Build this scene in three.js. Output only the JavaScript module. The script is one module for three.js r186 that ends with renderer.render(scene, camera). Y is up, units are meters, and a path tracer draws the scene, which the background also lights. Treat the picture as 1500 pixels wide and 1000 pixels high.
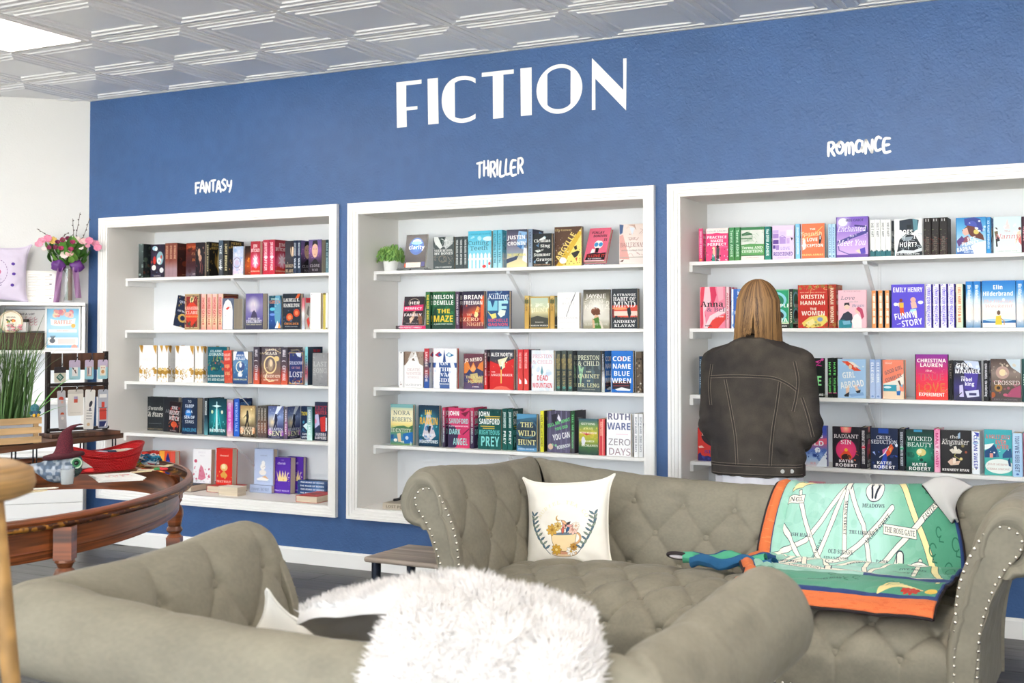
import * as THREE from 'three';
import { RectAreaLightUniformsLib } from 'three/addons/lights/RectAreaLightUniformsLib.js';
import { RoundedBoxGeometry } from 'three/addons/geometries/RoundedBoxGeometry.js';
import { mergeGeometries, mergeVertices, toCreasedNormals } from 'three/addons/utils/BufferGeometryUtils.js';
import { ImprovedNoise } from 'three/addons/math/ImprovedNoise.js';

// ---------- camera, sky, exposure ----------
const scene = new THREE.Scene();
const camera = new THREE.PerspectiveCamera(31.0, 1.5, 0.05, 80);
camera.rotation.order = 'YXZ';
camera.position.set(0, 1.328, 5.84);
camera.rotation.y = THREE.MathUtils.degToRad(27.433);
camera.rotation.x = THREE.MathUtils.degToRad(1.6966);
camera.setViewOffset(1500, 1000, 0, 62.76, 1500, 1000);
camera.focus = 5.7;
camera.userData.fStop = 4.5;
scene.background = new THREE.Color(0.80, 0.90, 1.0);
scene.backgroundIntensity = 8.0;
const PANEL_LIGHT = 14;                       // radiance of the ceiling panels
const PANEL_COLOR = new THREE.Color(1.0, 0.92, 0.83);
const renderer = new THREE.WebGLRenderer({ antialias: true });
renderer.toneMapping = THREE.LinearToneMapping;
renderer.toneMappingExposure = 1.16;
renderer.shadowMap.enabled = true;
RectAreaLightUniformsLib.init();
const sun = new THREE.DirectionalLight(new THREE.Color(1.0, 0.95, 0.87), 80); sun.position.set(-6, 26, 28); sun.target.position.set(0, 0, 10); sun.castShadow = true;
Object.assign(sun.shadow.camera, { left: -14, right: 14, top: 14, bottom: -14, far: 60 }); sun.shadow.mapSize.set(2048, 2048); scene.add(sun, sun.target);

// ---------- helpers ----------
const V3 = (x, y, z) => new THREE.Vector3(x, y, z);
function rng(seed) { let s = seed >>> 0; return () => { s = (s + 0x6d2b79f5) | 0; let t = Math.imul(s ^ (s >>> 15), 1 | s); t = (t + Math.imul(t ^ (t >>> 7), 61 | t)) ^ t; return ((t ^ (t >>> 14)) >>> 0) / 4294967296; }; }
const noise = new ImprovedNoise();
const clamp = (x, a, b) => Math.min(b, Math.max(a, x));
const smooth = (a, b, x) => { const t = clamp((x - a) / (b - a), 0, 1); return t * t * (3 - 2 * t); };
const lerp = (a, b, t) => a + (b - a) * t;
const used = {};
function numbered(n) { used[n] = (used[n] || 0) + 1; return used[n] === 1 ? n : n + '_' + String(used[n] - 1).padStart(3, '0'); }
function tag(o, label, category, group) { o.userData.label = label; o.userData.category = category; if (group) o.userData.group = group; return o; }
function thing(name, label, category, pos = [0, 0, 0], turn = 0, group) {
const o = new THREE.Group(); o.name = numbered(name); o.position.set(...pos); o.rotation.y = turn; tag(o, label, category, group); scene.add(o); return o;
}
function part(parent, name, geo, mat, label) { const m = new THREE.Mesh(geo, mat); m.name = name; if (label) m.userData.label = label; parent.add(m); return m; }
function single(name, label, category, geo, mat, pos = [0, 0, 0], turn = 0, group) {
const m = new THREE.Mesh(geo, mat); m.name = numbered(name); m.position.set(...pos); m.rotation.y = turn; tag(m, label, category, group); scene.add(m); return m;
}
function struct(name, geo, mat) { const m = geo ? new THREE.Mesh(geo, mat) : new THREE.Group(); m.name = name; m.userData.kind = 'structure'; scene.add(m); return m; }
const std = (c, roughness = 0.6, o = {}) => new THREE.MeshStandardMaterial({ color: c, roughness, ...o });
const phy = (c, roughness = 0.6, o = {}) => new THREE.MeshPhysicalMaterial({ color: c, roughness, ...o });
function box(w, h, d, x = 0, y = 0, z = 0, r = 0) { const g = r ? new RoundedBoxGeometry(w, h, d, 2, r) : new THREE.BoxGeometry(w, h, d); g.translate(x, y, z); return g; }
function clean(list) { return list.map((g) => { let a = g.index ? g.toNonIndexed() : g; for (const k of Object.keys(a.attributes)) if (!['position', 'normal', 'uv'].includes(k)) a.deleteAttribute(k); return a; }); }
const merge = (list) => mergeGeometries(clean(list));
const tube = (pts, r, seg = 24, rad = 8, closed = false) => new THREE.TubeGeometry(new THREE.CatmullRomCurve3(pts.map((p) => V3(...p)), closed, 'centripetal'), seg, r, rad, closed);
function bar(a, b, r, rad = 8) { const A = V3(...a), B = V3(...b), d = B.clone().sub(A), g = new THREE.CylinderGeometry(r, r, d.length(), rad); g.applyQuaternion(new THREE.Quaternion().setFromUnitVectors(V3(0, 1, 0), d.normalize())); const m = A.add(B).multiplyScalar(0.5); g.translate(m.x, m.y, m.z); return g; }
const lathe = (pts, n = 32) => new THREE.LatheGeometry(pts.map((p) => new THREE.Vector2(p[0], p[1])), n);
function shapeOf(pts) { const s = new THREE.Shape(); pts.forEach((p, i) => (i ? s.lineTo(p[0], p[1]) : s.moveTo(p[0], p[1]))); return s; }
function grid(nu, nv, f, uvScale = [1, 1]) {           // a surface from f(u, v) -> [x, y, z], u and v from 0 to 1
const pos = [], uv = [], idx = [];
for (let j = 0; j <= nv; j++) for (let i = 0; i <= nu; i++) { pos.push(...f(i / nu, j / nv)); uv.push(i / nu * uvScale[0], j / nv * uvScale[1]); }
for (let j = 0; j < nv; j++) for (let i = 0; i < nu; i++) { const a = j * (nu + 1) + i, b = a + 1, c = a + nu + 1, d = c + 1; idx.push(a, b, d, a, d, c); }
const g = new THREE.BufferGeometry(); g.setAttribute('position', new THREE.Float32BufferAttribute(pos, 3)); g.setAttribute('uv', new THREE.Float32BufferAttribute(uv, 2)); g.setIndex(idx); g.computeVertexNormals(); return g;
}
function slab(nu, nv, f, thick, uvScale = [1, 1]) {    // a closed sheet: the surface f and the same surface moved back by thick along its normal
const top = grid(nu, nv, f, uvScale), p = top.attributes.position.array, n = top.attributes.normal.array, N = p.length / 3;
const pos = new Float32Array(p.length * 2), uv = new Float32Array(N * 4);
pos.set(p); for (let i = 0; i < p.length; i++) pos[p.length + i] = p[i] - n[i] * thick;
uv.set(top.attributes.uv.array); uv.set(top.attributes.uv.array, N * 2);
const idx = [...top.index.array]; for (let i = 0; i < top.index.count; i += 3) idx.push(top.index.array[i] + N, top.index.array[i + 2] + N, top.index.array[i + 1] + N);
const edge = []; for (let i = 0; i <= nu; i++) edge.push(i); for (let j = 1; j <= nv; j++) edge.push(j * (nu + 1) + nu); for (let i = nu - 1; i >= 0; i--) edge.push(nv * (nu + 1) + i); for (let j = nv - 1; j > 0; j--) edge.push(j * (nu + 1));
edge.forEach((a, k) => { const b = edge[(k + 1) % edge.length]; idx.push(a, a + N, b, b, a + N, b + N); });
const g = new THREE.BufferGeometry(); g.setAttribute('position', new THREE.BufferAttribute(pos, 3)); g.setAttribute('uv', new THREE.BufferAttribute(uv, 2)); g.setIndex(idx); g.computeVertexNormals(); return g;
}
function canvasTex(w, h, draw, o = {}) { const c = document.createElement('canvas'); c.width = w; c.height = h; draw(c.getContext('2d'), w, h); const t = new THREE.CanvasTexture(c); t.colorSpace = o.data ? THREE.NoColorSpace : THREE.SRGBColorSpace; t.wrapS = t.wrapT = o.clamp ? THREE.ClampToEdgeWrapping : THREE.RepeatWrapping; t.anisotropy = 8; if (o.repeat) t.repeat.set(...o.repeat); return t; }
function dataTex(n, f, o = {}) {                        // n x n texture, f(x, y) -> value or [r, g, b] in 0..1, periodic noise is up to f
const d = new Uint8Array(n * n * 4);
for (let y = 0; y < n; y++) for (let x = 0; x < n; x++) { let v = f(x / n, y / n); if (!Array.isArray(v)) v = [v, v, v]; const i = (y * n + x) * 4; for (let k = 0; k < 3; k++) d[i + k] = clamp(v[k] * 255, 0, 255); d[i + 3] = 255; }
const t = new THREE.DataTexture(d, n, n); t.magFilter = THREE.LinearFilter; t.minFilter = THREE.LinearFilter; t.wrapS = t.wrapT = THREE.RepeatWrapping; t.colorSpace = o.color ? THREE.SRGBColorSpace : THREE.NoColorSpace; if (o.repeat) t.repeat.set(...o.repeat); t.needsUpdate = true; return t;
}
// periodic value noise for tiling textures
const hash = (x, y, s) => { let h = Math.imul(x, 374761393) ^ Math.imul(y, 668265263) ^ Math.imul(s, 2147483647 ^ 0x3c6ef372); h = Math.imul(h ^ (h >>> 13), 1274126177); return ((h ^ (h >>> 16)) >>> 0) / 4294967296; };
function pnoise(u, v, px, py, seed) { const x = u * px, y = v * py, xi = Math.floor(x), yi = Math.floor(y), fx = x - xi, fy = y - yi, sx = fx * fx * (3 - 2 * fx), sy = fy * fy * (3 - 2 * fy), w = (a, p) => ((a % p) + p) % p; const h = (a, b) => hash(w(a, px), w(b, py), seed); return lerp(lerp(h(xi, yi), h(xi + 1, yi), sx), lerp(h(xi, yi + 1), h(xi + 1, yi + 1), sx), sy); }
const uvMetres = (g, ax = 0, ay = 1) => { const p = g.attributes.position, uv = new Float32Array(p.count * 2); for (let i = 0; i < p.count; i++) { uv[2 * i] = p.getComponent(i, ax); uv[2 * i + 1] = p.getComponent(i, ay); } g.setAttribute('uv', new THREE.BufferAttribute(uv, 2)); return g; };
function boxUV(g) { const p = g.attributes.position, n = g.attributes.normal, uv = new Float32Array(p.count * 2); for (let i = 0; i < p.count; i++) { const a = [Math.abs(n.getX(i)), Math.abs(n.getY(i)), Math.abs(n.getZ(i))], k = a.indexOf(Math.max(...a)); uv[2 * i] = p.getComponent(i, k === 0 ? 2 : 0); uv[2 * i + 1] = p.getComponent(i, k === 1 ? 2 : 1); } g.setAttribute('uv', new THREE.BufferAttribute(uv, 2)); return g; }

// ---------- the room ----------
const CEIL = 2.857, XR = 4.3, ZF = 9.2, DIAG = 3.4, XL = -6.141 - DIAG * Math.SQRT1_2, ZD = DIAG * Math.SQRT1_2;
// rolled paint: a fine stipple relief
const stipple = dataTex(512, (u, v) => { const a = pnoise(u, v, 64, 64, 3), b = pnoise(u, v, 128, 128, 4), c = pnoise(u, v, 20, 20, 5); return clamp(0.5 + 0.9 * (a - 0.5) * smooth(0.3, 0.75, c) + 0.55 * (b - 0.5), 0, 1); });
const blueTone = dataTex(256, (u, v) => { const a = pnoise(u, v, 5, 5, 11), b = pnoise(u, v, 40, 40, 12), k = 0.97 + 0.05 * (a - 0.5) + 0.05 * (b - 0.5); return [0.235 * k, 0.380 * k, 0.585 * k]; }, { color: true });
stipple.repeat.set(1.3, 1.3); blueTone.repeat.set(0.5, 0.5);
const M = {};
M.blue = std('#ffffff', 0.46, { map: blueTone, bumpMap: stipple, bumpScale: 0.0014 });
const plasterTex = stipple.clone(); plasterTex.repeat.set(2, 2);
M.white = std('#dddddb', 0.6, { bumpMap: plasterTex, bumpScale: 0.0006 });
M.trim = std('#f4f3f0', 0.42);
M.cream = std('#f1eee9', 0.55);
M.panel = std('#eef1f4', 0.5);
const box2 = (x0, x1, y0, y1, z0, z1) => box(x1 - x0, y1 - y0, z1 - z0, (x0 + x1) / 2, (y0 + y1) / 2, (z0 + z1) / 2);
const CASES = [[-5.966, -4.220], [-4.018, -2.277], [-2.080, -0.337]], CY0 = 0.347, CY1 = 2.020, CZ = -0.412;
{ // back wall with the openings of the three built-in bookcases
const s = shapeOf([[-6.141, 0], [XR, 0], [XR, CEIL + 0.1], [-6.141, CEIL + 0.1]]);
for (const [a, b] of CASES) s.holes.push(new THREE.Path([[a - 0.016, CY0 - 0.016], [a - 0.016, CY1 + 0.016], [b + 0.016, CY1 + 0.016], [b + 0.016, CY0 - 0.016]].map((p) => new THREE.Vector2(...p))));
const g = new THREE.ExtrudeGeometry(s, { depth: 0.12, bevelEnabled: false }); g.translate(0, 0, -0.12); struct('wall_back', uvMetres(g), M.blue);
}
{ // slanted white wall across the corner, then the side walls
const g = box(DIAG, CEIL + 0.1, 0.12, -DIAG / 2, (CEIL + 0.1) / 2, -0.06); boxUV(g); g.rotateY(Math.PI / 4); g.translate(-6.141, 0, 0); struct('wall_slanted', g, M.white);
struct('wall_left', boxUV(box2(XL - 0.12, XL, 0, CEIL + 0.1, ZD - 0.05, ZF)), M.white);
struct('wall_right', boxUV(box2(XR, XR + 0.12, 0, CEIL + 0.1, -0.12, ZF)), M.white);
const f = shapeOf([[XL - 0.12, 0], [XR + 0.12, 0], [XR + 0.12, CEIL + 0.1], [XL - 0.12, CEIL + 0.1]]), W = [[-7.6, -4.6], [-4.3, -1.3], [-1.0, 2.0], [2.3, 3.9]];
for (const [a, b] of W) f.holes.push(new THREE.Path([[a, 0.45], [a, 2.7], [b, 2.7], [b, 0.45]].map((p) => new THREE.Vector2(...p))));
const g2 = new THREE.ExtrudeGeometry(f, { depth: 0.15, bevelEnabled: false }); g2.translate(0, 0, ZF); struct('wall_front', uvMetres(g2), M.white);
const glass = phy('#ffffff', 0.02, { transmission: 1, thickness: 0, ior: 1.45 }), alu = std('#3b3d40', 0.4, { metalness: 0.6 });
W.forEach(([a, b], i) => {
const w = struct('window_' + (i + 1)), c = (a + b) / 2, L = b - a;
part(w, 'pane', box(L - 0.08, 2.17, 0.006, c, 1.575, ZF + 0.07), glass);
for (const [x, wd] of [[a + 0.025, 0.05], [b - 0.025, 0.05]]) part(w, 'frame_post', box(wd, 2.25, 0.08, x, 1.575, ZF + 0.07), alu);
for (const y of [0.475, 2.675]) part(w, 'frame_rail', box(L, 0.05, 0.08, c, y, ZF + 0.07), alu);
});
struct('pavement', box(60, 0.2, 40, 0, -0.25, ZF + 20.3), std('#b4b2ac', 0.9));
}
{ // baseboards
const b = (name, L) => { const s = shapeOf([[0, 0], [0.015, 0], [0.015, 0.078], [0.009, 0.088], [0, 0.09]]), g = new THREE.ExtrudeGeometry(s, { depth: L, bevelEnabled: false }); return g; };
let g = b('', XR + 6.141); g.rotateY(-Math.PI / 2); g.scale(1, 1, 1); g.translate(XR, 0, 0); // profile depth runs along -x
struct('baseboard_back', g, M.trim);
g = b('', DIAG); g.rotateY(-Math.PI / 2); g.rotateY(Math.PI / 4); g.translate(-6.141, 0, 0); struct('baseboard_slanted', g, M.trim);
}
{ // floor: dark grey boards, near ones laid one by one
const grain = dataTex(512, (u, v) => { const a = pnoise(u, v, 6, 60, 21), b = pnoise(u, v, 16, 160, 22), c = pnoise(u, v, 3, 8, 23), k = 0.255 + 0.09 * (a - 0.5) + 0.07 * (b - 0.5) + 0.06 * (c - 0.5); return [k * 1.04, k * 0.985, k * 0.96]; }, { color: true });
const grainB = dataTex(256, (u, v) => 0.5 + 0.5 * (pnoise(u, v, 4, 90, 24) - 0.5) + 0.5 * (pnoise(u, v, 3, 40, 25) - 0.5));
const floor = struct('floor', boxUV(box2(XL - 0.2, XR + 0.2, -0.15, -0.006, -0.5, ZF + 0.2)), std('#3d3a37', 0.5));
const R = rng(5), geos = [], mats = ['#ffffff', '#ece6e0', '#dcd8d4', '#f3efe9'].map((c) => phy(c, 0.36, { map: grain, bumpMap: grainB, bumpScale: 0.0005 }));
for (let k = 0; k < 4; k++) { const g = new RoundedBoxGeometry(1.218, 0.012, 0.188, 1, 0.0015); const p = g.attributes.position, uv = g.attributes.uv; for (let i = 0; i < p.count; i++) uv.setXY(i, p.getX(i) * 0.8 + k * 0.37, p.getZ(i) * 0.8 + k * 0.21); geos.push(g); }
for (let r = 0; r * 0.19 < 5.2; r++) { const z = 0.1 + r * 0.19, off = (r * 0.47) % 1.22; for (let x = -7.6 + off; x < 1.3; x += 1.22) { if (x < -6.9 + Math.max(0, 0.2 - z) || (x - 0.6 + 6.141) * 1 + z < -0.6) continue; if (z > 3.4 && x > -2.4) continue; const m = part(floor, 'floor_board', geos[Math.floor(R() * 4)], mats[Math.floor(R() * 4)]); m.position.set(x, -0.006, z); } }
struct('floor_field', boxUV(box2(XL - 0.1, XR + 0.1, -0.0075, -0.0015, 0.005, ZF)), mats[1]).position.y = -0.0035;
}
{ // suspended ceiling of coffered white tiles in a T-bar grid
const ceil = struct('ceiling', box2(XL - 0.2, XR + 0.2, CEIL + 0.03, CEIL + 0.15, -0.2, ZF + 0.15), M.white);
const prof = [[0, 0.003], [0.014, 0.003], [0.018, -0.002], [0.046, -0.002], [0.052, -0.008], [0.060, -0.008], [0.066, -0.001], [0.096, -0.001], [0.102, -0.007], [0.110, -0.007], [0.116, 0.0]];
const pos = [], idx = []; const H = 0.291;
prof.forEach(([d, y]) => { const h = H - d; pos.push(-h, y, -h, h, y, -h, h, y, h, -h, y, h); });
for (let k = 0; k < prof.length - 1; k++) for (let s = 0; s < 4; s++) { const a = k * 4 + s, b = k * 4 + (s + 1) % 4, c = a + 4, d = b + 4; idx.push(a, d, b, a, c, d); }
const l = (prof.length - 1) * 4; idx.push(l, l + 2, l + 1, l, l + 3, l + 2);
let g = new THREE.BufferGeometry(); g.setAttribute('position', new THREE.Float32BufferAttribute(pos, 3)); g.setIndex(idx); g = g.toNonIndexed(); g.computeVertexNormals();
const tileM = [std('#eceef0', 0.30), std('#e8eaee', 0.33)];
const cols = []; for (let i = -5; i <= 16; i++) cols.push(-5.15 + 0.6 * i);
// panels: [column centre x, z of its far edge]
const P = [[-5.15, 1.22], [-0.95, 1.82], [-3.05, 4.82], [1.45, 4.82], [-5.15, 6.62], [-0.95, 6.62], [3.25, 2.42], [-6.95, 4.22], [3.25, 6.62]];
const lit = (x, z) => P.some(([a, b]) => Math.abs(a - x) < 0.1 && z > b - 0.01 && z < b + 1.19);
const R = rng(9);
for (const x of cols) for (let r = 0; r < 15; r++) { const z = 0.02 + 0.6 * r; if (x < XL - 0.3 || x > XR + 0.3 || (x + 6.141) + z + 0.6 < -0.55 || lit(x, z)) continue; if (z > 5 && (r % 1 || x > 2.2)) { if (z > 6.5) continue; } const m = part(ceil, 'ceiling_tile', g, tileM[R() < 0.5 ? 0 : 1]); m.position.set(x, CEIL, z + 0.3); m.rotation.x = (R() - 0.5) * 0.004; m.rotation.z = (R() - 0.5) * 0.004; }
part(ceil, 'ceiling_field', box2(XL - 0.1, XR, CEIL - 0.002, CEIL + 0.004, 6.62, ZF), tileM[0]);
const gm = std('#f0f0ef', 0.4);
for (let i = -5; i <= 17; i++) part(ceil, 'ceiling_rail', box(0.022, 0.03, ZF, -5.45 + 0.6 * i, CEIL + 0.015, ZF / 2), gm);
for (let r = 0; r <= 15; r++) part(ceil, 'ceiling_rail', box(XR - XL + 0.2, 0.03, 0.022, (XR + XL) / 2, CEIL + 0.0152, 0.02 + 0.6 * r), gm);
part(ceil, 'wall_angle', box(XR + 6.141, 0.022, 0.02, (XR - 6.141) / 2, CEIL + 0.008, 0.011), gm);
const frameM = std('#f3f2ef', 0.4), glow = new THREE.MeshStandardMaterial({ color: '#ffffff', roughness: 0.5, emissive: PANEL_COLOR, emissiveIntensity: 2.2 });
P.forEach(([x, z], i) => {
const t = thing('ceiling_light', i === 0 ? 'lit flat rectangular panel light in the tiled ceiling near the slanted white wall' : 'lit flat rectangular panel light set in the white tiled ceiling', 'light', [x, CEIL, z + 0.6], 0, i ? 'ceiling panel lights out of sight' : undefined);
const fr = []; for (const s of [-1, 1]) { fr.push(box(0.024, 0.02, 1.176, s * 0.276, 0.002, 0)); fr.push(box(0.576, 0.02, 0.024, 0, 0.002, s * 0.576)); }
const fg = new THREE.ExtrudeGeometry((() => { const s = shapeOf([[-0.288, -0.588], [0.288, -0.588], [0.288, 0.588], [-0.288, 0.588]]); s.holes.push(new THREE.Path([[-0.264, -0.564], [-0.264, 0.564], [0.264, 0.564], [0.264, -0.564]].map((p) => new THREE.Vector2(...p)))); return s; })(), { depth: 0.018, bevelEnabled: false }); fg.rotateX(Math.PI / 2); fg.translate(0, 0.008, 0);
part(t, 'frame', fg, frameM); part(t, 'diffuser', box(0.53, 0.006, 1.13, 0, 0.001, 0), glow);
const L = new THREE.RectAreaLight(PANEL_COLOR, PANEL_LIGHT, 0.52, 1.12); L.position.set(x, CEIL - 0.006, z + 0.6); L.rotation.x = -Math.PI / 2; scene.add(L);
});
}
// ---------- painted lettering on the wall ----------
{
const paint = std('#f7f7f5', 0.5), ex = (s) => { const g = new THREE.ExtrudeGeometry(s, { depth: 0.002, bevelEnabled: false, curveSegments: 24 }); g.translate(0, 0, 0.0003); return g; };
const t = thing('wall_lettering', 'large white angular capital lettering reading FICTION high on the blue wall', 'lettering');
const L = (pts) => part(t, 'letter', ex(shapeOf(pts)), paint);
L([[-3.767, 2.755], [-3.601, 2.755], [-3.601, 2.732], [-3.701, 2.732], [-3.701, 2.609], [-3.627, 2.609], [-3.627, 2.590], [-3.699, 2.590], [-3.697, 2.497], [-3.762, 2.497]]);
L([[-3.561, 2.755], [-3.494, 2.755], [-3.489, 2.499], [-3.556, 2.499]]);
{ const s = new THREE.Shape(); s.moveTo(-3.255, 2.728); s.bezierCurveTo(-3.34, 2.775, -3.469, 2.75, -3.469, 2.625); s.bezierCurveTo(-3.469, 2.50, -3.34, 2.465, -3.255, 2.509); s.lineTo(-3.255, 2.535); s.bezierCurveTo(-3.29, 2.515, -3.345, 2.505, -3.384, 2.527); s.lineTo(-3.386, 2.716); s.bezierCurveTo(-3.345, 2.738, -3.29, 2.727, -3.255, 2.702); s.closePath(); part(t, 'letter', ex(s), paint); }
L([[-3.216, 2.755], [-3.02, 2.755], [-3.02, 2.732], [-3.083, 2.732], [-3.083, 2.498], [-3.146, 2.498], [-3.148, 2.732], [-3.216, 2.732]]);
L([[-2.98, 2.755], [-2.913, 2.755], [-2.912, 2.499], [-2.977, 2.499]]);
{ const s = new THREE.Shape(); s.absellipse(-2.7505, 2.624, 0.1335, 0.131, 0, Math.PI * 2); const h = new THREE.Path(); h.moveTo(-2.82, 2.708); h.bezierCurveTo(-2.79, 2.742, -2.71, 2.742, -2.684, 2.712); h.lineTo(-2.685, 2.542); h.bezierCurveTo(-2.71, 2.508, -2.79, 2.508, -2.82, 2.546); h.closePath(); s.holes.push(h); part(t, 'letter', ex(s), paint); }
L([[-2.562, 2.768], [-2.387, 2.585], [-2.387, 2.747], [-2.369, 2.747], [-2.372, 2.478], [-2.543, 2.658], [-2.543, 2.496], [-2.563, 2.496]]);
// brush capitals: strokes in a unit box
const S = {
F: [0.5, [[0.12, 0], [0.1, 1]], [[0.05, 0.97], [0.6, 1]], [[0.1, 0.52], [0.5, 0.56]]], A: [0.55, [[0, 0], [0.3, 1], [0.6, 0]], [[0.1, 0.34], [0.52, 0.36]]], N: [0.55, [[0.05, 0], [0.08, 1]], [[0.08, 1], [0.52, 0.05]], [[0.52, 0.05], [0.55, 1]]],
T: [0.5, [[0, 0.95], [0.58, 1]], [[0.3, 0.98], [0.28, 0]]], S: [0.5, [[0.5, 0.92], [0.25, 1], [0.05, 0.75], [0.3, 0.52], [0.5, 0.25], [0.22, 0], [0, 0.12]]], Y: [0.5, [[0.02, 1], [0.08, 0.6], [0.3, 0.5], [0.5, 0.62]], [[0.55, 1], [0.5, 0.5], [0.3, -0.05]]],
H: [0.52, [[0.08, 0], [0.1, 1]], [[0.52, 0], [0.5, 1]], [[0.08, 0.48], [0.52, 0.55]]], R: [0.5, [[0.08, 0], [0.1, 1]], [[0.08, 0.97], [0.4, 0.98], [0.52, 0.75], [0.35, 0.52], [0.12, 0.48]], [[0.25, 0.5], [0.55, 0]]], I: [0.16, [[0.08, 0], [0.1, 1]]],
L: [0.42, [[0.1, 1], [0.08, 0.02], [0.5, 0.06]]], E: [0.45, [[0.48, 0.98], [0.08, 0.96], [0.07, 0.03], [0.5, 0.06]], [[0.08, 0.52], [0.42, 0.55]]], O: [0.52, [[0.3, 0.85], [0.05, 0.6], [0.1, 0.15], [0.32, 0.02], [0.52, 0.3], [0.5, 0.7], [0.28, 0.85], [0.2, 0.6], [0.3, 0.45]]],
M: [0.62, [[0.04, 0], [0.06, 0.8]], [[0.06, 0.75], [0.2, 0.85], [0.3, 0.6], [0.3, 0.1]], [[0.3, 0.65], [0.46, 0.85], [0.58, 0.65], [0.6, 0]]], a: [0.52, [[0.5, 0.75], [0.2, 0.85], [0.02, 0.5], [0.1, 0.08], [0.35, 0.1], [0.5, 0.4]], [[0.5, 0.8], [0.52, 0]]], G: [0.5, [[0.5, 0.9], [0.25, 1], [0.03, 0.55], [0.15, 0.05], [0.45, 0.05], [0.5, 0.42], [0.28, 0.45]]],
};
function ribbon(pts, w) { // a brush stroke as a flat shape with round ends
const c = new THREE.CatmullRomCurve3(pts.map((p) => V3(p[0], p[1], 0)), false, 'centripetal'), n = pts.length > 2 ? 18 : 3, A = [], B = [];
for (let i = 0; i <= n; i++) { const p = c.getPoint(i / n), d = c.getTangent(i / n), k = w * (0.85 + 0.3 * Math.sin(i / n * 3)); A.push([p.x - d.y * k, p.y + d.x * k]); B.push([p.x + d.y * k, p.y - d.x * k]); }
const e = c.getPoint(1), d = c.getTangent(1), s0 = c.getPoint(0), d0 = c.getTangent(0);
return shapeOf([...A, [e.x + d.x * w * 0.7, e.y + d.y * w * 0.7], ...B.reverse(), [s0.x - d0.x * w * 0.7, s0.y - d0.y * w * 0.7]]);
}
for (const [word, x0, x1, y0, y1, lab] of [['FANTASY', -5.243, -4.958, 2.205, 2.272, 'small white handwritten sign reading FANTASY above the leftmost bookcase'], ['THRILLER', -3.247, -2.968, 2.185, 2.268, 'small white handwritten sign reading THRILLER under the large lettering'], ['ROMaNGE', -1.349, -1.061, 2.176, 2.242, 'small white handwritten sign reading ROMANCE above the bookcase the person faces']]) {
const w = thing('wall_lettering', lab, 'lettering'), G = 0.16; let total = -G; for (const ch of word) total += S[ch][0] + G;
const sx = (x1 - x0) / total, sy = y1 - y0; let cx = x0;
[...word].forEach((ch, i) => { const strokes = S[ch].slice(1), dy = (i % 2 ? 0.006 : -0.003); if (word[0] === 'R' && i === 5) strokes.splice(0, 1, [[0.5, 0.88], [0.25, 1], [0.03, 0.55], [0.15, 0.05], [0.5, 0.14]]);
part(w, 'letter', merge(strokes.map((p) => ex(ribbon(p.map(([a, b]) => [cx + a * sx, y0 + dy + b * sy]), 0.0062)))), paint); cx += (S[ch][0] + G) * sx; });
}
}
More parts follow.
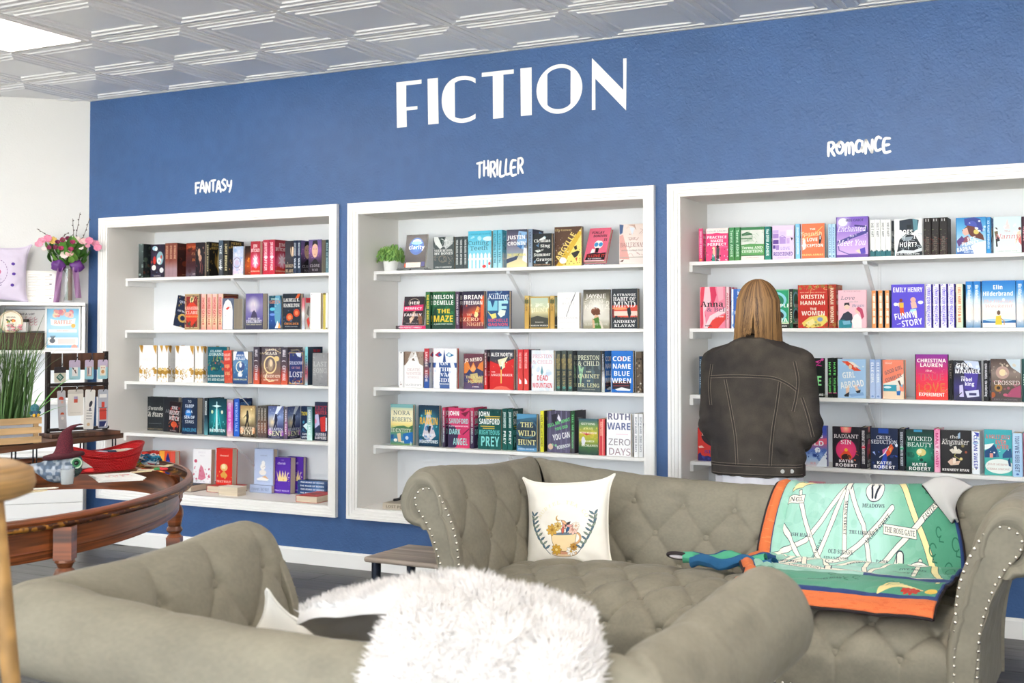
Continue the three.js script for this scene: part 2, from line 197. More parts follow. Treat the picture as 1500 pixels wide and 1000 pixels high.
// ---------- built-in bookcases ----------
const SHELF = [1.70, 1.362, 1.027, 0.692], SZ = [-0.148, -0.148, -0.116];
['leftmost white built-in bookcase in the blue wall under the FANTASY sign', 'middle white built-in bookcase in the blue wall under the THRILLER sign', 'rightmost white built-in bookcase in front of the standing person'].forEach((lab, k) => {
const [a, b] = CASES[k], c = (a + b) / 2, W = b - a, t = thing('built_in_bookcase', lab, 'bookcase', [c, 0, 0]), h = W / 2;
const prof = [[0, -0.004], [0, 0.012], [0.012, 0.013], [0.014, 0.018], [0.029, 0.018], [0.031, 0.023], [0.045, 0.023], [0.047, 0.028], [0.063, 0.028], [0.063, 0.0]];
const rect = [[-h, CY0], [h, CY0], [h, CY1], [-h, CY1]], out = [[-1, -1], [1, -1], [1, 1], [-1, 1]];
for (let s = 0; s < 4; s++) { const e = (s + 1) % 4, pos = [], idx = []; prof.forEach(([o, z]) => { for (const q of [s, e]) pos.push(rect[q][0] + out[q][0] * o, rect[q][1] + out[q][1] * o, z); }); for (let i = 0; i < prof.length - 1; i++) { const m = 2 * i; idx.push(m, m + 1, m + 3, m, m + 3, m + 2); }
let g = new THREE.BufferGeometry(); g.setAttribute('position', new THREE.Float32BufferAttribute(pos, 3)); g.setIndex(idx.reverse()); g = g.toNonIndexed(); g.computeVertexNormals(); part(t, 'frame_moulding', g, M.trim); }
part(t, 'back_panel', box(W + 0.02, CY1 - CY0 + 0.02, 0.015, 0, (CY0 + CY1) / 2, CZ - 0.0075), M.panel);
for (const s of [-1, 1]) part(t, 'side_panel', box(0.014, CY1 - CY0, -CZ + 0.004, s * (h + 0.006), (CY0 + CY1) / 2, CZ / 2), M.cream);
part(t, 'top_panel', box(W, 0.014, -CZ + 0.004, 0, CY1 + 0.006, CZ / 2), M.cream); part(t, 'bottom_panel', box(W, 0.014, -CZ + 0.012, 0, CY0 - 0.007, CZ / 2 + 0.004), M.cream);
const zs = SZ[k], dep = zs - CZ, bm = std('#eef0f2', 0.35, { metalness: 0.0 });
for (const y of SHELF) {
part(t, 'shelf', box(W - 0.004, 0.019, dep, 0, y - 0.0095, CZ + dep / 2, 0.003), M.trim);
for (const s of [-1, 1]) part(t, 'shelf_cleat', box(0.019, 0.034, dep - 0.003, s * (h - 0.0105), y - 0.036, CZ + dep / 2, 0.002), M.trim);
const br = thing ? new THREE.Group() : null; br.name = 'bracket'; t.add(br);
part(br, 'arm', box(0.022, 0.012, dep * 0.88, 0, y - 0.025, CZ + dep * 0.46), bm); part(br, 'upright', box(0.024, 0.21, 0.006, 0, y - 0.125, CZ + 0.004), bm);
const A = [0, y - 0.032, CZ + dep * 0.84], B = [0, y - 0.20, CZ + 0.012], g = new RoundedBoxGeometry(0.02, Math.hypot(A[1] - B[1], A[2] - B[2]), 0.007, 1, 0.002); g.rotateX(Math.atan2(A[2] - B[2], A[1] - B[1])); g.translate(0, (A[1] + B[1]) / 2, (A[2] + B[2]) / 2); part(br, 'brace', g, bm);
}
part(t, 'wall_standard', box(0.022, CY1 - CY0 - 0.35, 0.004, 0.012, (CY0 + CY1) / 2 - 0.15, CZ + 0.002), bm);
});

// ---------- printed book covers: one front and one spine per title, laid out in two atlases ----------
const FW = 160, FH = 240, SW = 36, PER = 80, ROWN = 10, ATL = [0, 1].map(() => { const c = document.createElement('canvas'); c.width = 1968; c.height = 1944; return c; });
const KID = {}; let kn = 0;
const FONT = { b: 'bold %px sans-serif', s: '%px sans-serif', S: 'bold %px serif', t: '%px serif', i: '%px serif', h: 'bold %px serif', m: 'bold %px monospace' };
function fitText(c, str, cx, cy, maxW, h, col, font, rot = 0, maxGrow = 1.25) {   // capital height h, squeezed to maxW
c.save(); c.translate(cx, cy); c.rotate(rot); if (font === 'i' || font === 'h') c.transform(1, 0, -0.22, 1, 0, 0);
c.font = FONT[font].replace('%', (h / 0.72).toFixed(1)); c.fillStyle = col; c.textAlign = 'center'; c.textBaseline = 'alphabetic';
const w = c.measureText(str).width, k = Math.min(maxGrow, maxW / w); c.scale(k, 1); c.fillText(str, 0, h / 2); c.restore();
}
function paintBg(c, bg, w, h) { const s = bg.split('>'); if (s.length === 1) c.fillStyle = bg; else { const g = c.createLinearGradient(0, 0, 0, h); s.forEach((x, i) => g.addColorStop(i / (s.length - 1), x)); c.fillStyle = g; } c.fillRect(0, 0, w, h); }
function paintArt(c, art, W, H, seed) {
const R = rng(seed);
for (const a of art) {
const t = a.split(' '), k = t[0], num = (i) => +t[i], X = (i) => num(i) / 100 * W, Y = (i) => num(i) / 100 * H;
if (k === 'e') { c.fillStyle = t[5]; c.beginPath(); c.ellipse(X(1), Y(2), X(3), Y(4), 0, 0, 7); c.fill(); }
else if (k === 'o') { c.strokeStyle = t[5]; c.lineWidth = num(6); c.beginPath(); c.ellipse(X(1), Y(2), X(3), Y(4), 0, 0, 7); c.stroke(); }
else if (k === 'r') { c.fillStyle = t[5]; c.fillRect(X(1), Y(2), X(3), Y(4)); }
else if (k === 'f') { c.strokeStyle = t[5]; c.lineWidth = num(6); c.strokeRect(X(1), Y(2), X(3), Y(4)); }
else if (k === 'p') { c.fillStyle = t[1]; c.beginPath(); for (let i = 2; i < t.length; i += 2) c.lineTo(X(i), Y(i + 1)); c.fill(); }
else if (k === 'l') { c.strokeStyle = t[1]; c.lineWidth = num(2); c.lineCap = 'round'; c.lineJoin = 'round'; c.beginPath(); for (let i = 3; i < t.length; i += 2) c.lineTo(X(i), Y(i + 1)); c.stroke(); }
else if (k === 'g') { const g = c.createRadialGradient(X(1), Y(2), 0, X(1), Y(2), X(3)); g.addColorStop(0, t[4]); g.addColorStop(1, t[4].slice(0, 7) + '00'); c.fillStyle = g; c.fillRect(0, 0, W, H); }
else if (k === 'n') { for (let i = 0; i < num(2); i++) { c.fillStyle = t[1]; c.globalAlpha = 0.35 + 0.65 * R(); const s = num(3) * (0.4 + R()); c.beginPath(); c.ellipse(R() * W, (num(4) || 0) / 100 * H + R() * ((num(5) || 100) - (num(4) || 0)) / 100 * H, s, s * (0.4 + R()), R() * 3, 0, 7); c.fill(); } c.globalAlpha = 1; }
else if (k === 'x') { c.strokeStyle = t[1]; for (let i = 0; i < num(2); i++) { c.lineWidth = num(3) * (0.4 + R()); c.beginPath(); const x = R() * W, y = ((num(4) || 0) + R() * ((num(5) || 100) - (num(4) || 0))) / 100 * H; c.moveTo(x, y); c.bezierCurveTo(x + (R() - 0.5) * 50, y + (R() - 0.5) * 50, x + (R() - 0.5) * 70, y + (R() - 0.5) * 70, x + (R() - 0.5) * 60, y + (R() - 0.5) * 60); c.stroke(); } }
}
}
function K(id, bg, art, txt, sbg, scol, stxt, sart) {
const A = ATL[Math.floor(kn / PER)], c = A.getContext('2d'), q = kn % PER, x0 = (q % ROWN) * (FW + SW), y0 = Math.floor(q / ROWN) * (FH + 3);
KID[id] = { page: Math.floor(kn / PER), x: x0, y: y0 }; kn++;
c.save(); c.translate(x0, y0); c.beginPath(); c.rect(0, 0, FW, FH + 2); c.clip(); paintBg(c, bg, FW, FH + 2); paintArt(c, art, FW, FH, kn * 77 + 5);
for (const t of txt) { const [s, y, h, col, f = 'b', cx = 50, rot = 0, mw = 88] = t.split('|'); fitText(c, s, cx / 100 * FW, y / 100 * FH, mw / 100 * FW, h / 100 * FH, col, f, +rot); }
c.restore(); c.save(); c.translate(x0 + FW, y0); c.beginPath(); c.rect(0, 0, SW, FH + 2); c.clip(); paintBg(c, sbg || bg, SW, FH + 2); if (sart) paintArt(c, sart, SW, FH, kn * 31 + 2);
if (stxt) { const p = stxt.split('~'); p.forEach((s, i) => { const n = p.length, a = 0.06 + 0.84 * i / n, L = 0.84 / n * FH * 0.92; c.save(); c.translate(SW / 2, (a + 0.42 / n) * FH); c.rotate(Math.PI / 2); fitText(c, s, 0, 0, L, SW * 0.42, scol, 'b', 0, 1.6); c.restore(); }); }
c.restore();
}
K('petal', '#20282a', ['n #46564a 30 12', 'n #6b4238 14 9', 'n #93a9a0 8 6'], [], '#5d6b6a>#2a3130', '#c9d2cc', '', ['n #9db0aa 6 7']);
K('flower', '#2a2436', ['n #3c3450 30 14', 'e 68 42 24 20 #8fb4bf', 'e 62 50 16 10 #dfe9ea', 'e 32 12 18 7 #a9cfe0', 'e 40 14 10 6 #e8f3f6', 'e 26 70 15 8 #eee9e4', 'e 80 78 14 8 #dfe2e4', 'e 30 48 10 12 #c22f26', 'n #d33b2c 5 8 35 60', 'n #4b6f86 12 6'], ['HENDRIX|95|4|#e6e2dc|t']);
K('brown', '#4a1a14>#2c100d>#571f14', ['x #7a2e1d 10 2', 'e 50 60 16 8 #6b2a18'], ['SERPENT|16|7|#8c3a22|t', 'ASHES|92|4|#b98a70|t'], '#7d4438>#8a4c40>#8a4c40>#a88c94>#a58890', '#d8b090', 'OF FLESH & BONE~');
K('brown2', '#7e2a18>#4c1d1a>#402028>#6a6472', ['e 30 12 34 9 #9a3c20', 'n #3a1612 10 12'], ['SERPENT|12|6|#d0764a|S', 'FLESH|32|7|#c98d62|t|60', 'BONE|50|7|#d27c3c|t|60', 'DUNBAR|92|4|#e2cfc8|t|60'], '#6a2418', '#e0b090', 'FLESH~BONE');
K('figure', '#201b22', ['x #3d3440 14 2', 'e 40 30 13 12 #caa48c', 'e 52 46 16 10 #b98d78', 'l #a06a5c 6 46 54 60 70 52 88', 'l #8d4a4c 5 60 52 78 72 72 92', 'n #d09a8a 5 6 10 40', 'x #8a4650 8 1.5 60 95'], [], '#2a232a', '#ccc', 'DANCER');
K('light', '#181614', ['p #c9a04c 58 20 76 40 70 70 62 92 50 70 54 40', 'p #8a6a2c 40 30 56 50 48 76 36 60', 'p #efdca0 60 34 66 60 58 80 54 56', 'n #b58f45 10 6 15 95'], ['PIERCE|8|7|#d8b25c|S', 'BROWN|18|7|#d8b25c|S'], '#1c1a18', '#d9ccA0', 'LIGHT BRINGER');
K('slate', '#454c55', ['n #5d6670 10 12'], ['THE WAY|20|8|#cfd6da|S'], '#3e5266>#565b62>#4a4e56', '#dfe5e8', 'THE~WAY', ['r 10 75 80 3 #dfe5e8']);
K('lilac', '#b7c9e6>#d5d9ee>#e3cfe6', ['n #9fbbe2 16 14', 'n #f2eef8 14 10', 'o 52 56 27 17 #9c8bb0 6', 'e 52 56 16 10 #cdbfdd', 'n #8d6a9c 8 4', 'r 30 93 66 7 #e9e4e0'], ['STAR|30|8|#dfe6f4|t'], '#c5d0ea', '#7d6a94', 'STAR');
K('ember', '#1f1512>#3a1c12>#b0481c>#7a2f16', ['g 50 55 60 #d3621e', 'n #f08a34 8 8 40 80'], ['WITCH|92|5|#c98a44|S'], '#1a1210', '#d2803c', 'EMBER');
K('crimson', '#9e2a38>#b02a3f>#e03a6b>#c8303c', ['p #f6e4ee 50 48 36 40 44 54 24 48 40 60 22 70 42 66 40 84 50 70 62 86 58 66 82 70 62 58 80 44 60 52 62 36 54 48', 'g 50 60 42 #ffe0ee', 'p #d8352f 0 100 20 76 60 82 100 70 100 100', 'n #f2a05a 12 3 60 95'], ['JIM|14|9|#f6e9ea|S', 'BUTCHER|27|10|#f6e9ea|S', 'OLYMPIAN AFFAIR|90|4|#f6d9c0|S'], '#b23048>#d03a66>#c83040', '#f6dfe4', 'JIM BUTCHER~AFFAIR', ['e 50 50 30 4 #f6dfe4']);
K('blade', '#2a2833>#3c3a44>#1c1a20', ['e 80 28 22 20 #bfa48a', 'e 92 30 16 17 #e8cdb0', 'p #2a2227 60 6 100 4 100 20 76 18 66 40'], ['A|66|5|#cbb696|S|30', 'BROKEN|76|9|#c4b092|S', 'BLADE|91|9|#c4b092|S'], '#23262d', '#d0c4b0', 'BROKEN BLADE');
K('purple', '#5a4f86>#8d5fa6>#3b2c44>#262028', ['e 50 32 22 22 #d9b096', 'p #1d1a22 26 24 34 4 66 2 76 24 70 18 50 12 32 18', 'p #1d181f 16 100 22 70 44 58 58 58 80 70 88 100', 'l #2c1f24 3 38 28 46 29', 'l #2c1f24 3 56 29 64 28', 'l #9b5f52 2 44 44 56 44', 'n #d68fc4 10 5 20 60'], ['CLONE|78|8|#a9a2ac|S', 'WAR|90|7|#9a939e|S'], '#22324a>#2b3a52', '#d6dee8', 'OUR SHADOW~WAR');
K('teal', '#17323b', [], ['TEAL|30|8|#9ec2c8|S'], '#15323c>#6d8f9c', '#a8c6cc', 'RULE OF SHADE');
K('navygold', '#1b2540', ['n #b9974a 26 8', 'e 50 70 26 14 #caa657', 'e 50 70 14 8 #1b2540'], ['QUEEN|18|7|#dcdff0|S', 'OF MAPS|48|6|#dcdff0|S'], '#1b2540', '#d9bf7a', 'QUEEN OF MAPS');
K('redgold', '#c3ad84', ['f 6 4 88 92 #6e4a34 3', 'r 11 7 78 86 #8a2f2c', 'p #d8402c 50 18 88 36 88 72 50 90 12 72 12 36', 'e 50 16 13 8 #f1dc9a', 'n #2e4a36 10 8 6 24', 'n #2e4a36 10 8 78 94', 'n #f3dfb8 7 5 10 24', 'r 8 58 84 8 #e0562e'], ['CASSANDRA|40|9|#f6cfc8|S|50|0|92', 'CLARE|52|9|#f6cfc8|S', 'SWORD CATCHER|63|4|#f0b878|S'], '#a83a30', '#f3cfc0', 'CLARE');
K('pinkspine', '#5e1b18', ['f 6 4 88 92 #8a6a44 4', 'r 14 9 72 20 #8c3a2a', 'n #7a2a22 20 10'], ['CASSANDRA|40|8|#c98f88|S'], '#ecc0b8>#efb0a6>#e9a79c>#f0dfb4>#e58e86', '#b83a34', 'SWORD CATCHER', ['r 0 0 14 100 #8a2c28', 'r 86 0 14 100 #e9c7a0']);
K('arch', '#55617a', ['p #f6f6f6 10 100 10 40 16 22 30 10 50 4 70 10 84 22 90 40 90 100', 'p #c83a34 34 34 50 28 66 27 58 34 44 38', 'n #c83a34 3 4 28 36', 'n #49525e 3 3 40 60'], [], '#d5d9e0', '#7b3a3a', 'ARCH');
K('castle', '#5a4f92>#8f86b4>#6a62a2>#3f3f5c', ['g 46 32 40 #f4efe2', 'p #c9bcd0 30 50 34 26 38 40 44 14 50 40 56 22 62 52', 'p #4b4662 26 76 40 52 50 46 62 54 76 78', 'r 0 78 100 22 #45465f'], ['FORGE OF|70|5|#efeef4|S', 'ESSLEMONT|78|8|#f3f2f6|S', 'THE HIGH MAGE|86|4|#d9d6a8|S'], '#3a3560', '#e2dff0', 'FORGE');
K('bluegirl', '#114a58>#0d3b66>#2a50a0>#113a66', ['e 70 40 26 50 #5f9bb8', 'e 30 40 20 5 #5ec2d8', 'e 30 56 20 4 #6a8fd8', 'p #e7f3f4 50 96 70 74 86 96', 'p #f0a04a 72 96 84 78 96 96', 'n #9fd6e2 10 5'], ['SIMON R.|10|5|#c9e8d8|S', 'GREEN|19|9|#d98a6a|S'], '#5d93b4', '#eaf3f6', 'GREEN');
K('smolder', '#232c38', ['e 40 66 18 11 #d2552a', 'e 40 66 10 6 #f08a54', 'e 78 54 17 11 #c9472a', 'e 78 54 9 6 #ee8050', 'p #d95f2c 70 14 84 2 100 0 88 14', 'n #4a6a8c 14 6 40 80', 'l #3f4c5c 3 20 90 40 76 60 70'], ['LAURELL K.|18|9|#f4f3f0|S', 'HAMILTON|33|10|#f4f3f0|S', 'SMOLDER|84|6|#e08a44|S', 'AN ANITA BLAKE NOVEL|92|2.5|#c9cfd6|s'], '#232c38', '#f0efe9', 'HAMILTON');
K('pinkwhite', '#e8dcd8', [], [], '#c4606a>#d9808a>#f2f2f0>#b8b4bc>#d2e0ee', '#7a2030', '');
K('greyred', '#8b8a88>#a5a39e>#b8b0a8', ['r 0 0 100 16 #a3202a', 'p #5a5654 20 50 40 24 62 30 50 60', 'p #c8382e 20 70 50 60 70 80 44 96', 'p #ece4d8 70 96 90 40 100 60 100 100'], ['RED|9|7|#3a1014|S'], '#77746f', '#eee', 'RED');
K('blank', '#f6f5f2', ['n #ece7e2 8 10', 'r 12 4 8 2 #9a9aa0'], ['MYTH|42|8|#eceae6|t']);
K('goldedge', '#f5f4ef', [], [], '#d9c65a>#d6c663', '#8a7a2a', '', ['r 55 0 45 100 #f6f4ee', 'r 0 0 60 5 #7a7030', 'r 60 95 30 4 #6a5f2a']);
K('gilt', '#f6f5f3', ['p #b98a36 2 0 24 2 18 22 8 14', 'p #8f6420 10 0 20 0 16 12', 'p #c99a44 78 0 100 0 96 26 84 12', 'n #c79a42 12 9 62 84', 'x #b38734 12 3 62 96', 'e 8 72 10 6 #c2923c', 'e 92 72 10 7 #b98a36', 'n #ecd9ae 10 6 60 92'], ['IRON|40|9|#ecebea|S', 'FLAME|52|7|#f0efee|S'], '#f6f4f0', '#d8c49a', '', ['p #c0903a 40 0 100 0 80 20', 'e 50 72 52 8 #b98a36', 'e 50 66 30 5 #e0c27c', 'n #8f6a26 7 5 60 86', 'n #cfa654 5 5 80 98']);
K('ivy', '#0e5f70', ['e 44 48 26 20 #0b4a58', 'n #c9604a 12 7 38 62', 'n #79a84e 14 6 30 62', 'n #efe3cf 8 4 36 66', 'l #c9a45a 3 30 40 34 26', 'l #c9a45a 3 50 40 52 22', 'l #c9a45a 3 66 44 70 28'], ['CLAIRE|12|6|#dcebea|S|45', 'LEGRAND|21|7|#dcebea|S|42', 'A CROWN OF|80|6|#f1efe6|S|44', 'IVY AND GLASS|90|7|#f1efe6|S|44'], '#0c4c5a', '#dfe', 'LEGRAND');
K('redtilt', '#d84a3a>#c83a32>#d05a40', ['n #ef8a6a 8 10 50 95', 'r 20 64 40 12 #b83a2a'], ['SARAH|14|8|#f6d6c8|S|46', 'MAAS|26|8|#f6d6c8|S|46', 'HEIR|48|9|#f3c08c|S|42', 'FIRE|70|10|#f3c08c|S|44'], '#b83028', '#f6d6c8', 'HEIR OF FIRE');
K('moonblue', '#3c5a96>#5f8cb6>#3c6a9a>#304a7a', ['p #f4f6f8 0 0 30 0 20 14 16 26 0 30', 'p #f4f6f8 70 0 100 0 100 26 86 22', 'o 48 48 24 16 #f2efd0 7', 'e 60 46 20 13 #41578c', 'e 52 42 8 8 #f4f4f2', 'p #eef2f4 34 70 50 58 66 70 60 78 40 78', 'n #9cc4d8 18 5 30 90'], ['SARAH J.|12|6|#e9eef6|S', 'MAAS|22|8|#e9eef6|S', 'THRONE OF GLASS|86|5|#e6e0a8|S'], '#3a4f86', '#f2f2e2', 'THRONE OF GLASS');
K('slategold', '#4c434c>#6a5f64>#8a6a5c>#d0583c', ['o 46 48 30 22 #e8d09a 10', 'e 78 32 14 7 #e2c88a', 'e 48 48 14 16 #a8927c', 'e 50 44 8 9 #e8cfae', 'l #efdca8 7 30 70 20 82 40 92 66 90', 'n #f3e6c0 14 4 5 90', 'l #d9bf86 4 10 20 30 10 60 6 90 14'], ['SARAH J.|8|5|#efe6d8|S', 'MAAS|18|8|#efe6d8|S', 'CRESCENT CITY|78|7|#f6ead6|S|54', 'HOUSE OF SKY|88|4|#efdcc8|S'], '#474250>#4c4550>#5a4650>#c8483a>#e06a4a', '#e8e4ea', 'MAAS~(~CITY~HOUSE', []);
K('lost', '#27346c', ['f 5 4 90 92 #b98a54 6', 'n #c2603c 14 7 80 98', 'n #7a8a4a 12 7 0 16', 'n #d8b46a 12 5 82 98', 'p #c9d3ea 46 4 84 4 80 18 60 14'], ['SHADOW|34|9|#dfe3f2|t', 'OF THE|48|6|#e8a0a0|t', 'LOST|68|16|#f4f4f8|t', 'KURIYAMA|94|4|#dfe3f2|s'], '#27346c', '#fff', 'LOST');
K('navyred', '#152e44', ['r 40 8 40 6 #9a2430', 'n #1f4058 10 14'], ['RUIN|10|7|#b02a34|S|62'], '#8ecad2>#6fb8c4>#c45060>#a8dce0', '#173a48', 'EMPIRE');
K('stone', '#8c8d90>#9b9b9c>#86878a', ['x #b2b2b2 20 2', 'x #6f7074 16 2'], ['LAST|34|14|#c4c4c4|t', 'SONG|54|14|#bcbcbc|t'], '#77787b', '#ddd', 'LAST SONG');
K('swords', '#2c3135', ['r 10 78 76 1.5 #6a6f72', 'x #3a4045 12 2', 'x #c9cbc8 3 3 40 60'], ['Swords|34|11|#d9d8d0|h', '& Stars|52|14|#e6e4dc|h', 'KIMBERLY LEMMING|95|4|#b8a27a|t'], '#3a3d42', '#c9c9c4', 'SWORDS & STARS');
K('charcoal', '#2b2f36', [], ['ARMY|40|9|#8a8f96|S'], '#30343a', '#b7bbc0', 'ARMY');
K('hedge', '#241a20', ['n #b83a34 16 10 20 90', 'n #d8847a 10 8 30 80', 'e 52 74 26 10 #c9502e', 'n #f08a4a 6 7 66 84'], ['THE|20|10|#efe4e6|h', 'HEDGE|36|13|#efe4e6|h', 'WITCH|54|13|#f3ecec|h', 'OF FOXHALL|94|4|#d8c8c8|s'], '#2b2026', '#eee', 'HEDGE WITCH');
K('stars', '#1b2b48', ['g 45 42 30 #2a78d0', 'e 42 42 18 10 #2f86d8'], ['TO|10|7|#e8eef4|s', 'SLEEP|22|8|#e2ecf8|b', 'IN A|38|7|#e8f2fa|b', 'SEA OF|53|8|#e8f0f8|b', 'STARS|66|8|#e8eef4|s', 'PAOLINI|88|9|#4ab0d8|s'], '#1b2b48', '#dfe8f2', 'TO SLEEP~PAOLINI');
K('tealline', '#12293a', [], ['RUN|40|9|#9ac|b'], '#14242e>#123040>#6fb0b8', '#eef3f0', 'BRIMSTONE~');
K('ruin', '#0f3a4a>#12525e>#0e6a70>#0a4450', ['g 46 50 46 #1aa0a8', 'p #bff0f0 44 8 48 8 52 84 40 84', 'p #d6f6f6 18 20 46 17 74 20 46 24', 'e 20 36 6 5 #cfe0b0', 'e 76 36 6 5 #e6e8d0', 'l #35c0c4 5 20 92 34 60 40 30', 'l #35c0c4 5 78 92 62 60 54 30', 'n #8ae6e4 16 4 60 98'], ['RUINATION|86|8|#f2fafa|b'], '#0d4a54', '#d8f2f0', 'RUINATION');
K('magenta', '#6a2a6a', [], ['VIOLET|40|8|#eac|b'], '#b9b0a8>#c85ab4>#c84ab0>#c462b0>#d8c8b8', '#f2d8ee', 'VIOLET MADE OF THORNS');
K('cobalt', '#0e2c5e>#123a6e', ['n #1d4a86 8 16'], ['COBALT|14|8|#6a9ad8|b'], '#1f56c0>#2a64cc', '#a9c6f2', 'SKYBORN TALE');
K('sent', '#a98a5c>#d8c08c>#6a5a44>#3c3226', ['g 48 36 44 #f6e6b4', 'p #2a2622 46 16 54 16 60 34 56 50 64 66 56 68 50 52 40 68 32 66 42 48 42 30', 'l #2a2622 5 42 30 24 40', 'e 12 78 14 10 #e0a070', 'e 92 78 12 10 #e0a070', 'n #f2e2a8 12 6 4 50'], ['HEAVEN|71|8|#efe4cc|S', 'SENT|84|14|#f3e8cc|S', 'MANDIE RAE|95|3.5|#cbb898|s'], '#6a5a48', '#e8d8b8', 'HEAVEN SENT');
K('sentb', '#2a2833', ['n #4a4450 10 10'], ['SENT|80|12|#8a7a5a|S'], '#4a4846>#5a5248>#8a5a48>#4a4448', '#cfc8be', 'HEAVEN~SENT', ['n #d8b898 6 4', 'r 0 0 8 100 #c8b89a']);
K('sent2', '#4b5688>#8aa0d0>#39406e>#2a2a44', ['g 28 50 40 #f2dcb0', 'p #e4ecf8 60 0 90 0 30 46 20 60', 'p #232a48 46 24 56 24 62 42 56 52 62 70 54 72 50 56 38 72 32 70 42 50 42 36', 'l #232a48 5 56 32 72 24', 'e 12 80 14 9 #c06ac0', 'e 90 82 12 9 #9a58b8', 'n #cfe0fa 10 5 4 40'], ['HEAVEN|71|8|#dfe4f2|S', 'SENT|84|14|#f0eec8|S', 'MANDIE RAE|95|3.5|#b8b8d0|s'], '#4a4a5e>#7a6a80>#b86aa8>#4a4458', '#e8e4ec', 'HEAVEN~SENT');
K('tower', '#14284a', ['n #3f9ac0 16 10 38 80', 'p #d9eef2 20 60 50 50 90 70 70 78', 'r 70 30 14 40 #e8d89a', 'p #1a2c3c 40 74 90 66 90 84 50 84'], ['TOWER|23|11|#e8cf3a|b', 'SANDRA|84|6|#eef4f6|S', 'SAPPHIRE|93|6|#eef4f6|S'], '#14284a', '#e8cf3a', 'TOWER');
K('tealwhite', '#0e5a50>#1a8a70>#10503e', ['n #123a34 8 14'], ['JADE|20|9|#cfe|b'], '#6a8898>#88a8b0>#a8dcd4>#d4f0ea', '#e8f6f6', 'SANDRA~JADE', []);
K('lights', '#232c48', ['p #b9b8dc 0 34 30 30 42 60 30 90 0 80', 'p #2f3a5c 0 70 40 58 44 90 0 96', 'e 10 50 8 6 #e08ab0', 'p #c8302e 44 40 84 36 84 76 50 76', 'r 86 40 10 34 #e4e8f0', 'n #e8b04a 6 3 42 74', 'p #1c2338 0 90 100 84 100 100 0 100'], ['LIGHT|16|12|#c83040|t', 'MASTER|28|8|#d04048|S', 'SANDRA|83|7|#f3eef0|S', 'SAPPHIRE|92|7|#f3eef0|S'], '#232c48', '#d04048', 'LIGHT MASTER');
K('blood', '#4b5557', ['p #2c3f3c 30 0 54 0 46 22 40 24', 'p #dfe3e2 0 0 24 0 44 30 34 38 10 20', 'p #b9bfbf 96 0 60 0 50 28 62 38 92 22', 'x #e9eceb 16 2 2 32', 'o 46 68 18 10 #9a8a78 3', 'x #a89888 12 2 60 78'], ['YOUR BLOOD,|42|7|#eef0ee|S', 'MY BONES|51|7|#eef0ee|S', 'KELLY ANDREW|93|4|#e2e6e4|b'], '#3f484b>#4a5456', '#dfe4e2', 'YOUR BLOOD, MY BONES');
K('teeth', '#45b6d6>#7fcfe4>#8fd6e6', ['e 86 22 22 6 #d8f0f4', 'n #bfe6f0 6 10 14 30', 'r 0 73 100 5 #f4f8fa', 'p #f4f8fa 6 100 6 64 11 58 16 64 16 100', 'p #f4f8fa 22 100 22 64 27 58 32 64 32 100', 'p #f4f8fa 38 100 38 64 43 58 48 64 48 100', 'p #f4f8fa 54 100 54 64 59 58 64 64 64 100', 'p #f4f8fa 70 100 70 64 75 58 80 64 80 100', 'p #f4f8fa 86 100 86 64 91 58 96 64 96 100', 'e 70 95 8 4 #d8484a', 'e 92 88 5 4 #d8484a'], ['CHANDLER BAKER|9|4|#2f7a98|t', 'Cutting|32|11|#30586c|t|45', 'Teeth|46|11|#30586c|t|47'], '#58bcd8>#7cccdf>#b4e2ec', '#2f6a84', 'CUTTING TEETH');
K('ferry', '#3c3f52>#6b6680>#7a7488>#8f98a8>#e2d8a8>#efe6b0', ['p #86b2dc 60 4 100 8 100 60 70 50 50 40', 'p #2f6aa8 50 44 80 40 72 52', 'p #f2f4f4 84 50 100 44 100 90 78 82', 'p #3f4a66 0 78 40 72 66 62 50 80 0 90', 'n #4b4658 10 14 8 50'], ['JUSTIN|21|10|#f6f6f4|b', 'CRONIN|37|10|#f6f6f4|b', 'THE FERRYMAN|67|7|#e6dc78|b'], '#7f92ac>#8fa2b8>#a8b4c4', '#2f3f5a', 'CRONIN~FERRYMAN');
K('cicada', '#23282a', ['p #a9c6d4 44 16 62 8 72 12 58 20', 'p #e6ece8 34 18 60 10 70 16 40 22', 'p #5f86b0 18 36 34 28 32 42', 'p #dfe6e2 10 52 34 48 46 54 26 58', 'p #7fa8c8 4 86 16 80 14 92', 'p #c9d8da 66 90 84 84 76 94', 'n #3a4648 10 8'], ['Cicadas|22|9|#eef0ea|S', 'Sing|38|9|#eef0ea|S|66', 'of|50|5|#eef0ea|h|50', 'Summer|64|10|#eef0ea|S', 'Graves|79|9|#eef0ea|S|60', 'QUINN CONNOR|95|4.5|#c9a27a|b'], '#23282a', '#e8e8e2', 'CICADAS');
K('argyle', '#5a3f30', ['p #d9b23c 100 4 100 100 6 100 40 62 60 40', 'p #f0dc7a 100 20 100 100 30 100', 'n #f4ead8 40 2.4 10 70', 'n #8a6a1c 50 3 50 100', 'n #f6ecc0 30 3 60 100', 'e 32 86 13 8 #eef0f4', 'p #2c2a2a 62 68 86 62 94 64 84 76 74 80', 'p #2c2420 72 52 82 48 84 58 76 60', 'p #c8482e 78 82 84 78 82 90'], ['Elly Conway|8|5|#e8d08a|t|34|0|60', 'ARGYLLE|50|13|#f0d67a|b|42|-1.02|118'], '#3c2a20', '#f0d67a', 'ARGYLLE');
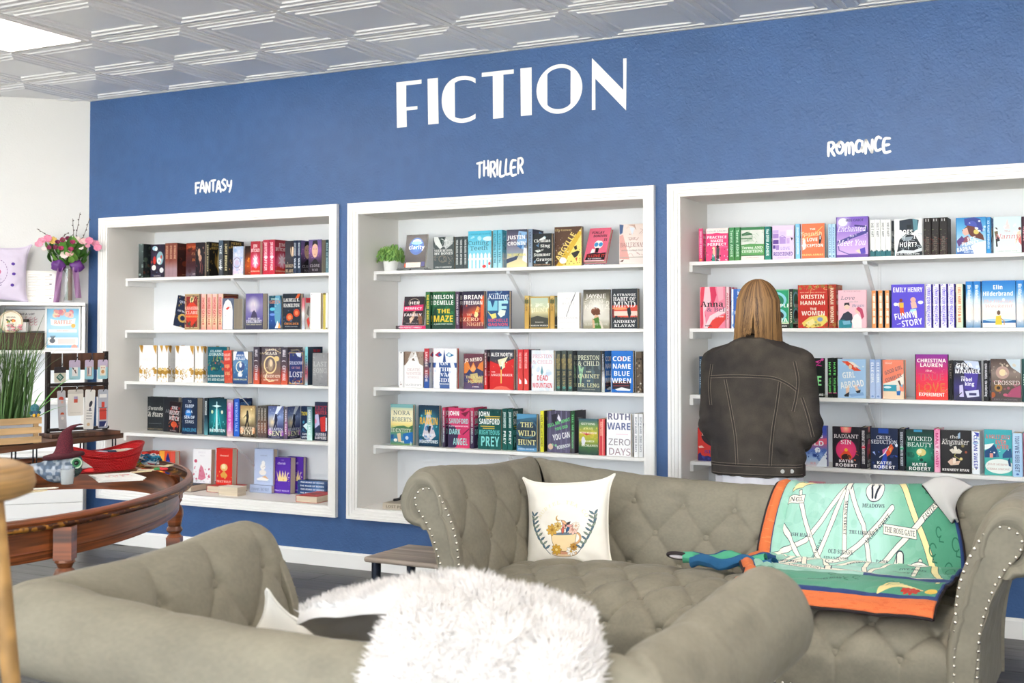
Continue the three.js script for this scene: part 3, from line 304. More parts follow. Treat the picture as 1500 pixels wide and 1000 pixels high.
K('ballet', '#e4d4cc>#ecdcd4>#efe6e0>#e8dcd6', ['p #4b628c 0 0 18 2 14 22 4 26', 'p #dca49c 0 30 16 26 40 88 0 86', 'x #c9a8a0 16 3 10 80', 'p #b8988c 30 2 54 6 66 16 60 2', 'p #dde2ea 40 8 60 10 50 28', 'r 0 82 100 2 #b8aaa0', 'p #5a3a34 4 92 20 88 14 94'], ['THE|36|6|#a87a74|t', 'BALLERINAS|52|11|#9a6a66|t', 'RACHEL KAPELKE-DALE|66|3|#8a7a78|s']);
K('maze', '#1f5a3c', ['n #2f7a4a 26 14', 'p #123c2a 8 100 0 60 20 40 30 100', 'x #3f8a54 10 4', 'r 0 0 100 3 #3a6a2a', 'r 0 88 100 12 #26463c'], ['NELSON|15|11|#f4f5f0|b', 'DEMILLE|30|11|#f4f5f0|b', 'THE|52|12|#f2cf3c|b|52', 'MAZE|72|17|#f2cf3c|b', 'A JOHN COREY NOVEL|87|3|#eef2ee|b'], '#2c6a3c>#2f6a44>#274a3a', '#f0d04a', 'THE MAZE~DEMILLE');
K('zero', '#2c2c44>#43304a>#b03a30>#6a3a4c', ['g 62 66 46 #ff7a3c', 'p #ffc060 56 60 70 40 80 44 72 60 64 70', 'p #8a2a34 40 60 84 56 84 84 40 86', 'p #f06a3a 84 20 100 10 100 90 88 80', 'e 64 62 10 7 #ffe2a0', 'n #e8583a 12 8 36 80'], ['BRIAN|16|11|#f4f2ee|b', 'FREEMAN|31|10|#eeeae6|b', 'THE|62|5|#f0c0a0|S|34', 'ZERO|74|10|#f6c8a0|S|40', 'NIGHT|87|9|#d8a88c|S|60'], '#4a3a56>#3f3048>#5a3a58', '#e8d8e0', 'FREEMAN~ZERO NIGHT');
K('killing', '#24457a>#2a5684>#3a5a8a', ['p #7fc8dc 4 52 4 26 16 26 26 44 36 26 48 26 48 52', 'p #a8dce4 52 26 94 26 94 34 66 34 66 40 88 40 88 48 66 48 66 56 52 56', 'p #e8d878 2 52 20 62 40 58 44 70 26 74', 'p #dff0e0 48 60 60 50 84 52 80 64 62 70', 'n #8ab0cc 10 6 0 24', 'r 0 94 100 6 #7aa0c0'], ['Killing|15|14|#eef6f8|i', 'MICHELLE|77|8|#e0566a|b', 'GAGNON|88|8|#e0566a|b'], '#1f3560', '#bfe4ee', 'KILLING ME');
K('hunt2', '#b8cbb8>#c9d2b4>#d8d0a0>#5a5848>#3a3a38', ['f 3 3 94 94 #c8a04a 8', 'n #eef0dc 12 10 20 50', 'p #45463e 6 96 6 66 40 60 94 68 94 96'], ['THE|26|8|#eef0dc|t', 'HUNT|42|12|#f0ecca|t', 'ROWENA|80|4|#dcd8c8|s', 'MARLOW MURDER|90|4|#f2f0ea|S'], '#d8bc74>#c9a050>#d0a858', '#7a5a24', 'MARLOW~', ['r 10 12 80 12 #4a5a3c', 'n #e8dca0 3 4 2 16']);
K('chain', '#f6f6f4', ['l #5a5a5c 4 82 2 76 14 60 34 42 66', 'l #88888a 3 84 0 66 24 52 46'], ['MY|17|6|#d9d5d2|t', 'HEART|31|7|#d4d0ce|t', 'IS|44|6|#d9d5d2|t', 'A|56|6|#d4d0ce|t', 'CHAINSAW|70|7|#cfcaca|t', 'STEPHEN GRAHAM JONES|84|2.5|#d2cece|s'], '#f2f2f0', '#aaa', 'CHAINSAW');
K('jayne', '#3a362e>#8a8470>#cfc8b8>#d8d4c8>#8a8468', ['g 50 44 54 #f6f4ee', 'x #e9e4d6 20 3 20 60', 'e 48 56 17 10 #7a4428', 'p #6a3a22 34 56 60 50 66 64 40 66', 'p #e0b490 46 64 58 66 62 74 42 74', 'p #4a7a2c 36 76 58 70 66 84 70 100 40 100', 'p #d8b08c 34 72 44 80 46 98 38 98', 'p #d8cfbf 60 78 70 82 78 100 70 100'], ['JAYNE|17|11|#efece4|s', 'ANN|31|10|#e6e2d8|s', 'KRENTZ|44|11|#eae6dc|s', 'SLEEP NO MORE|88|6|#d8d4c4|s']);
K('habit', '#30353c', ['r 0 42 100 30 #d8503c', 'r 0 56 100 12 #f4d2c4', 'e 30 50 30 3 #f09a6a', 'p #20242a 60 50 72 46 76 62 72 72 66 72 62 62', 'n #2c3038 30 7 70 78', 'r 0 74 100 26 #30353c', 'p #7a2a2c 0 52 10 50 10 72 0 72'], ['A STRANGE|15|6|#f2f1ee|S', 'HABIT OF|26|9|#f2f1ee|S', 'MIND|40|14|#f6f5f2|t', 'ANDREW|82|7|#f4f4f2|S', 'KLAVAN|92|7|#f4f4f2|S'], '#22262c', '#eee', 'HABIT OF MIND');
K('winter', '#f1efee', ['p #8a7464 0 0 40 0 30 20 10 36 0 40', 'p #9c8a7c 60 0 100 0 100 40 80 34', 'p #d8d2cc 20 24 50 14 60 0 40 0', 'p #f4f6f8 26 36 56 20 84 38', 'n #7a6456 12 6 0 30'], ['DEATH|50|7|#d0b8b8|t', 'WINTER|61|7|#d4bcbc|t', 'STROLL|71|6|#d0bcbc|t', 'MATHEWS|92|6|#b0aeb0|t'], '#efeeee', '#c8c4c4', '', ['e 50 3 12 1.6 #333333', 'n #c8c4c4 8 3 10 90', 'e 50 91 20 2.5 #b8a8a4']);
K('savage', '#f0f2f8', ['p #b83a5a 8 17 28 8 38 17 26 22', 'e 30 16 7 4 #2a5aa0', 'p #3a7aa8 54 17 66 10 88 17 70 22', 'e 68 16 7 4 #d8ecf4', 'p #2a4a86 48 3 58 46 40 46', 'r 0 36 100 12 #3a5a9a', 'p #f0f2f8 14 36 26 36 30 80 6 100 0 100', 'p #f0f2f8 72 36 88 36 100 70 100 100 92 100', 'p #31528f 34 46 66 46 70 92 28 92', 'r 30 92 40 8 #4a68a4', 'n #c8d4ec 8 8 50 100'], ['ON|38|8|#f6f6f6|S|48', 'THE|52|9|#f6f6f6|S|48', 'SAVAGE|66|8|#f6f6f6|S|48', 'SIDE|79|9|#f6f6f6|S|48', 'MCDANIEL|89|3|#f6f6f6|b'], '#c83a44>#c03a48>#4a4a5e>#a84048>#2f5aa8>#2a54a0', '#f4e8e8', 'SAVAGE~SIDE');
K('night', '#6a3a48>#6a3a48>#5a4660>#5c4c70', ['p #e0823c 0 30 20 18 36 40 50 24 66 44 80 28 100 20 100 48 0 56', 'p #f0a868 20 34 36 44 50 30 66 48 40 50', 'p #3c4068 10 60 30 44 50 56 66 40 100 50 100 80 0 80', 'p #c8b478 34 58 70 54 74 66 96 64 96 78 40 84', 'n #b04a3a 8 8 70 95', 'x #8a6a80 10 2 60 95'], ['JO NESBO|17|10|#f4ece0|b|50|-0.08', 'THE NIGHT|66|8|#dcc884|b|56', 'HOUSE|78|9|#dcc884|b|60', 'A NOVEL|93|3|#f2ece8|b|62'], '#6a3a48', '#f4ece0', 'NIGHT HOUSE');
K('angel', '#3a3d48>#3f424e>#d8262a>#dc2a2c>#e22c2a', ['p #d8282a 0 28 40 38 60 34 100 22 100 100 0 100', 'p #efe8c0 40 40 34 26 56 22 76 18 62 34 64 44 50 50', 'p #f8f4e0 44 42 50 30 60 26 54 44', 'r 46 42 5 8 #2a4a58', 'r 46 50 4.5 34 #f2c86a', 'p #f06a58 10 100 30 92 50 90 70 92 90 100', 'n #efe0b0 10 4 20 46'], ['ALEX NORTH|13|9|#f6f4f0|b', 'THE|56|3|#f4e0dc|S|16', 'ANGEL MAKER|63|6|#f6e6e2|S'], '#3c3a44>#7a2c38>#d83038>#e02c2c', '#f6e4e0', 'ALEX NORTH~ANGEL MAKER');
K('redspine', '#7a1f22', ['r 0 0 100 30 #2f3040'], ['DEAD|40|9|#e8c|b'], '#d8343a>#e04a44', '#f6c8c0', 'THE SECRET HOUR~', ['p #f6eeee 30 70 70 76 74 84 30 84']);
K('dead', '#f4f5f8', ['n #dfe8f0 20 16 0 100', 'n #c8d8e8 10 10 40 70', 'p #5a92a0 42 54 48 38 54 54 48 62', 'n #e6ecf2 10 14 0 30'], ['PRESTON|15|9|#d8a0ae|t', '& CHILD|29|9|#d8a4b4|t', 'DEAD|68|13|#d04a5a|b|50|0|50', 'MOUNTAIN|86|12|#d8505c|b'], '#c8cfd8', '#a33', 'DEAD MOUNTAIN');
K('leng', '#3f484c>#465258>#4a565a', ['r 30 34 8 56 #556a70', 'r 62 34 8 56 #566a6c', 'p #9ac8a0 8 36 30 40 24 60 16 90 12 60', 'n #5a6c74 12 12 30 80', 'e 48 70 20 14 #4a5f6c'], ['PRESTON|17|11|#e4e8c8|t', '& CHILD|31|11|#e0e6c8|t', 'THE|51|4|#e0e2b8|S', 'CABINET|62|9|#e8e6b4|t', 'OF|73|4|#e0e2b8|S', 'DR. LENG|84|9|#e8e6b4|t', 'A PENDERGAST NOVEL|94|2|#c8cab0|s'], '#3f4a46>#45504c>#4a5048>#3f5a54', '#a89a6a', 'PRESTON & CHILD~DR. LENG', ['r 0 18 100 26 #6a644a', 'n #9a8a58 10 5 20 44', 'r 80 0 20 100 #23282a', 'e 50 90 26 4 #5a9a8c']);
K('wren', '#1d6fc8', ['e 48 19 7 6 #a04a6a', 'r 8 72 80 20 #2a2430', 'l #c04a4a 2 12 78 82 77', 'l #c04a4a 2 12 84 82 83', 'p #eef2f4 20 92 50 87 90 92 86 95 30 95', 'p #d8b0a0 44 36 60 32 56 40'], ['CODE|19|12|#f2f6fa|b|50|0|84', 'NAME|37|12|#f2f6fa|b|50|0|84', 'BLUE|54|12|#f2f6fa|b|50|0|74', 'WREN|71|12|#f2f6fa|b|50|0|88'], '#1b2430>#2a3038>#e8e4e0>#c8d0c8', '#d8dce0', 'RICHARDSON~WREN');
K('leopard', '#5a4a38', ['n #2a2018 30 9', 'n #c8b49a 20 6'], ['WILD|20|8|#eee|b'], '#6a5a48', '#e8dcc8', '', ['n #2a2018 12 6', 'n #d0bca0 10 5', 'n #f0e8dc 4 5 60 100']);
K('identity', '#8fb4a8>#e9e0b8>#f2ecca>#f0dc88>#6a9a6a>#2f7ab8>#7a9a50', ['p #4a7a52 0 60 30 54 60 52 80 56 100 50 100 66 0 68', 'p #1f6ab0 56 72 100 66 100 94 64 96', 'p #2a5a90 0 76 16 74 14 84 0 86', 'p #e2c8a0 30 72 46 70 50 92 36 92', 'n #f2f0e6 6 8 78 96', 'r 0 0 100 8 #7ab0b0', 'e 24 88 8 4 #f4f0e4'], ['NORA|21|10|#4a6066|t|50', 'ROBERTS|37|10|#46606a|t', 'IDENTITY|64|8|#f2efe0|t|48'], '#5a9aa0', '#fff', 'IDENTITY');
K('rankin', '#16324a>#12485c>#1a6a80>#14324c', ['g 50 40 50 #4aa8b8', 'p #cfc8d0 20 74 36 40 40 16 56 16 66 44 84 74 50 90', 'p #1f2c3c 40 50 62 50 58 62 52 70 46 62', 'n #5ab8c8 14 6 20 80', 'n #2a6ab0 8 10 50 90'], ['IAN|17|12|#f0c83a|b|48|0|34', 'RANKIN|38|17|#f0b83a|b', 'A HEART|72|7|#eef2f4|b|50|0|60', 'FULL OF|80|4|#eef2f4|b', 'HEADSTONES|88|8|#eef4f6|b'], '#163a52', '#fff', 'RANKIN');
K('angel2', '#d03a6a', ['p #3a3050 0 40 30 46 50 60 40 100 0 100', 'p #7a1f3c 50 4 90 0 70 10', 'p #7a1f3c 60 14 100 6 80 22', 'l #5a1a3a 6 70 66 96 52', 'p #d8406c 60 90 100 80 100 100 30 100'], ['JOHN|14|11|#eef8f4|b|28|0|50', 'SANDFORD|33|13|#9ad8d4|b', 'A LETTY DAVENPORT NOVEL|46|3|#f4dce4|b', 'DARK|60|14|#9ad8d4|b|32|0|52', 'ANGEL|84|17|#9ad8d4|b|58|0|66'], '#b83058>#a02c54>#4a2c50>#35304a', '#c8e0dc', 'JOHN SANDFORD~DARK ANGEL');
K('prey', '#174a48>#0f5a54>#1a5c56', ['n #7ab8b0 30 2', 'n #0d3f3c 10 14', 'r 30 17 66 2.5 #d8b840', 'r 34 22 60 2 #d8b840', 'r 12 42 60 2 #d8b840', 'r 22 47 50 2 #d8b840'], ['JOHN|12|12|#f2f6f4|b|28|0|48', 'SANDFORD|31|14|#f2f6f4|b', 'RIGHTEOUS|58|12|#6ac8c4|b', 'PREY|80|24|#8adcd8|b|52|0|80'], '#14504a>#176058', '#eef4f2', 'JOHN SANDFORD~PREY');
K('wild', '#4a90b4>#31485c>#2f3f4c>#324450>#4a86b8', ['p #5a9ac0 0 0 100 0 100 8 60 10 0 16', 'o 50 40 50 24 #3f6a80 10', 'p #5a94c0 0 84 40 92 100 90 100 100 0 100'], ['THE|29|13|#e8e2a0|S|52|0|62', 'WILD|52|14|#e8e2a0|S|52|0|86', 'HUNT|76|14|#e8e2a0|S|52|0|86', 'EMMA SECKEL|94|4|#dce8ee|S'], '#31485c', '#e8e2a0', 'WILD HUNT');
K('yellow', '#2a2a1a', ['n #3a3a22 10 10'], ['LAST|20|8|#cc2|b'], '#e8e23a>#dcd83a', '#3a3a20', 'LOVE THE LAST WORD');
K('tellme', '#4a465a>#5a5670>#605a74', ['r 10 0 6 100 #6a6684', 'r 34 0 5 100 #686482', 'r 58 0 6 100 #6a6684', 'r 80 0 5 100 #6c6886', 'p #2a2834 20 10 44 6 40 30 24 34', 'p #e4e0ea 44 18 50 8 62 24 54 26', 'e 16 86 11 7 #d8b8a0', 'n #8ad89a 6 7 80 94'], ['TELL ME WHAT|28|8|#6ad878|b|50|-0.28|100', 'YOU DID|40|7|#6ad878|b|62|-0.25|56', 'YOU CAN|60|14|#eeeef0|b|62|-0.2|74', 'ROBINSON|84|8|#dfe4e4|b|72|-0.2|60'], '#4a465a', '#8d8', 'TELL ME');
K('greenspine', '#3a343e', ['n #4a4450 8 12'], ['TELL|20|8|#999|b'], '#1f4a2c>#24502e>#5a5a60>#4a4850', '#7ad88a', 'TELL ME~ROBINSON');
K('lawn', '#3a5c70>#7a9a5a>#c8b83a>#a8b040>#4a6a44>#2f4a44', ['n #d8cf4a 16 8 20 60', 'p #c8403a 16 38 50 40 70 42 40 46', 'e 26 62 10 12 #dfe0e8', 'n #3a6a40 16 8 70 100', 'n #e8a858 8 5 30 60'], ['GETTING|14|6|#e8e8d8|S', 'AWAY|27|6|#f0e8a0|S', 'WITH MURDER|39|5|#f2e8e0|S', 'KAREN|62|5|#f0f0e0|S|58', 'MCMANUS|74|6|#f0f0e0|S|58'], '#3a5c60', '#fff', 'LAWN');
K('redlawn', '#241a1c', [], [], '#d8484a>#d04048', '#f6c0a8', 'ROBIN PEGUERO~', ['r 0 0 14 100 #f0a878', 'r 60 0 10 100 #f2b8a8']);
K('zerodays', '#f8f8f8', ['l #eec8d4 3 40 49 88 49'], ['RUTH|8|15|#6a6a86|b|52|0|96', 'WARE|30|16|#5f6a96|b|52|0|96', 'ZERO|67|15|#8a8288|s|54|0|92', 'DAYS|89|16|#9a8088|s|54|0|92'], '#f3f3f4', '#8a8c96', 'RUTH WARE~ZERO DAYS');
K('practice', '#e8447a', ['r 0 0 100 16 #f0e6e2', 'e 50 44 50 30 #e83c78', 'p #e05a80 30 50 70 50 66 100 26 100', 'p #2f8a78 30 78 38 74 44 100 28 100', 'e 36 62 6 6 #f2d8b0', 'p #f0c8a8 32 68 42 66 44 80 34 80', 'e 54 56 6 4 #241a1c', 'p #45484a 48 60 62 60 60 82 48 82', 'p #26262e 48 82 60 82 60 100 46 100', 'n #f6e0e8 10 7 62 96', 'n #2a1c20 8 5 54 100', 'r 66 56 32 2 #f58ab0'], ['SARAH ADAMS|9|5|#a89aa0|t', 'PRACTICE|27|8|#f8f0f4|b', 'MAKES|38|8|#f8f0f4|b|50|0|56', 'PERFECT|49|8|#f8f0f4|b'], '#e0407a>#e8508a>#d83c70', '#f6c0d4', 'SARAH ADAMS~PERFECT', ['e 50 94 24 3 #f0a050']);
K('terms', '#d8dcd4', ['r 0 0 100 9 #3a8050', 'p #3c6a48 6 20 30 14 50 20 50 24 6 26', 'r 6 26 46 18 #c2ccbc', 'x #7a9a7c 16 2 16 46', 'r 0 33 50 3 #4a7a54', 'p #5fa05c 0 54 40 50 100 52 100 84 0 86', 'r 0 84 100 3 #3f6a44', 'r 0 87 100 13 #ecdcd8'], ['Terms AND|62|8|#f4f6f0|S', 'CONDITIONS|73|8|#f4f6f0|S', 'LAUREN ASHER|92|3|#b0aaa4|s'], '#3f8a54>#3c7e50>#4a8a48', '#bfe0c4', 'Terms~ASHER');
K('final', '#17706a', [], ['FINAL|40|9|#eee|h'], '#17706a>#1a7a70>#2a8a74', '#e6f2ee', 'Final OFFER~ASHER');
K('redesign', '#e2cfee', ['r 4 14 26 8 #c4a8dc', 'r 4 24 26 14 #a684cc', 'r 4 42 26 12 #6a4aa0', 'r 34 18 28 12 #d8c4ea', 'r 34 34 28 20 #b090d4', 'r 66 14 28 18 #efe2ea', 'r 66 38 14 16 #caa8de', 'r 4 58 12 10 #5a3c94', 'r 18 58 14 14 #a484cc', 'p #2a2430 84 36 96 38 90 46', 'n #fff4fa 8 4 20 60', 'l #8a68b8 3 34 34 48 30 62 36'], ['LOVE|68|9|#b89ada|b|60|0|44', 'REDESIGNED|84|11|#5a3a98|b', 'LAUREN ASHER|95|3|#c0a0c8|s'], '#dcc8ec', '#6a4aa0', 'LOVE REDESIGNED');
K('spanish', '#f07a50', ['l #f6d070 4 14 44 40 36 60 30 90 10', 'p #2c2c34 76 34 84 32 88 44 82 58 76 58', 'r 79 36 4 10 #f4f4f0', 'p #f8efe6 8 48 20 44 20 72 8 76', 'e 12 44 5 4 #f2dcc4', 'p #f8f2ea 4 62 22 56 18 72'], ['THE|16|5|#f8efe4|b', 'Spanish|29|11|#f6e0b0|i|46', 'LOVE|46|10|#f8f4ec|b|48|0|46', 'DECEPTION|63|9|#f8f4ec|b', 'ELENA ARMAS|89|5|#f8d488|b'], '#7cc0e8>#8accf0', '#eef8fc', 'SPANISH LOVE DECEPTION', ['r 0 0 10 100 #2f8a94']);
K('paleblue', '#a8d2f0', [], ['AMERICAN|30|8|#557|b'], '#b4d6f0>#bcdcf2', '#6a8ab8', 'ROOMMATE', ['e 50 94 20 2.5 #3a5a8a']);
K('enchant', '#7a5ac0>#9a7ad0>#c8a4e0>#d8b8e8', ['e 22 13 14 10 #f2f0f6', 'g 22 13 30 #f2eef8', 'p #4a4490 4 60 50 46 96 34 96 42 50 54 6 68', 'l #3a3478 9 96 38 94 26 60 22', 'l #6a5aa8 5 6 66 10 82 40 92 90 92', 'p #5a4ab8 74 80 90 76 92 90 78 92', 'p #e8dcc0 60 84 74 80 76 92', 'n #f2eaf8 12 3 30 80', 'r 0 93 100 7 #6a4aa0'], ['MEG CABOT|9|6|#3a3466|b|58|0|56', 'Enchanted|30|13|#f6f2fa|i', 'to|47|6|#f2eef8|i', 'Meet You|64|14|#f6f2fa|i'], '#5a3c98', '#f6f2fa', 'ENCHANTED TO MEET YOU');
K('hurt', '#eceeee', ['p #2a3440 20 4 60 0 88 4 84 26 60 44 20 30', 'p #5a8a98 66 0 84 4 84 30 70 34', 'p #20262c 46 16 62 16 62 26 46 26', 'p #1f262e 8 100 20 56 44 40 76 46 100 80 100 100', 'p #8a98a4 30 50 70 48 60 58 36 60', 'p #d8dee2 0 92 30 84 70 86 100 78 100 88 60 94', 'x #c8d2d8 16 3 40 90'], ['DOES|36|13|#f6f6f4|b|42|0|50', 'IT|49|11|#f4f6f4|b|78|0|18', 'HURT?|70|13|#f6f6f4|b|50|0|62', 'H.D. CARLTON|95|4.5|#dfe4e4|b'], '#f2f2f0>#f0f0ee>#f0f0ee>#f0f0ee>#f0f0ee>#3a7a80', '#4a5256', 'DOES IT HURT?~', ['p #2f6f78 0 84 40 82 60 86 100 84 100 100 0 100', 'p #222a2e 20 80 50 84 30 86']);
K('black', '#1a1718', ['n #3a2a24 20 8', 'n #7a2a24 8 4 60 100'], ['HAUNTING|30|8|#5a4a44|S'], '#221e1e>#262020>#3a2a26', '#6a6058', '~ADELINE', ['r 28 3 10 7 #c8c8c8', 'r 58 3 10 7 #c8c8c8', 'n #8a3a30 10 3 50 100', 'n #6a7a54 8 3 30 100']);
K('ice', '#2f8ac8>#6ab4e0>#b8d8ec>#3a62b0', ['p #3a4a9a 28 4 60 0 82 6 92 40 60 40 30 20', 'e 54 22 16 12 #4a5ab8', 'p #6a3c34 20 36 40 22 62 26 90 50 94 64 50 52 40 40', 'p #e8b8a8 24 32 38 28 44 46 30 50 22 42', 'e 68 40 9 7 #d8c46a', 'p #8a4a5a 14 60 40 50 50 62 20 74', 'p #5a3a7a 2 64 20 50 30 60 10 80', 'p #f0f4f8 50 78 76 68 100 66 100 100 60 100', 'n #e8f2fa 8 8 10 40'], ['ICE|58|9|#f4f8fa|b|52|-0.16|30', 'PLANET|70|10|#f4f8fa|b|48|-0.16|58', 'BARBARIANS|84|11|#f4f8fa|b|48|-0.16|92', 'RUBY DIXON|95|3|#e8f2fa|b'], '#2a86c8>#3494d4', '#cfe8f8', 'ICE PLANET BARBARIANS');
K('nanny', '#cde6ea>#d8ecec>#dff0ec', ['p #e8d8d8 40 34 50 6 60 34', 'r 42 24 16 3 #ecd4d4', 'e 10 33 5 4 #3a2a26', 'p #6a5a40 4 40 16 38 18 56 8 56', 'p #2e2c30 8 56 20 56 24 66 14 68 16 82 10 82', 'e 94 34 5 4 #6a2a2a', 'p #e07070 86 54 98 50 100 80 90 70', 'p #f0d0b8 84 44 96 38 98 52 84 70 78 76', 'n #eef6f6 6 10 20 60'], ['The|40|5|#d08a90|i', 'Nanny|54|13|#d0808a|i|52', 'LANA FERGUSON|95|3.5|#a89a9a|s'], '#cde6ea', '#c67', 'THE NANNY');
K('burgundy', '#4a1a28', [], [], '#3a2030>#4a2434', '#d8a0a8', 'RIDGE');
K('anna', '#e8849c', ['p #e0405a 8 0 20 0 14 40 24 70 10 100 0 100 0 30', 'p #f6c4cc 22 0 38 0 46 30 20 60 26 100 16 100 14 50', 'p #d8305a 40 0 60 0 66 20 50 50 44 30', 'p #f4d8dc 20 96 40 70 70 60 100 50 100 62 60 74 30 100', 'p #e03a34 30 100 50 80 80 70 100 66 100 78 70 100', 'p #f2a4b4 66 0 90 0 92 30 74 36'], ['Anna|42|13|#1d1a1e|S|48', '& Bel|55|10|#8a5a74|S|62', 'a novel|72|4|#f6e8ea|b|80|0|26', 'PIPPA|94|3.5|#2a1a1e|b|34'], '#f0c8cc>#f2c0c8>#e89aac', '#d05a6a', 'ANNA BEL');
K('bluehead', '#2f62b8', ['r 0 0 12 100 #eef2f6', 'n #2f62b8 30 3', 'p #dfe8f4 30 0 60 4 30 16', 'n #4a80cc 10 12'], ['H|26|12|#eef2f6|b|36', 'HOME|60|9|#eef2f6|b'], '#2f62b8', '#fff', 'HOME');
K('arches', '#1f9a6a', ['r 0 88 100 12 #2a2c28', 'r 0 86 100 3 #d8e8c0', 'e 46 28 44 22 #8ad0dc', 'e 46 30 34 18 #1a7a54', 'r 24 30 44 16 #2a3a34', 'e 46 66 44 18 #8ad0dc', 'e 46 68 34 14 #2a2a2c', 'n #8ac07a 10 6 60 84', 'f 2 2 96 84 #bfe0b0 3'], ['HARPLE|42|9|#eef6f0|b|60', 'LUNA|80|10|#eef6f0|b|60', 'GARMUS|95|4|#e8e8e0|b|70'], '#2c2c28>#3a3a32>#1f5a3c', '#e8e4c0', 'CATCHER~LUNA');
K('women', '#c82c1e', ['n #9a7a30 24 7 0 10', 'p #e8d068 14 88 40 74 66 72 80 68 96 74 100 84 80 96 40 100 20 96', 'p #f2e09a 24 88 50 78 60 88 40 96', 'e 74 80 9 5 #8aa0c0', 'n #7aa07a 6 5 82 96', 'n #8a6a2c 16 5 90 100', 'x #e8c880 8 1.5 0 12'], ['NEW YORK TIMES BESTSELLER|18|2.4|#f0d8b0|s', 'KRISTIN|28|9|#f4ecd8|b|50|0|78', 'HANNAH|42|9|#f4ecd8|b|50|0|84', 'THE|56|6|#f4ecd8|b|52|0|22', 'WOMEN|66|10|#f6eee0|b|52|0|78'], '#a8301c>#b0301e>#9a3a24', '#f4e6c8', 'HANNAH~WOMEN', ['n #b08a3c 10 5 0 14', 'n #a8843c 8 5 88 100']);
K('brain', '#f2c4ce', ['p #32384a 6 80 20 62 36 56 50 64 54 84 40 94 10 96', 'e 32 44 10 7 #f4d0bc', 'p #26242c 22 42 24 34 40 33 42 42 32 38', 'p #f8f0ee 48 82 58 66 70 62 84 76 84 100 54 100', 'e 70 54 9 8 #f2c8b8', 'p #c84a6a 64 50 72 44 86 50 92 70 84 78 78 60', 'p #2a8a98 0 80 20 78 50 88 48 100 0 100', 'p #7ab8d0 16 82 44 80 44 90 20 92'], ['ALI HAZELWOOD|4|3|#c08a98|s', 'Love|21|9|#6a5a6a|i|36|0|50', 'on the|31|4|#b0a0a8|i|56', 'Brain|41|7|#6a7a9a|i|72|0|44'], '#f0c0cc', '#456', 'LOVE BRAIN');
K('orange', '#16405c', [], [], '#ef9c5a>#f0a060', '#fdf0dc', 'THE~TRUE~LOVE~HOUR', ['r 26 14 46 14 #fbead2', 'r 26 34 46 14 #fbead2', 'r 26 54 46 14 #fbead2', 'r 26 74 46 14 #fbead2', 'r 86 0 14 100 #1f4a68']);
K('funny', '#5a4ad0', ['p #f4b83a 24 42 38 42 38 54 26 54', 'p #e0502e 26 54 38 54 40 72 28 72', 'e 30 37 5 4 #8a3a2a', 'p #f4dcc8 14 46 24 42 24 52', 'e 66 36 8 6 #f2b0a0', 'p #f2b8a8 58 42 74 40 78 54 62 56', 'p #a8dce4 58 58 76 56 72 66 56 64', 'p #f4e4d4 66 62 76 60 78 78 72 78', 'e 88 42 8 4 #eef0f6', 'e 14 46 6 4 #eef0f6', 'l #f4f2fa 3 18 92 28 90'], ['EMILY HENRY|13|11|#f8f6fa|b', 'FUNNY|72|14|#f8f6fa|b|40|-0.16|62', 'STORY|88|14|#f8f6fa|b|62|-0.16|62'], '#efeaf6', '#5a4ad0', 'FUNNY STORY~EMILY HENRY', ['n #5a4ad0 60 2.2', 'r 84 0 16 100 #3a2c98']);
K('cream', '#143a40', [], [], '#f2e6cc>#f0e2c8>#d8e8cc', '#e07a4a', 'EMILY HENRY~YOU & ME', ['r 88 0 12 100 #9ad0b8']);
K('elin', '#1a78cc>#4a9adc>#e8ecec>#efe8e0>#eeeae2', ['r 0 84 100 6 #2a6aa8', 'e 50 84 40 3 #a8cce4', 'r 0 90 100 10 #f4efe8', 'p #e8c83a 40 94 42 76 56 74 60 94', 'e 50 69 5 4 #6a4a34', 'p #5a4a3c 44 67 56 66 50 63', 'l #c09068 4 56 80 66 86 66 94', 'n #f4f8fa 6 10 40 60'], ['Elin|14|9|#f6f8fa|b|48|0|30', 'Hilderbrand|28|9|#f6f8fa|b|48|0|90', 'The Five-Star|44|6|#eec0c0|i', 'Weekend|54|7|#eec0c0|i'], '#1f7acc>#3a90d8>#cfe2ee>#efe6e0>#eee8e2>#5a8ab8', '#f4f8fa', 'Elin Hilderbrand~Five-Star');
K('navy2', '#16283f', [], [], '#1b3550>#20405e>#2a5a78', '#b8d0e0', 'FIND THIS~GIRL');
K('hate', '#16201c', ['l #e0389a 6 30 46 44 22 70 10 96 4', 'l #e0389a 5 34 34 60 16 90 20', 'l #c82a88 4 30 40 60 30 88 8', 'n #e858b0 5 6 2 20'], ['HATE|58|24|#9af0a0|b|46|0|92', 'TATE JAMES|93|6|#eef2ee|b|62'], '#171d1b', '#7af07a', 'HATE~TATE JAMES', ['r 10 86 80 4 #a02a6a']);
K('abroad', '#a8ccee', ['p #e8502e 16 6 40 6 84 30 60 30', 'p #f6e8dc 36 6 56 8 84 24 60 18', 'e 46 20 6 6 #f4d4b4', 'p #f2d0b8 30 70 44 66 40 90 30 92', 'p #f2d0b8 56 66 66 66 78 80 70 86', 'p #2c3038 24 92 42 84 40 96 26 96', 'p #2c3038 64 82 82 78 78 94', 'n #eef4fa 8 8 0 24', 'p #8ab0dc 40 90 90 84 94 92 50 96', 'l #e8a0b8 4 66 72 84 64'], ['GIRL|41|15|#f6f8fa|b|40|-0.1|46', 'ABROAD|64|17|#f6f8fa|b|52|-0.14|84'], '#b8d0ee', '#fff', 'GIRL ABROAD');
K('abroadb', '#b0c8ea', [], [], '#9ab4e0>#b4caec>#bcd0f0', '#f0f4fa', 'ELLE~GIRL~', ['e 50 94 20 2.5 #7a9ad0', 'r 20 18 60 1 #6a8ac8']);
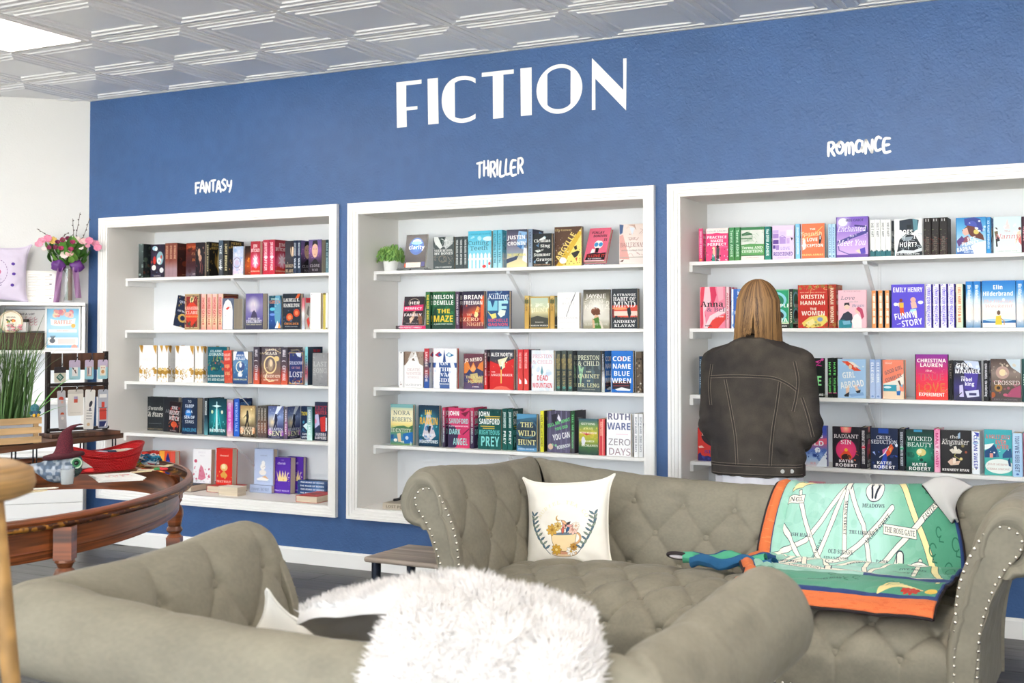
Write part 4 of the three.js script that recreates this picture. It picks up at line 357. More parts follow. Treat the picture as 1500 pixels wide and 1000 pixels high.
K('complex', '#f2886a', ['p #f6efe0 0 62 60 52 100 34 100 62 0 70', 'r 0 64 66 16 #2f9ab0', 'e 24 70 18 3 #e8f6f8', 'r 0 80 100 20 #f2d8b8', 'p #f4e8d8 66 66 80 62 82 80 68 80', 'p #5a3a2c 72 54 80 52 90 66 82 66', 'p #1f6ab8 66 80 86 78 82 90 68 90', 'p #7ac0dc 84 64 96 62 92 72'], ['Good|8|5|#f8e4d8|i|30|0|40', 'GOOD GIRL|26|10|#8a5a5a|b|52|-0.3|86', 'COMPLEX|46|10|#8a5a5a|b|52|-0.3|80'], '#f0987a', '#fff', 'GOOD GIRL');
K('experiment', '#8a2a9a>#c02a7a>#e82a5a>#ee3a3c>#ee3a30', ['n #f47ab0 24 2 20 80', 'l #f06a4a 2 18 44 30 44 30 58', 'l #e0903a 2 12 66 12 82 26 82', 'l #d8a03a 2 34 62 46 66 46 82 34 82', 'l #d89a3a 2 56 62 62 82 70 62', 'l #d8a03a 2 90 64 78 64 78 82 90 82', 'l #f08a5a 2 40 44 52 58', 'x #f49a7a 12 1 30 84'], ['CHRISTINA|14|8|#f8f0e8|b', 'LAUREN|24|8|#f8f0e8|b|50|0|70', 'the|36|5|#f4e8d8|i|42', 'TRUE|50|14|#d05a6a|s|50|0|80', 'LOVE|73|14|#e0703a|s|50|0|86', 'EXPERIMENT|88|8|#fbf4ec|b|50|0|78'], '#2a1a1a', '#f4e', 'TRUE LOVE');
K('black2', '#1c1a1c', [], [], '#1a1818', '#9a8a80', 'THE KEY~');
K('rebel', '#1c1e24>#23223a>#3c3478>#2c2a44', ['p #c8d4ea 36 0 90 2 96 24 60 18', 'n #e8eef8 14 8 2 28', 'p #4a3a9c 40 30 90 30 80 80 40 70', 'p #d8d8f2 42 76 90 72 92 88 50 92', 'r 56 80 26 6 #3c3a6a', 'p #d0c8f0 22 62 34 60 38 90 22 90', 'l #3a3c42 5 10 92 30 80'], ['GINA|12|9|#f4f4f6|b|40|0|66', 'MAXWELL|27|10|#f4f4f6|b|52|0|92', 'the|41|4|#f0f0f6|b|36|0|20', 'rebel|47|9|#f4f4f8|b|48|0|40', 'king|58|9|#f4f4f8|b|58|0|34'], '#1d1c20', '#eceaf0', 'GINA MAXWELL~the rebel king');
K('crossed', '#4a3a34>#8a7a72>#5a4a40>#4a4446', ['p #c8d4dc 50 0 100 0 100 34 70 20', 'e 40 32 22 15 #b8988c', 'e 40 32 11 8 #e8d4a8', 'e 26 68 13 9 #a87a3c', 'e 26 68 6 4 #3a2a20', 'p #a84a6a 50 88 70 70 100 60 100 90', 'n #c8607a 16 6 50 90', 'n #d8c8b0 12 6 10 50', 'e 8 84 8 6 #b05a2c'], ['CROSSED|56|10|#e8d8d0|t|54|0|86', 'EMILY MCINTIRE|95|4|#8a8284|s'], '#5a4a44', '#e8d8d0', 'CROSSED');
K('darkteal', '#1c4a48', [], [], '#1f4c4a', '#d8e8e0', 'HEX');
K('shore', '#d8342c', ['e 84 24 70 36 #2a1418', 'p #f2c8b8 4 56 16 54 24 60 6 62', 'p #2a2a6a 0 84 10 74 18 88 34 84 60 90 100 84 100 100 0 100', 'n #3a4aa8 10 8 86 100'], ['Shore|72|9|#4a2a8a|S|58', 'BREAK|20|8|#e8b0a0|S'], '#c82c28', '#fff', 'SHORE');
K('breaking', '#3a52b0>#4a58b8>#d85a78>#5a78c8>#a8c8ea>#e8d8d8', ['n #4a6ab0 30 9 54 84', 'p #e0607a 40 36 100 30 100 44 40 48', 'e 66 60 10 7 #eef4fa', 'p #eaf0f8 60 100 100 60 100 100', 'n #26408a 26 6 58 80'], ['BREAKING|24|12|#f6f8fa|b|42', 'WILD|43|12|#f6f8fa|b|50', 'ICE|92|5|#e8a0a8|b|50'], '#3a52b0', '#fff', 'BREAKING');
K('radiant', '#26222a', ['p #e8305a 30 0 70 0 66 14 34 14', 'g 50 4 24 #f6c89a', 'e 50 56 36 26 #d8306a', 'g 50 56 44 #f04a7a', 'p #e8502e 28 70 40 60 50 54 62 60 72 72 66 80 34 80', 'e 50 74 17 8 #3a2420', 'e 50 56 6 4 #f6b83a', 'n #f06a3a 12 5 56 80'], ['RADIANT|23|9|#f8f0f0|t', 'SIN|37|10|#f8f0f0|t|50|0|40', 'KATEE|83|7|#f2eeee|b|50|0|70', 'ROBERT|93|8|#f2eeee|b|50|0|90'], '#26222a', '#e8e4e4', 'RADIANT SIN~KATEE ROBERT', ['e 50 48 30 5 #d8304a']);
K('cruel', '#1c2848', ['r 30 0 36 12 #1f4aa8', 'p #2a4ab8 30 100 50 60 64 50 60 74 50 96', 'p #e8582e 56 52 76 36 84 46 72 62 60 68', 'p #f0a04a 66 50 78 44 74 58', 'p #d8609a 44 52 60 46 58 60 46 64', 'l #eef4fa 5 34 70 50 62 66 44', 'p #9ab0e8 8 58 16 56 20 66', 'e 94 40 5 4 #dfe8f4', 'n #3a5ac0 10 7 50 96'], ['CRUEL|22|8|#f4f6fa|t|50|0|56', 'SEDUCTION|33|9|#f4f6fa|t|50|0|94', 'KATEE|83|7|#f2f2f4|b|50|0|70', 'ROBERT|93|8|#f2f2f4|b|50|0|90'], '#22262e', '#d8dce4', 'SEDUCTION~KATEE ROBERT', ['e 50 46 28 5 #3aa878']);
K('wicked', '#14322c>#12604c>#157a60>#12443a', ['r 30 0 30 6 #3a9ac0', 'g 54 56 44 #2aa880', 'e 56 54 17 9 #e8d88a', 'e 50 52 8 5 #f6efc0', 'r 53 60 3 5 #8a6a2c', 'n #8ad8b0 12 3 30 80', 'n #0f3a30 10 12 60 100'], ['WICKED|22|10|#eef4ee|t', 'BEAUTY|36|10|#eef4ee|t', 'KATEE|83|7|#f2f2f0|b|50|0|70', 'ROBERT|93|8|#f2f2f0|b|50|0|90'], '#172a28', '#dfe8e0', 'WICKED BEAUTY');
K('pinkspine2', '#f0b8cc', [], [], '#e88ab0>#f0a8c4>#f6d0dc>#f0a0c0>#eeb0c8', '#c02a6a', 'MALT~KENNEDY', ['n #c83a78 5 5 0 30']);
K('king', '#2a2828', ['p #d8d0c0 30 46 40 42 50 48 60 42 72 48 66 54 40 54', 'p #e8e0d0 44 38 52 36 58 48 46 50', 'p #e0c0a8 24 74 36 66 50 72 66 70 60 80 34 82', 'p #f2e0d0 40 64 52 64 50 76 42 78', 'l #a8a05a 4 50 54 46 60 56 64 64 68', 'e 68 66 5 3.5 #e0d08a', 'e 84 50 4 3 #b0583c', 'e 74 36 5 3.5 #8a7a4a', 'p #9ab0c8 58 8 66 4 66 18 58 20'], ['the|15|7|#f2eee8|i|46', 'Kingmaker|27|12|#f2eee8|i', 'KENNEDY RYAN|92|6|#f4f2ee|b'], '#242222', '#fff', 'KINGMAKER');
K('bluewhite', '#e8eaf0', [], [], '#eef0f4>#e8eef4', '#4a52a8', 'CLEAN~SWEEP', ['p #3a44a8 30 2 90 4 84 14', 'n #7ab8dc 6 5 14 40', 'n #8a7a3a 3 3 70 90']);
K('holly', '#3aa8b0>#4ab4b8>#48aab4', ['p #eef4f0 0 34 36 30 24 40 0 46', 'p #1f4a7a 2 48 22 40 36 32 46 44 50 60 2 62', 'r 20 52 12 10 #e09a8a', 'p #2f5a86 66 54 80 44 96 40 100 60 66 62', 'p #3a6a90 42 60 48 44 54 60', 'r 0 62 100 38 #4ab0a8', 'e 54 80 50 16 #eef2ec', 'p #1f4a70 84 66 92 60 96 80 88 78', 'n #f2f6f2 10 4 10 60'], ['A HOLLY JOLLY|16|9|#e0706a|b', 'EVER|27|9|#e0706a|b|60|0|40', 'AFTER|38|9|#e0706a|b|66|0|44', 'JULIE MURPHY|76|4|#c8a8a0|i', 'SIERRA SIMONE|86|4|#c8a8a0|i'], '#3aa0a8', '#eee', 'HOLLY');
K('never', '#b8d4ea', [], [], '#bcd8ec>#b0d0ec>#a8ccec', '#5a6a94', 'TODAY~WE~NEVER~GET', ['e 50 94 14 2 #4a6ab0']);
K('pink3', '#e89ab0', [], [], '#e8a0b4>#e07a94>#e8a8b8', '#fff', 'PUCK');
K('finlay', '#e8708a', ['e 56 50 20 13 #f2f0ea', 'p #e8708a 36 36 56 32 76 38 70 40', 'e 46 50 9 6 #4a9ad0', 'e 66 50 9 6 #4a9ad0', 'p #2a262a 46 60 62 60 60 74 48 74', 'p #f4f0ea 30 62 44 64 44 76 26 76', 'p #241f24 12 78 40 74 70 76 96 74 96 96 8 96', 'r 6 97 90 2 #f4ece8'], ['FINLAY|14|7|#2a1c24|b|44|0|56', 'DONOVAN|24|7|#2a1c24|b|56|0|62', 'IS|36|7|#2a1c24|b|84|0|16', 'KILLING IT|83|8|#e0483c|b', 'ELLE COSIMANO|92|3|#f0e4e4|b'], '#e8708a', '#fff', 'KILLING IT');
K('perfect', '#2f2730', ['o 52 22 26 14 #b8a894 4', 'p #e0306a 0 36 100 28 100 50 0 52', 'p #c8a48c 36 92 50 56 62 50 58 76 44 94', 'p #8a5a44 74 60 96 70 100 98 84 98', 'x #a88a74 12 2 54 92', 'p #e8c8b0 34 78 46 72 54 80 42 92'], ['HER|23|10|#efe4e0|b|54|0|56', 'PERFECT|42|8|#f6e8ec|b', 'FAMILY|65|10|#efe4e0|b', 'TERESA DRISCOLL|95|3|#d8ccc8|s'], '#d8306a', '#f6d8e0', 'HER PERFECT FAMILY', ['r 0 0 100 14 #4a3a44']);
K('pinktree', '#f2f1f4', ['p #d88098 30 88 36 60 44 46 56 54 66 70 72 84 50 92', 'n #d0607a 26 6 52 90', 'e 16 36 8 5 #d05a74', 'n #555558 6 3 90 95'], ['IMAGE|10|5|#dfdce4|t', 'VELD|20|4|#d8d4dc|t'], '#e8e6ea', '#999', 'VELD');
K('flame', '#dc2f24', ['e 50 52 22 10 #e8c07a', 'e 48 50 12 7 #f4e2b4', 'p #d8a048 28 72 50 60 72 74 64 80 36 80', 'n #e8b45a 10 5 56 82'], ['charmed|20|4.5|#f6d8c8|S', 'TRACY WOLFF|90|6|#f4d4c8|S'], '#e0352a', '#f6d8c8', 'charmed~TRACY WOLFF');
K('snowman', '#bccbea', ['f 4 3 92 94 #a8b8de 2', 'e 46 50 13 9 #f6f4f2', 'e 48 40 9 7 #f8f8f6', 'e 46 66 18 8 #f0ece8', 'p #e0b48a 26 82 60 74 74 82 40 86', 'p #f4f2f0 14 84 40 78 80 84 70 88 20 88', 'n #444a5a 3 3 46 54'], ['covet|18|5|#9aa6c8|S', 'TRACY WOLFF|91|3.5|#a4b2d4|S'], '#b4c4e4', '#8a98bc', 'covet~TRACY WOLFF');
K('crown', '#5a2fae', ['p #f2d89a 16 36 28 56 36 36 46 56 52 36 60 56 70 36 74 56 86 38 78 66 26 66', 'n #f8ecc8 10 4 40 66', 'n #e0a84a 6 6 58 66', 'n #7a4ac8 16 4 66 84'], ['crush|8|2.6|#c8b4ec|s', 'cherish|17|6|#f2ecfa|i|46|0|48', 'TRACY WOLFF|92|4.5|#e4d8f6|S'], '#4a259a', '#e4d8f6', 'cherish');
K('cards', '#e4542c>#d8462c', ['p #f0a83a 0 0 36 0 30 50 16 100 0 100', 'p #1f2a78 40 60 44 20 56 4 68 24 76 60 80 90 34 90', 'e 56 40 13 14 #2a4ac8', 'e 56 82 26 14 #2430c8', 'r 72 0 28 100 #e85a4a'], [], '#e0542c', '#fff', '');
K('redspines', '#b83228', ['e 60 78 24 16 #7a2a1c', 'n #e8d8c8 16 5 20 60'], ['GEARS|30|10|#f0dcc8|S|60'], '#c8382c>#c03428', '#f6e6dc', 'GEARS~');
K('blueflat', '#2a4470', [], [], '#2c4a7e>#3a5a94>#6a94c8>#23365e', '#eef2f6', 'THE ROAD OF BONES');
K('navyflat', '#2a3248', [], [], '#23283a', '#ddd', 'CITY');
K('redflat', '#c03a34', ['p #8a2420 20 30 70 40 60 70 24 60'], [], '#b8342e', '#f2dcd4', 'COLD');
K('creamflat', '#f0e9dc', [], [], '#efe8dc', '#998', '');
K('greyflat', '#b4a898', ['n #a89a8a 20 8'], [], '#c2b8a8', '#7a7064', 'LOST PLACES');
const ATLM = ATL.map((c) => { const t = new THREE.CanvasTexture(c); t.colorSpace = THREE.SRGBColorSpace; t.anisotropy = 8; return phy('#ffffff', 0.45, { map: t, specularIntensity: 0.45 }); });

// ---------- books ----------
const pageTex = dataTex(128, (u, v) => { const k = 0.90 + 0.10 * pnoise(u, v, 128, 2, 31) - 0.05 * pnoise(u, v, 9, 3, 32); return [k * 0.93, k * 0.87, k * 0.77]; }, { color: true });
const pageTexV = dataTex(128, (u, v) => { const k = 0.90 + 0.10 * pnoise(v, u, 128, 2, 31) - 0.05 * pnoise(v, u, 9, 3, 32); return [k * 0.95, k * 0.91, k * 0.84]; }, { color: true });
const pagesM = std('#ffffff', 0.8, { map: pageTex }), pagesM2 = std('#ffffff', 0.8, { map: pageTexV });
// a book standing with its front cover to +z: spine at x = 0, width W, height H, back cover at z = -T
function bookCover(W, H, T, id) {
const k = KID[id], AW = 1968, AH = 1944, r = Math.min(0.004, T * 0.22), c = Math.min(0.0022, T * 0.12);
const out = [[W, 0], [r, 0], [r * 0.3, -r * 0.25], [0, -r], [0, -T + r], [r * 0.3, -T + r * 0.25], [r, -T], [W, -T]];
const inn = out.map(([x, z]) => [clamp(x, c, W), clamp(z, -T + c, -c)]); inn[0][1] = -c; inn[7][1] = -T + c;
const fx = (x) => (k.x + 0.8 + x / W * (FW - 1.6)) / AW, sx = (z) => (k.x + FW + 0.8 + (z + T) / T * (SW - 1.6)) / AW, vy = (y) => 1 - (k.y + 0.8 + (1 - y / H) * (FH - 1.6)) / AH;
const pos = [], uv = [], flat = [(k.x + FW + 3) / AW, 1 - (k.y + 4) / AH];
const quad = (a, b, cc, d, ua, ub, uc, ud) => { pos.push(...a, ...b, ...cc, ...a, ...cc, ...d); uv.push(...ua, ...ub, ...uc, ...ua, ...uc, ...ud); };
for (let i = 0; i < 7; i++) {
const [x0, z0] = out[i], [x1, z1] = out[i + 1]; let U0, U1;
if (i === 0) { U0 = fx(x0); U1 = fx(x1); } else if (i < 6) { U0 = sx(z0); U1 = sx(z1); } else { U0 = U1 = flat[0]; }
quad([x1, 0, z1], [x0, 0, z0], [x0, H, z0], [x1, H, z1], [U1, vy(0)], [U0, vy(0)], [U0, vy(H)], [U1, vy(H)]);
const [a0, b0] = inn[i], [a1, b1] = inn[i + 1]; quad([a0, 0, b0], [a1, 0, b1], [a1, H, b1], [a0, H, b0], flat, flat, flat, flat);
for (const y of [0, H]) { const P = [[x0, y, z0], [x1, y, z1], [a1, y, b1], [a0, y, b0]]; y ? quad(P[0], P[1], P[2], P[3], flat, flat, flat, flat) : quad(P[3], P[2], P[1], P[0], flat, flat, flat, flat); }
}
quad([W, 0, 0], [W, 0, -c], [W, H, -c], [W, H, 0], flat, flat, flat, flat); quad([W, 0, -T + c], [W, 0, -T], [W, H, -T], [W, H, -T + c], flat, flat, flat, flat);
let g = new THREE.BufferGeometry(); g.setAttribute('position', new THREE.Float32BufferAttribute(pos, 3)); g.setAttribute('uv', new THREE.Float32BufferAttribute(uv, 2)); g.computeVertexNormals(); return mergeVertices(g);
}
const CASEN = { F: 'leftmost', T: 'middle', R: 'rightmost' }, SHELFN = ['top', 'second', 'third', 'fourth', 'bottom'], jitter = rng(41);
function oneBook(id, W, H, T, label, group) {
const t = thing('book', label, 'book', [0, 0, 0], 0, group), c = Math.min(0.0022, T * 0.12);
part(t, 'cover', bookCover(W, H, T, id), ATLM[KID[id].page]);
const g = new THREE.BoxGeometry(W - 0.0035 - c, H - 0.005, T - 2 * c - 0.0002); g.translate((W - 0.0035 + c) / 2, H / 2, -T / 2);
const p = g.attributes.position, n = g.attributes.normal, uv = g.attributes.uv; for (let i = 0; i < p.count; i++) uv.setXY(i, p.getZ(i) * 14, (Math.abs(n.getX(i)) > 0.5 ? p.getY(i) : p.getX(i)) * 2);
part(t, 'pages', g, pagesM); return t;
}
const ORD = ['first', 'second', 'third', 'last'];
function B(key, id, mode, x, z, W, H, T, roll, look, n = 1, gap = 0) {
const y = [1.70, 1.362, 1.027, 0.692, 0.347][+key[1]], where = `${SHELFN[+key[1]]} shelf, ${CASEN[key[0]]} bookcase`;
if (mode === 'F') {
const t = oneBook(id, W, H, T, `${look}, ${where}`); t.position.set(x, y + 0.0004 + (roll > 0 ? Math.sin(roll) * 0 : roll < 0 ? Math.sin(-roll) * W : 0), z); t.rotation.z = roll; t.rotation.x = -0.012 * jitter(); t.position.y += T * 0.0125 + (roll ? 0.0015 : 0); return t;
}
for (let i = 0; i < n; i++) {
const word = n === 1 ? '' : n === 2 ? ['left of two: ', 'right of two: '][i] : (['leftmost', 'second', 'third', 'fourth'][i] + ` of ${['', '', '', 'three', 'four'][n]}: `);
const t = oneBook(id, W, H, T - 0.0004, `${word}${look}, ${where}`, n > 1 ? `${look} copies, ${where}` : undefined);
t.rotation.y = Math.PI / 2; t.position.set(x + i * (T + gap) + T - 0.0002, y + 0.0004, z - (n > 1 ? jitter() * 0.006 : 0));
}
}
function lying(id, x, y, z, W, H, T, label, turn = 0, group) { const t = oneBook(id, W, H, T, label, group); t.rotation.order = 'YXZ'; t.rotation.x = -Math.PI / 2; t.rotation.y = turn; t.position.set(x, y + T + 0.0004, z); return t; }
function leaning(id, x, y, z, W, H, T, lean, label) { const t = oneBook(id, W, H, T, label); t.rotation.x = -lean; t.position.set(x, y + 0.0004 + Math.sin(lean) * T + 0.0004, z); return t; }
// leftmost bookcase, top shelf
B('F0','petal','S',-5.876,-0.172,0.148,0.224,0.0416,0,'dark green book with a silvery spine, first in the row',1,0.0);
B('F0','flower','F',-5.772,-0.172,0.121,0.215,0.028,0,'dark book with white blossoms and a red splash');
B('F0','brown','S',-5.649,-0.172,0.145,0.220,0.0337,0,'brown red book',3,0.0);
B('F0','brown2','F',-5.487,-0.190,0.150,0.216,0.028,0,'brown red book with orange lettering');
B('F0','figure','F',-5.381,-0.160,0.077,0.214,0.028,0,'black book with a pale dancing figure');
B('F0','light','S',-5.302,-0.172,0.144,0.218,0.0251,0,'black and gold book with pale spine lettering, left one',1,0.0);
B('F0','slate','S',-5.202,-0.172,0.147,0.223,0.0358,0,'slate grey book between two black and gold ones',1,0.0);
B('F0','light','S',-5.161,-0.172,0.146,0.221,0.0410,0,'black and gold book with pale spine lettering, right one',1,0.0);
B('F0','lilac','F',-5.143,-0.212,0.106,0.184,0.02,0,'pastel blue and lilac book with a ring');
B('F0','ember','F',-5.001,-0.182,0.120,0.181,0.028,0,'black and ember orange book, half hidden');
B('F0','crimson','F',-4.930,-0.152,0.075,0.205,0.028,0,'crimson book with a white starburst');
B('F0','crimson','S',-4.854,-0.172,0.141,0.214,0.0460,0,'crimson book with a white starburst on its spine',2,0.0);
B('F0','blade','F',-4.681,-0.172,0.070,0.200,0.028,0,'dark book with a pale face and tan lettering');
B('F0','purple','S',-4.610,-0.160,0.132,0.201,0.0268,0,'dark blue book with a white spine title',2,0.0);
B('F0','purple','F',-4.505,-0.172,0.098,0.201,0.05,0,'purple book with a stern portrait');
B('F0','teal','S',-4.379,-0.172,0.131,0.198,0.0249,0,'dark teal book, last in the row beside the frame',1,0.0);
// leftmost bookcase, second shelf
B('F1','navygold','F',-5.602,-0.202,0.140,0.197,0.028,-0.2,'small navy and gold book leaning sideways');
B('F1','redgold','F',-5.477,-0.172,0.119,0.227,0.028,0,'red book with a cream border and pink lettering');
B('F1','pinkspine','S',-5.347,-0.172,0.148,0.225,0.0431,0,'dark red book with a pink spine',4,0.0035);
B('F1','arch','F',-5.146,-0.142,0.095,0.194,0.09,0,'small white arched book with a tiny red bird');
B('F1','castle','F',-4.984,-0.172,0.136,0.222,0.05,0,'violet book with a misty castle');
B('F1','bluegirl','F',-4.804,-0.172,0.099,0.207,0.02,0,'teal and blue book with a glowing light');
B('F1','smolder','F',-4.697,-0.172,0.136,0.217,0.03,0,'black book with orange roses and white lettering');
B('F1','pinkwhite','S',-4.544,-0.160,0.126,0.191,0.0228,0,'thin pink and white book',1,0.0);
B('F1','greyred','F',-4.525,-0.172,0.049,0.190,0.03,0,'small grey and red book');
B('F1','blank','F',-4.475,-0.152,0.077,0.218,0.028,0,'plain white book');
B('F1','goldedge','S',-4.396,-0.172,0.144,0.217,0.0374,0,'white book with a gilt yellow edge',1,0.0);
// leftmost bookcase, third shelf
B('F2','gilt','F',-5.854,-0.165,0.152,0.235,0.028,0,'white book with gold ornaments, first in the row');
B('F2','gilt','S',-5.701,-0.165,0.154,0.234,0.0465,0,'gold ornamented white spine, left pair',2,0.0);
B('F2','gilt','F',-5.547,-0.165,0.156,0.232,0.028,0,'white book with gold ornaments between the two pairs of spines');
B('F2','gilt','S',-5.388,-0.165,0.152,0.230,0.0351,0,'gold ornamented white spine, right pair',2,0.0);
B('F2','ivy','F',-5.279,-0.165,0.155,0.227,0.028,0,'teal book with a crown of flowers');
B('F2','redtilt','F',-5.113,-0.132,0.065,0.202,0.02,0.06,'coral red book leaning behind the blue one');
B('F2','moonblue','F',-5.046,-0.130,0.118,0.199,0.05,0,'blue book with a crescent moon and a white bird');
B('F2','slategold','S',-4.914,-0.165,0.151,0.228,0.0478,0,'slate book with a red base, left copy',1,0.0);
B('F2','slategold','F',-4.851,-0.165,0.147,0.229,0.028,0,'slate and gold book with a curled golden creature');
B('F2','slategold','S',-4.702,-0.165,0.150,0.227,0.0517,0,'slate book with a red base, right copy',1,0.0);
B('F2','lost','F',-4.637,-0.155,0.113,0.201,0.028,0,'navy book with a floral border and large white lettering');
B('F2','navyred','S',-4.522,-0.165,0.152,0.230,0.0203,0,'dark navy book with a pale turquoise spine',1,0.0);
B('F2','stone','F',-4.437,-0.125,0.112,0.194,0.028,0,'stone grey embossed book');
// leftmost bookcase, fourth shelf
B('F3','swords','F',-5.968,-0.360,0.148,0.225,0.03,0,'charcoal book with silver blackletter lettering');
B('F3','charcoal','F',-5.798,-0.330,0.130,0.226,0.028,0,'dark book behind the leaning one');
B('F3','hedge','F',-5.694,-0.260,0.096,0.198,0.02,-0.07,'black book with white and red lettering leaning back');
B('F3','stars','F',-5.556,-0.240,0.129,0.231,0.055,0,'navy book with blue and white lettering');
B('F3','tealline','S',-5.370,-0.240,0.155,0.234,0.0310,0,'dark book with a thin white and teal spine',1,0.0);
B('F3','ruin','F',-5.331,-0.240,0.142,0.232,0.028,0,'dark teal book with a glowing turquoise sword');
B('F3','magenta','S',-5.183,-0.240,0.152,0.230,0.0468,0,'bright magenta spined book',1,0.0);
B('F3','cobalt','S',-5.128,-0.240,0.125,0.236,0.0438,0,'cobalt blue book',1,0.0);
B('F3','sent','F',-5.062,-0.220,0.117,0.197,0.015,0,'golden brown book with a standing dark figure');
B('F3','sentb','S',-4.944,-0.240,0.130,0.196,0.0258,0,'dark grey book with pale flecks',3,0.0);
B('F3','sent2','F',-4.842,-0.220,0.121,0.199,0.015,0,'blue violet book with a standing dark figure');
B('F3','sent2','S',-4.716,-0.220,0.130,0.196,0.0234,0,'dark book with a purple and white spine',1,0.0);
B('F3','tower','F',-4.630,-0.270,0.090,0.201,0.028,0,'navy book with yellow lettering and a white tower');
B('F3','tealwhite','S',-4.538,-0.210,0.133,0.202,0.0382,0,'pale turquoise spined book',1,0.0);
B('F3','lights','F',-4.490,-0.220,0.096,0.232,0.028,0,'navy book with large red lettering by the frame');
// middle bookcase, top shelf
B('T0','blood','F',-3.627,-0.170,0.139,0.184,0.028,0,'grey green book with white wolves');
B('T0','blood','S',-3.484,-0.170,0.120,0.182,0.0272,0,'grey green book with white spine lettering',3,0.0);
B('T0','teeth','F',-3.394,-0.160,0.149,0.209,0.028,0,'sky blue book with a white picket fence');
B('T0','teeth','S',-3.243,-0.170,0.138,0.210,0.0282,0,'sky blue book',2,0.0035);
B('T0','ferry','F',-3.151,-0.160,0.128,0.207,0.028,0,'dark blue book with a stormy beach');
B('T0','ferry','S',-3.021,-0.170,0.137,0.207,0.0271,0,'pale blue grey book beside the black bird book',1,0.0);
B('T0','cicada','F',-2.977,-0.140,0.113,0.177,0.028,0,'black book with white moths and lettering');
B('T0','argyle','F',-2.862,-0.170,0.161,0.211,0.025,0,'tall brown and gold book with a dark cat mask');
B('T0','ballet','F',-2.485,-0.170,0.150,0.210,0.028,0,'pale pink and ivory book beside the right frame');
// middle bookcase, second shelf
B('T1','maze','S',-3.671,-0.160,0.140,0.212,0.0318,0,'green book with a yellow spine title',1,0.0);
B('T1','maze','F',-3.634,-0.170,0.150,0.212,0.028,0,'green maze book with yellow and white lettering');
B('T1','zero','S',-3.474,-0.160,0.139,0.210,0.0265,0,'dark plum spined book',1,0.0);
B('T1','zero','F',-3.435,-0.170,0.138,0.211,0.025,0,'dark book with an orange burning house');
B('T1','killing','F',-3.278,-0.170,0.141,0.210,0.03,0,'navy book with huge pale blue letters and a hand');
B('T1','hunt2','S',-3.041,-0.165,0.119,0.181,0.0271,0,'golden spined book left of the pale green one',1,0.0);
B('T1','hunt2','F',-3.011,-0.170,0.118,0.176,0.028,0,'pale green book with a gilt frame');
B('T1','hunt2','S',-2.886,-0.165,0.118,0.179,0.0266,0,'golden spined book right of the pale green one',1,0.0);
B('T1','chain','F',-2.841,-0.160,0.131,0.194,0.03,0,'white book with a long grey slash');
B('T1','jayne','F',-2.688,-0.160,0.152,0.207,0.02,0,'black and cream book with a red haired woman in green');
B('T1','habit','F',-2.527,-0.170,0.145,0.209,0.03,0,'black book with a red sky and a small man');
// middle bookcase, third shelf
B('T2','winter','S',-3.847,-0.155,0.136,0.205,0.0325,0,'white book with faint dots on its spine',1,0.0);
B('T2','winter','F',-3.819,-0.165,0.131,0.206,0.028,0,'white book with a brown snowy mountain');
B('T2','savage','S',-3.674,-0.150,0.148,0.224,0.0340,0,'red and blue spined book',1,0.0);
B('T2','savage','F',-3.618,-0.155,0.156,0.225,0.025,0,'white book with a blue face and coloured eyes');
B('T2','night','F',-3.412,-0.145,0.126,0.197,0.028,0,'plum and orange book with jagged lettering');
B('T2','angel','S',-3.284,-0.150,0.145,0.220,0.0194,0,'red and black spined book',1,0.0);
B('T2','angel','F',-3.250,-0.150,0.151,0.221,0.03,0,'red and black book with a burning match');
B('T2','redspine','S',-3.075,-0.145,0.146,0.222,0.0327,0,'scarlet spined book with a white emblem',2,0.0035);
B('T2','dead','F',-2.982,-0.130,0.135,0.219,0.028,0,'white book with pink and red lettering');
B('T2','leng','S',-2.846,-0.145,0.142,0.216,0.0338,0,'grey green gilded book',3,0.00175);
B('T2','leng','F',-2.719,-0.145,0.140,0.217,0.028,0,'grey green book with cream lettering');
B('T2','wren','S',-2.575,-0.145,0.143,0.217,0.0176,0,'black and white spined book with a blue cover',1,0.0);
B('T2','wren','F',-2.523,-0.145,0.125,0.218,0.03,0,'bright blue book with big white lettering');
B('T2','leopard','S',-2.394,-0.175,0.141,0.214,0.0343,0,'brown spotted book by the frame',1,0.0);
// middle bookcase, fourth shelf
B('T3','identity','F',-3.936,-0.205,0.154,0.234,0.03,0,'cream, yellow and blue landscape book');
B('T3','rankin','F',-3.745,-0.205,0.139,0.233,0.025,0,'dark teal book with big yellow lettering');
B('T3','angel2','S',-3.585,-0.205,0.148,0.224,0.0203,0,'thin navy spined book',1,0.0);
B('T3','angel2','F',-3.549,-0.205,0.142,0.224,0.028,0,'pink and navy book with mint lettering');
B('T3','angel2','S',-3.404,-0.205,0.150,0.227,0.0264,0,'pink and navy spined book',1,0.0);
B('T3','prey','F',-3.354,-0.205,0.147,0.222,0.028,0,'dark green book with white and turquoise lettering');
B('T3','prey','S',-3.202,-0.205,0.125,0.227,0.0331,0,'dark green spined book with white lettering',2,0.0);
B('T3','wild','F',-3.107,-0.195,0.126,0.203,0.025,0,'slate blue book with yellow lettering');
B('T3','yellow','S',-2.966,-0.205,0.146,0.222,0.0228,0,'bright yellow spined book',1,0.0);
B('T3','tellme','F',-2.924,-0.205,0.139,0.225,0.028,0,'grey violet book with green lettering');
B('T3','greenspine','S',-2.781,-0.205,0.150,0.227,0.0222,0,'green and black spined book',1,0.0);
B('T3','lawn','F',-2.723,-0.175,0.113,0.190,0.015,0,'small green and yellow garden book');
B('T3','redlawn','S',-2.606,-0.175,0.127,0.192,0.0373,0,'small scarlet spined book',1,0.0);
B('T3','zerodays','F',-2.561,-0.175,0.138,0.224,0.025,0,'white book with large grey capital lettering');
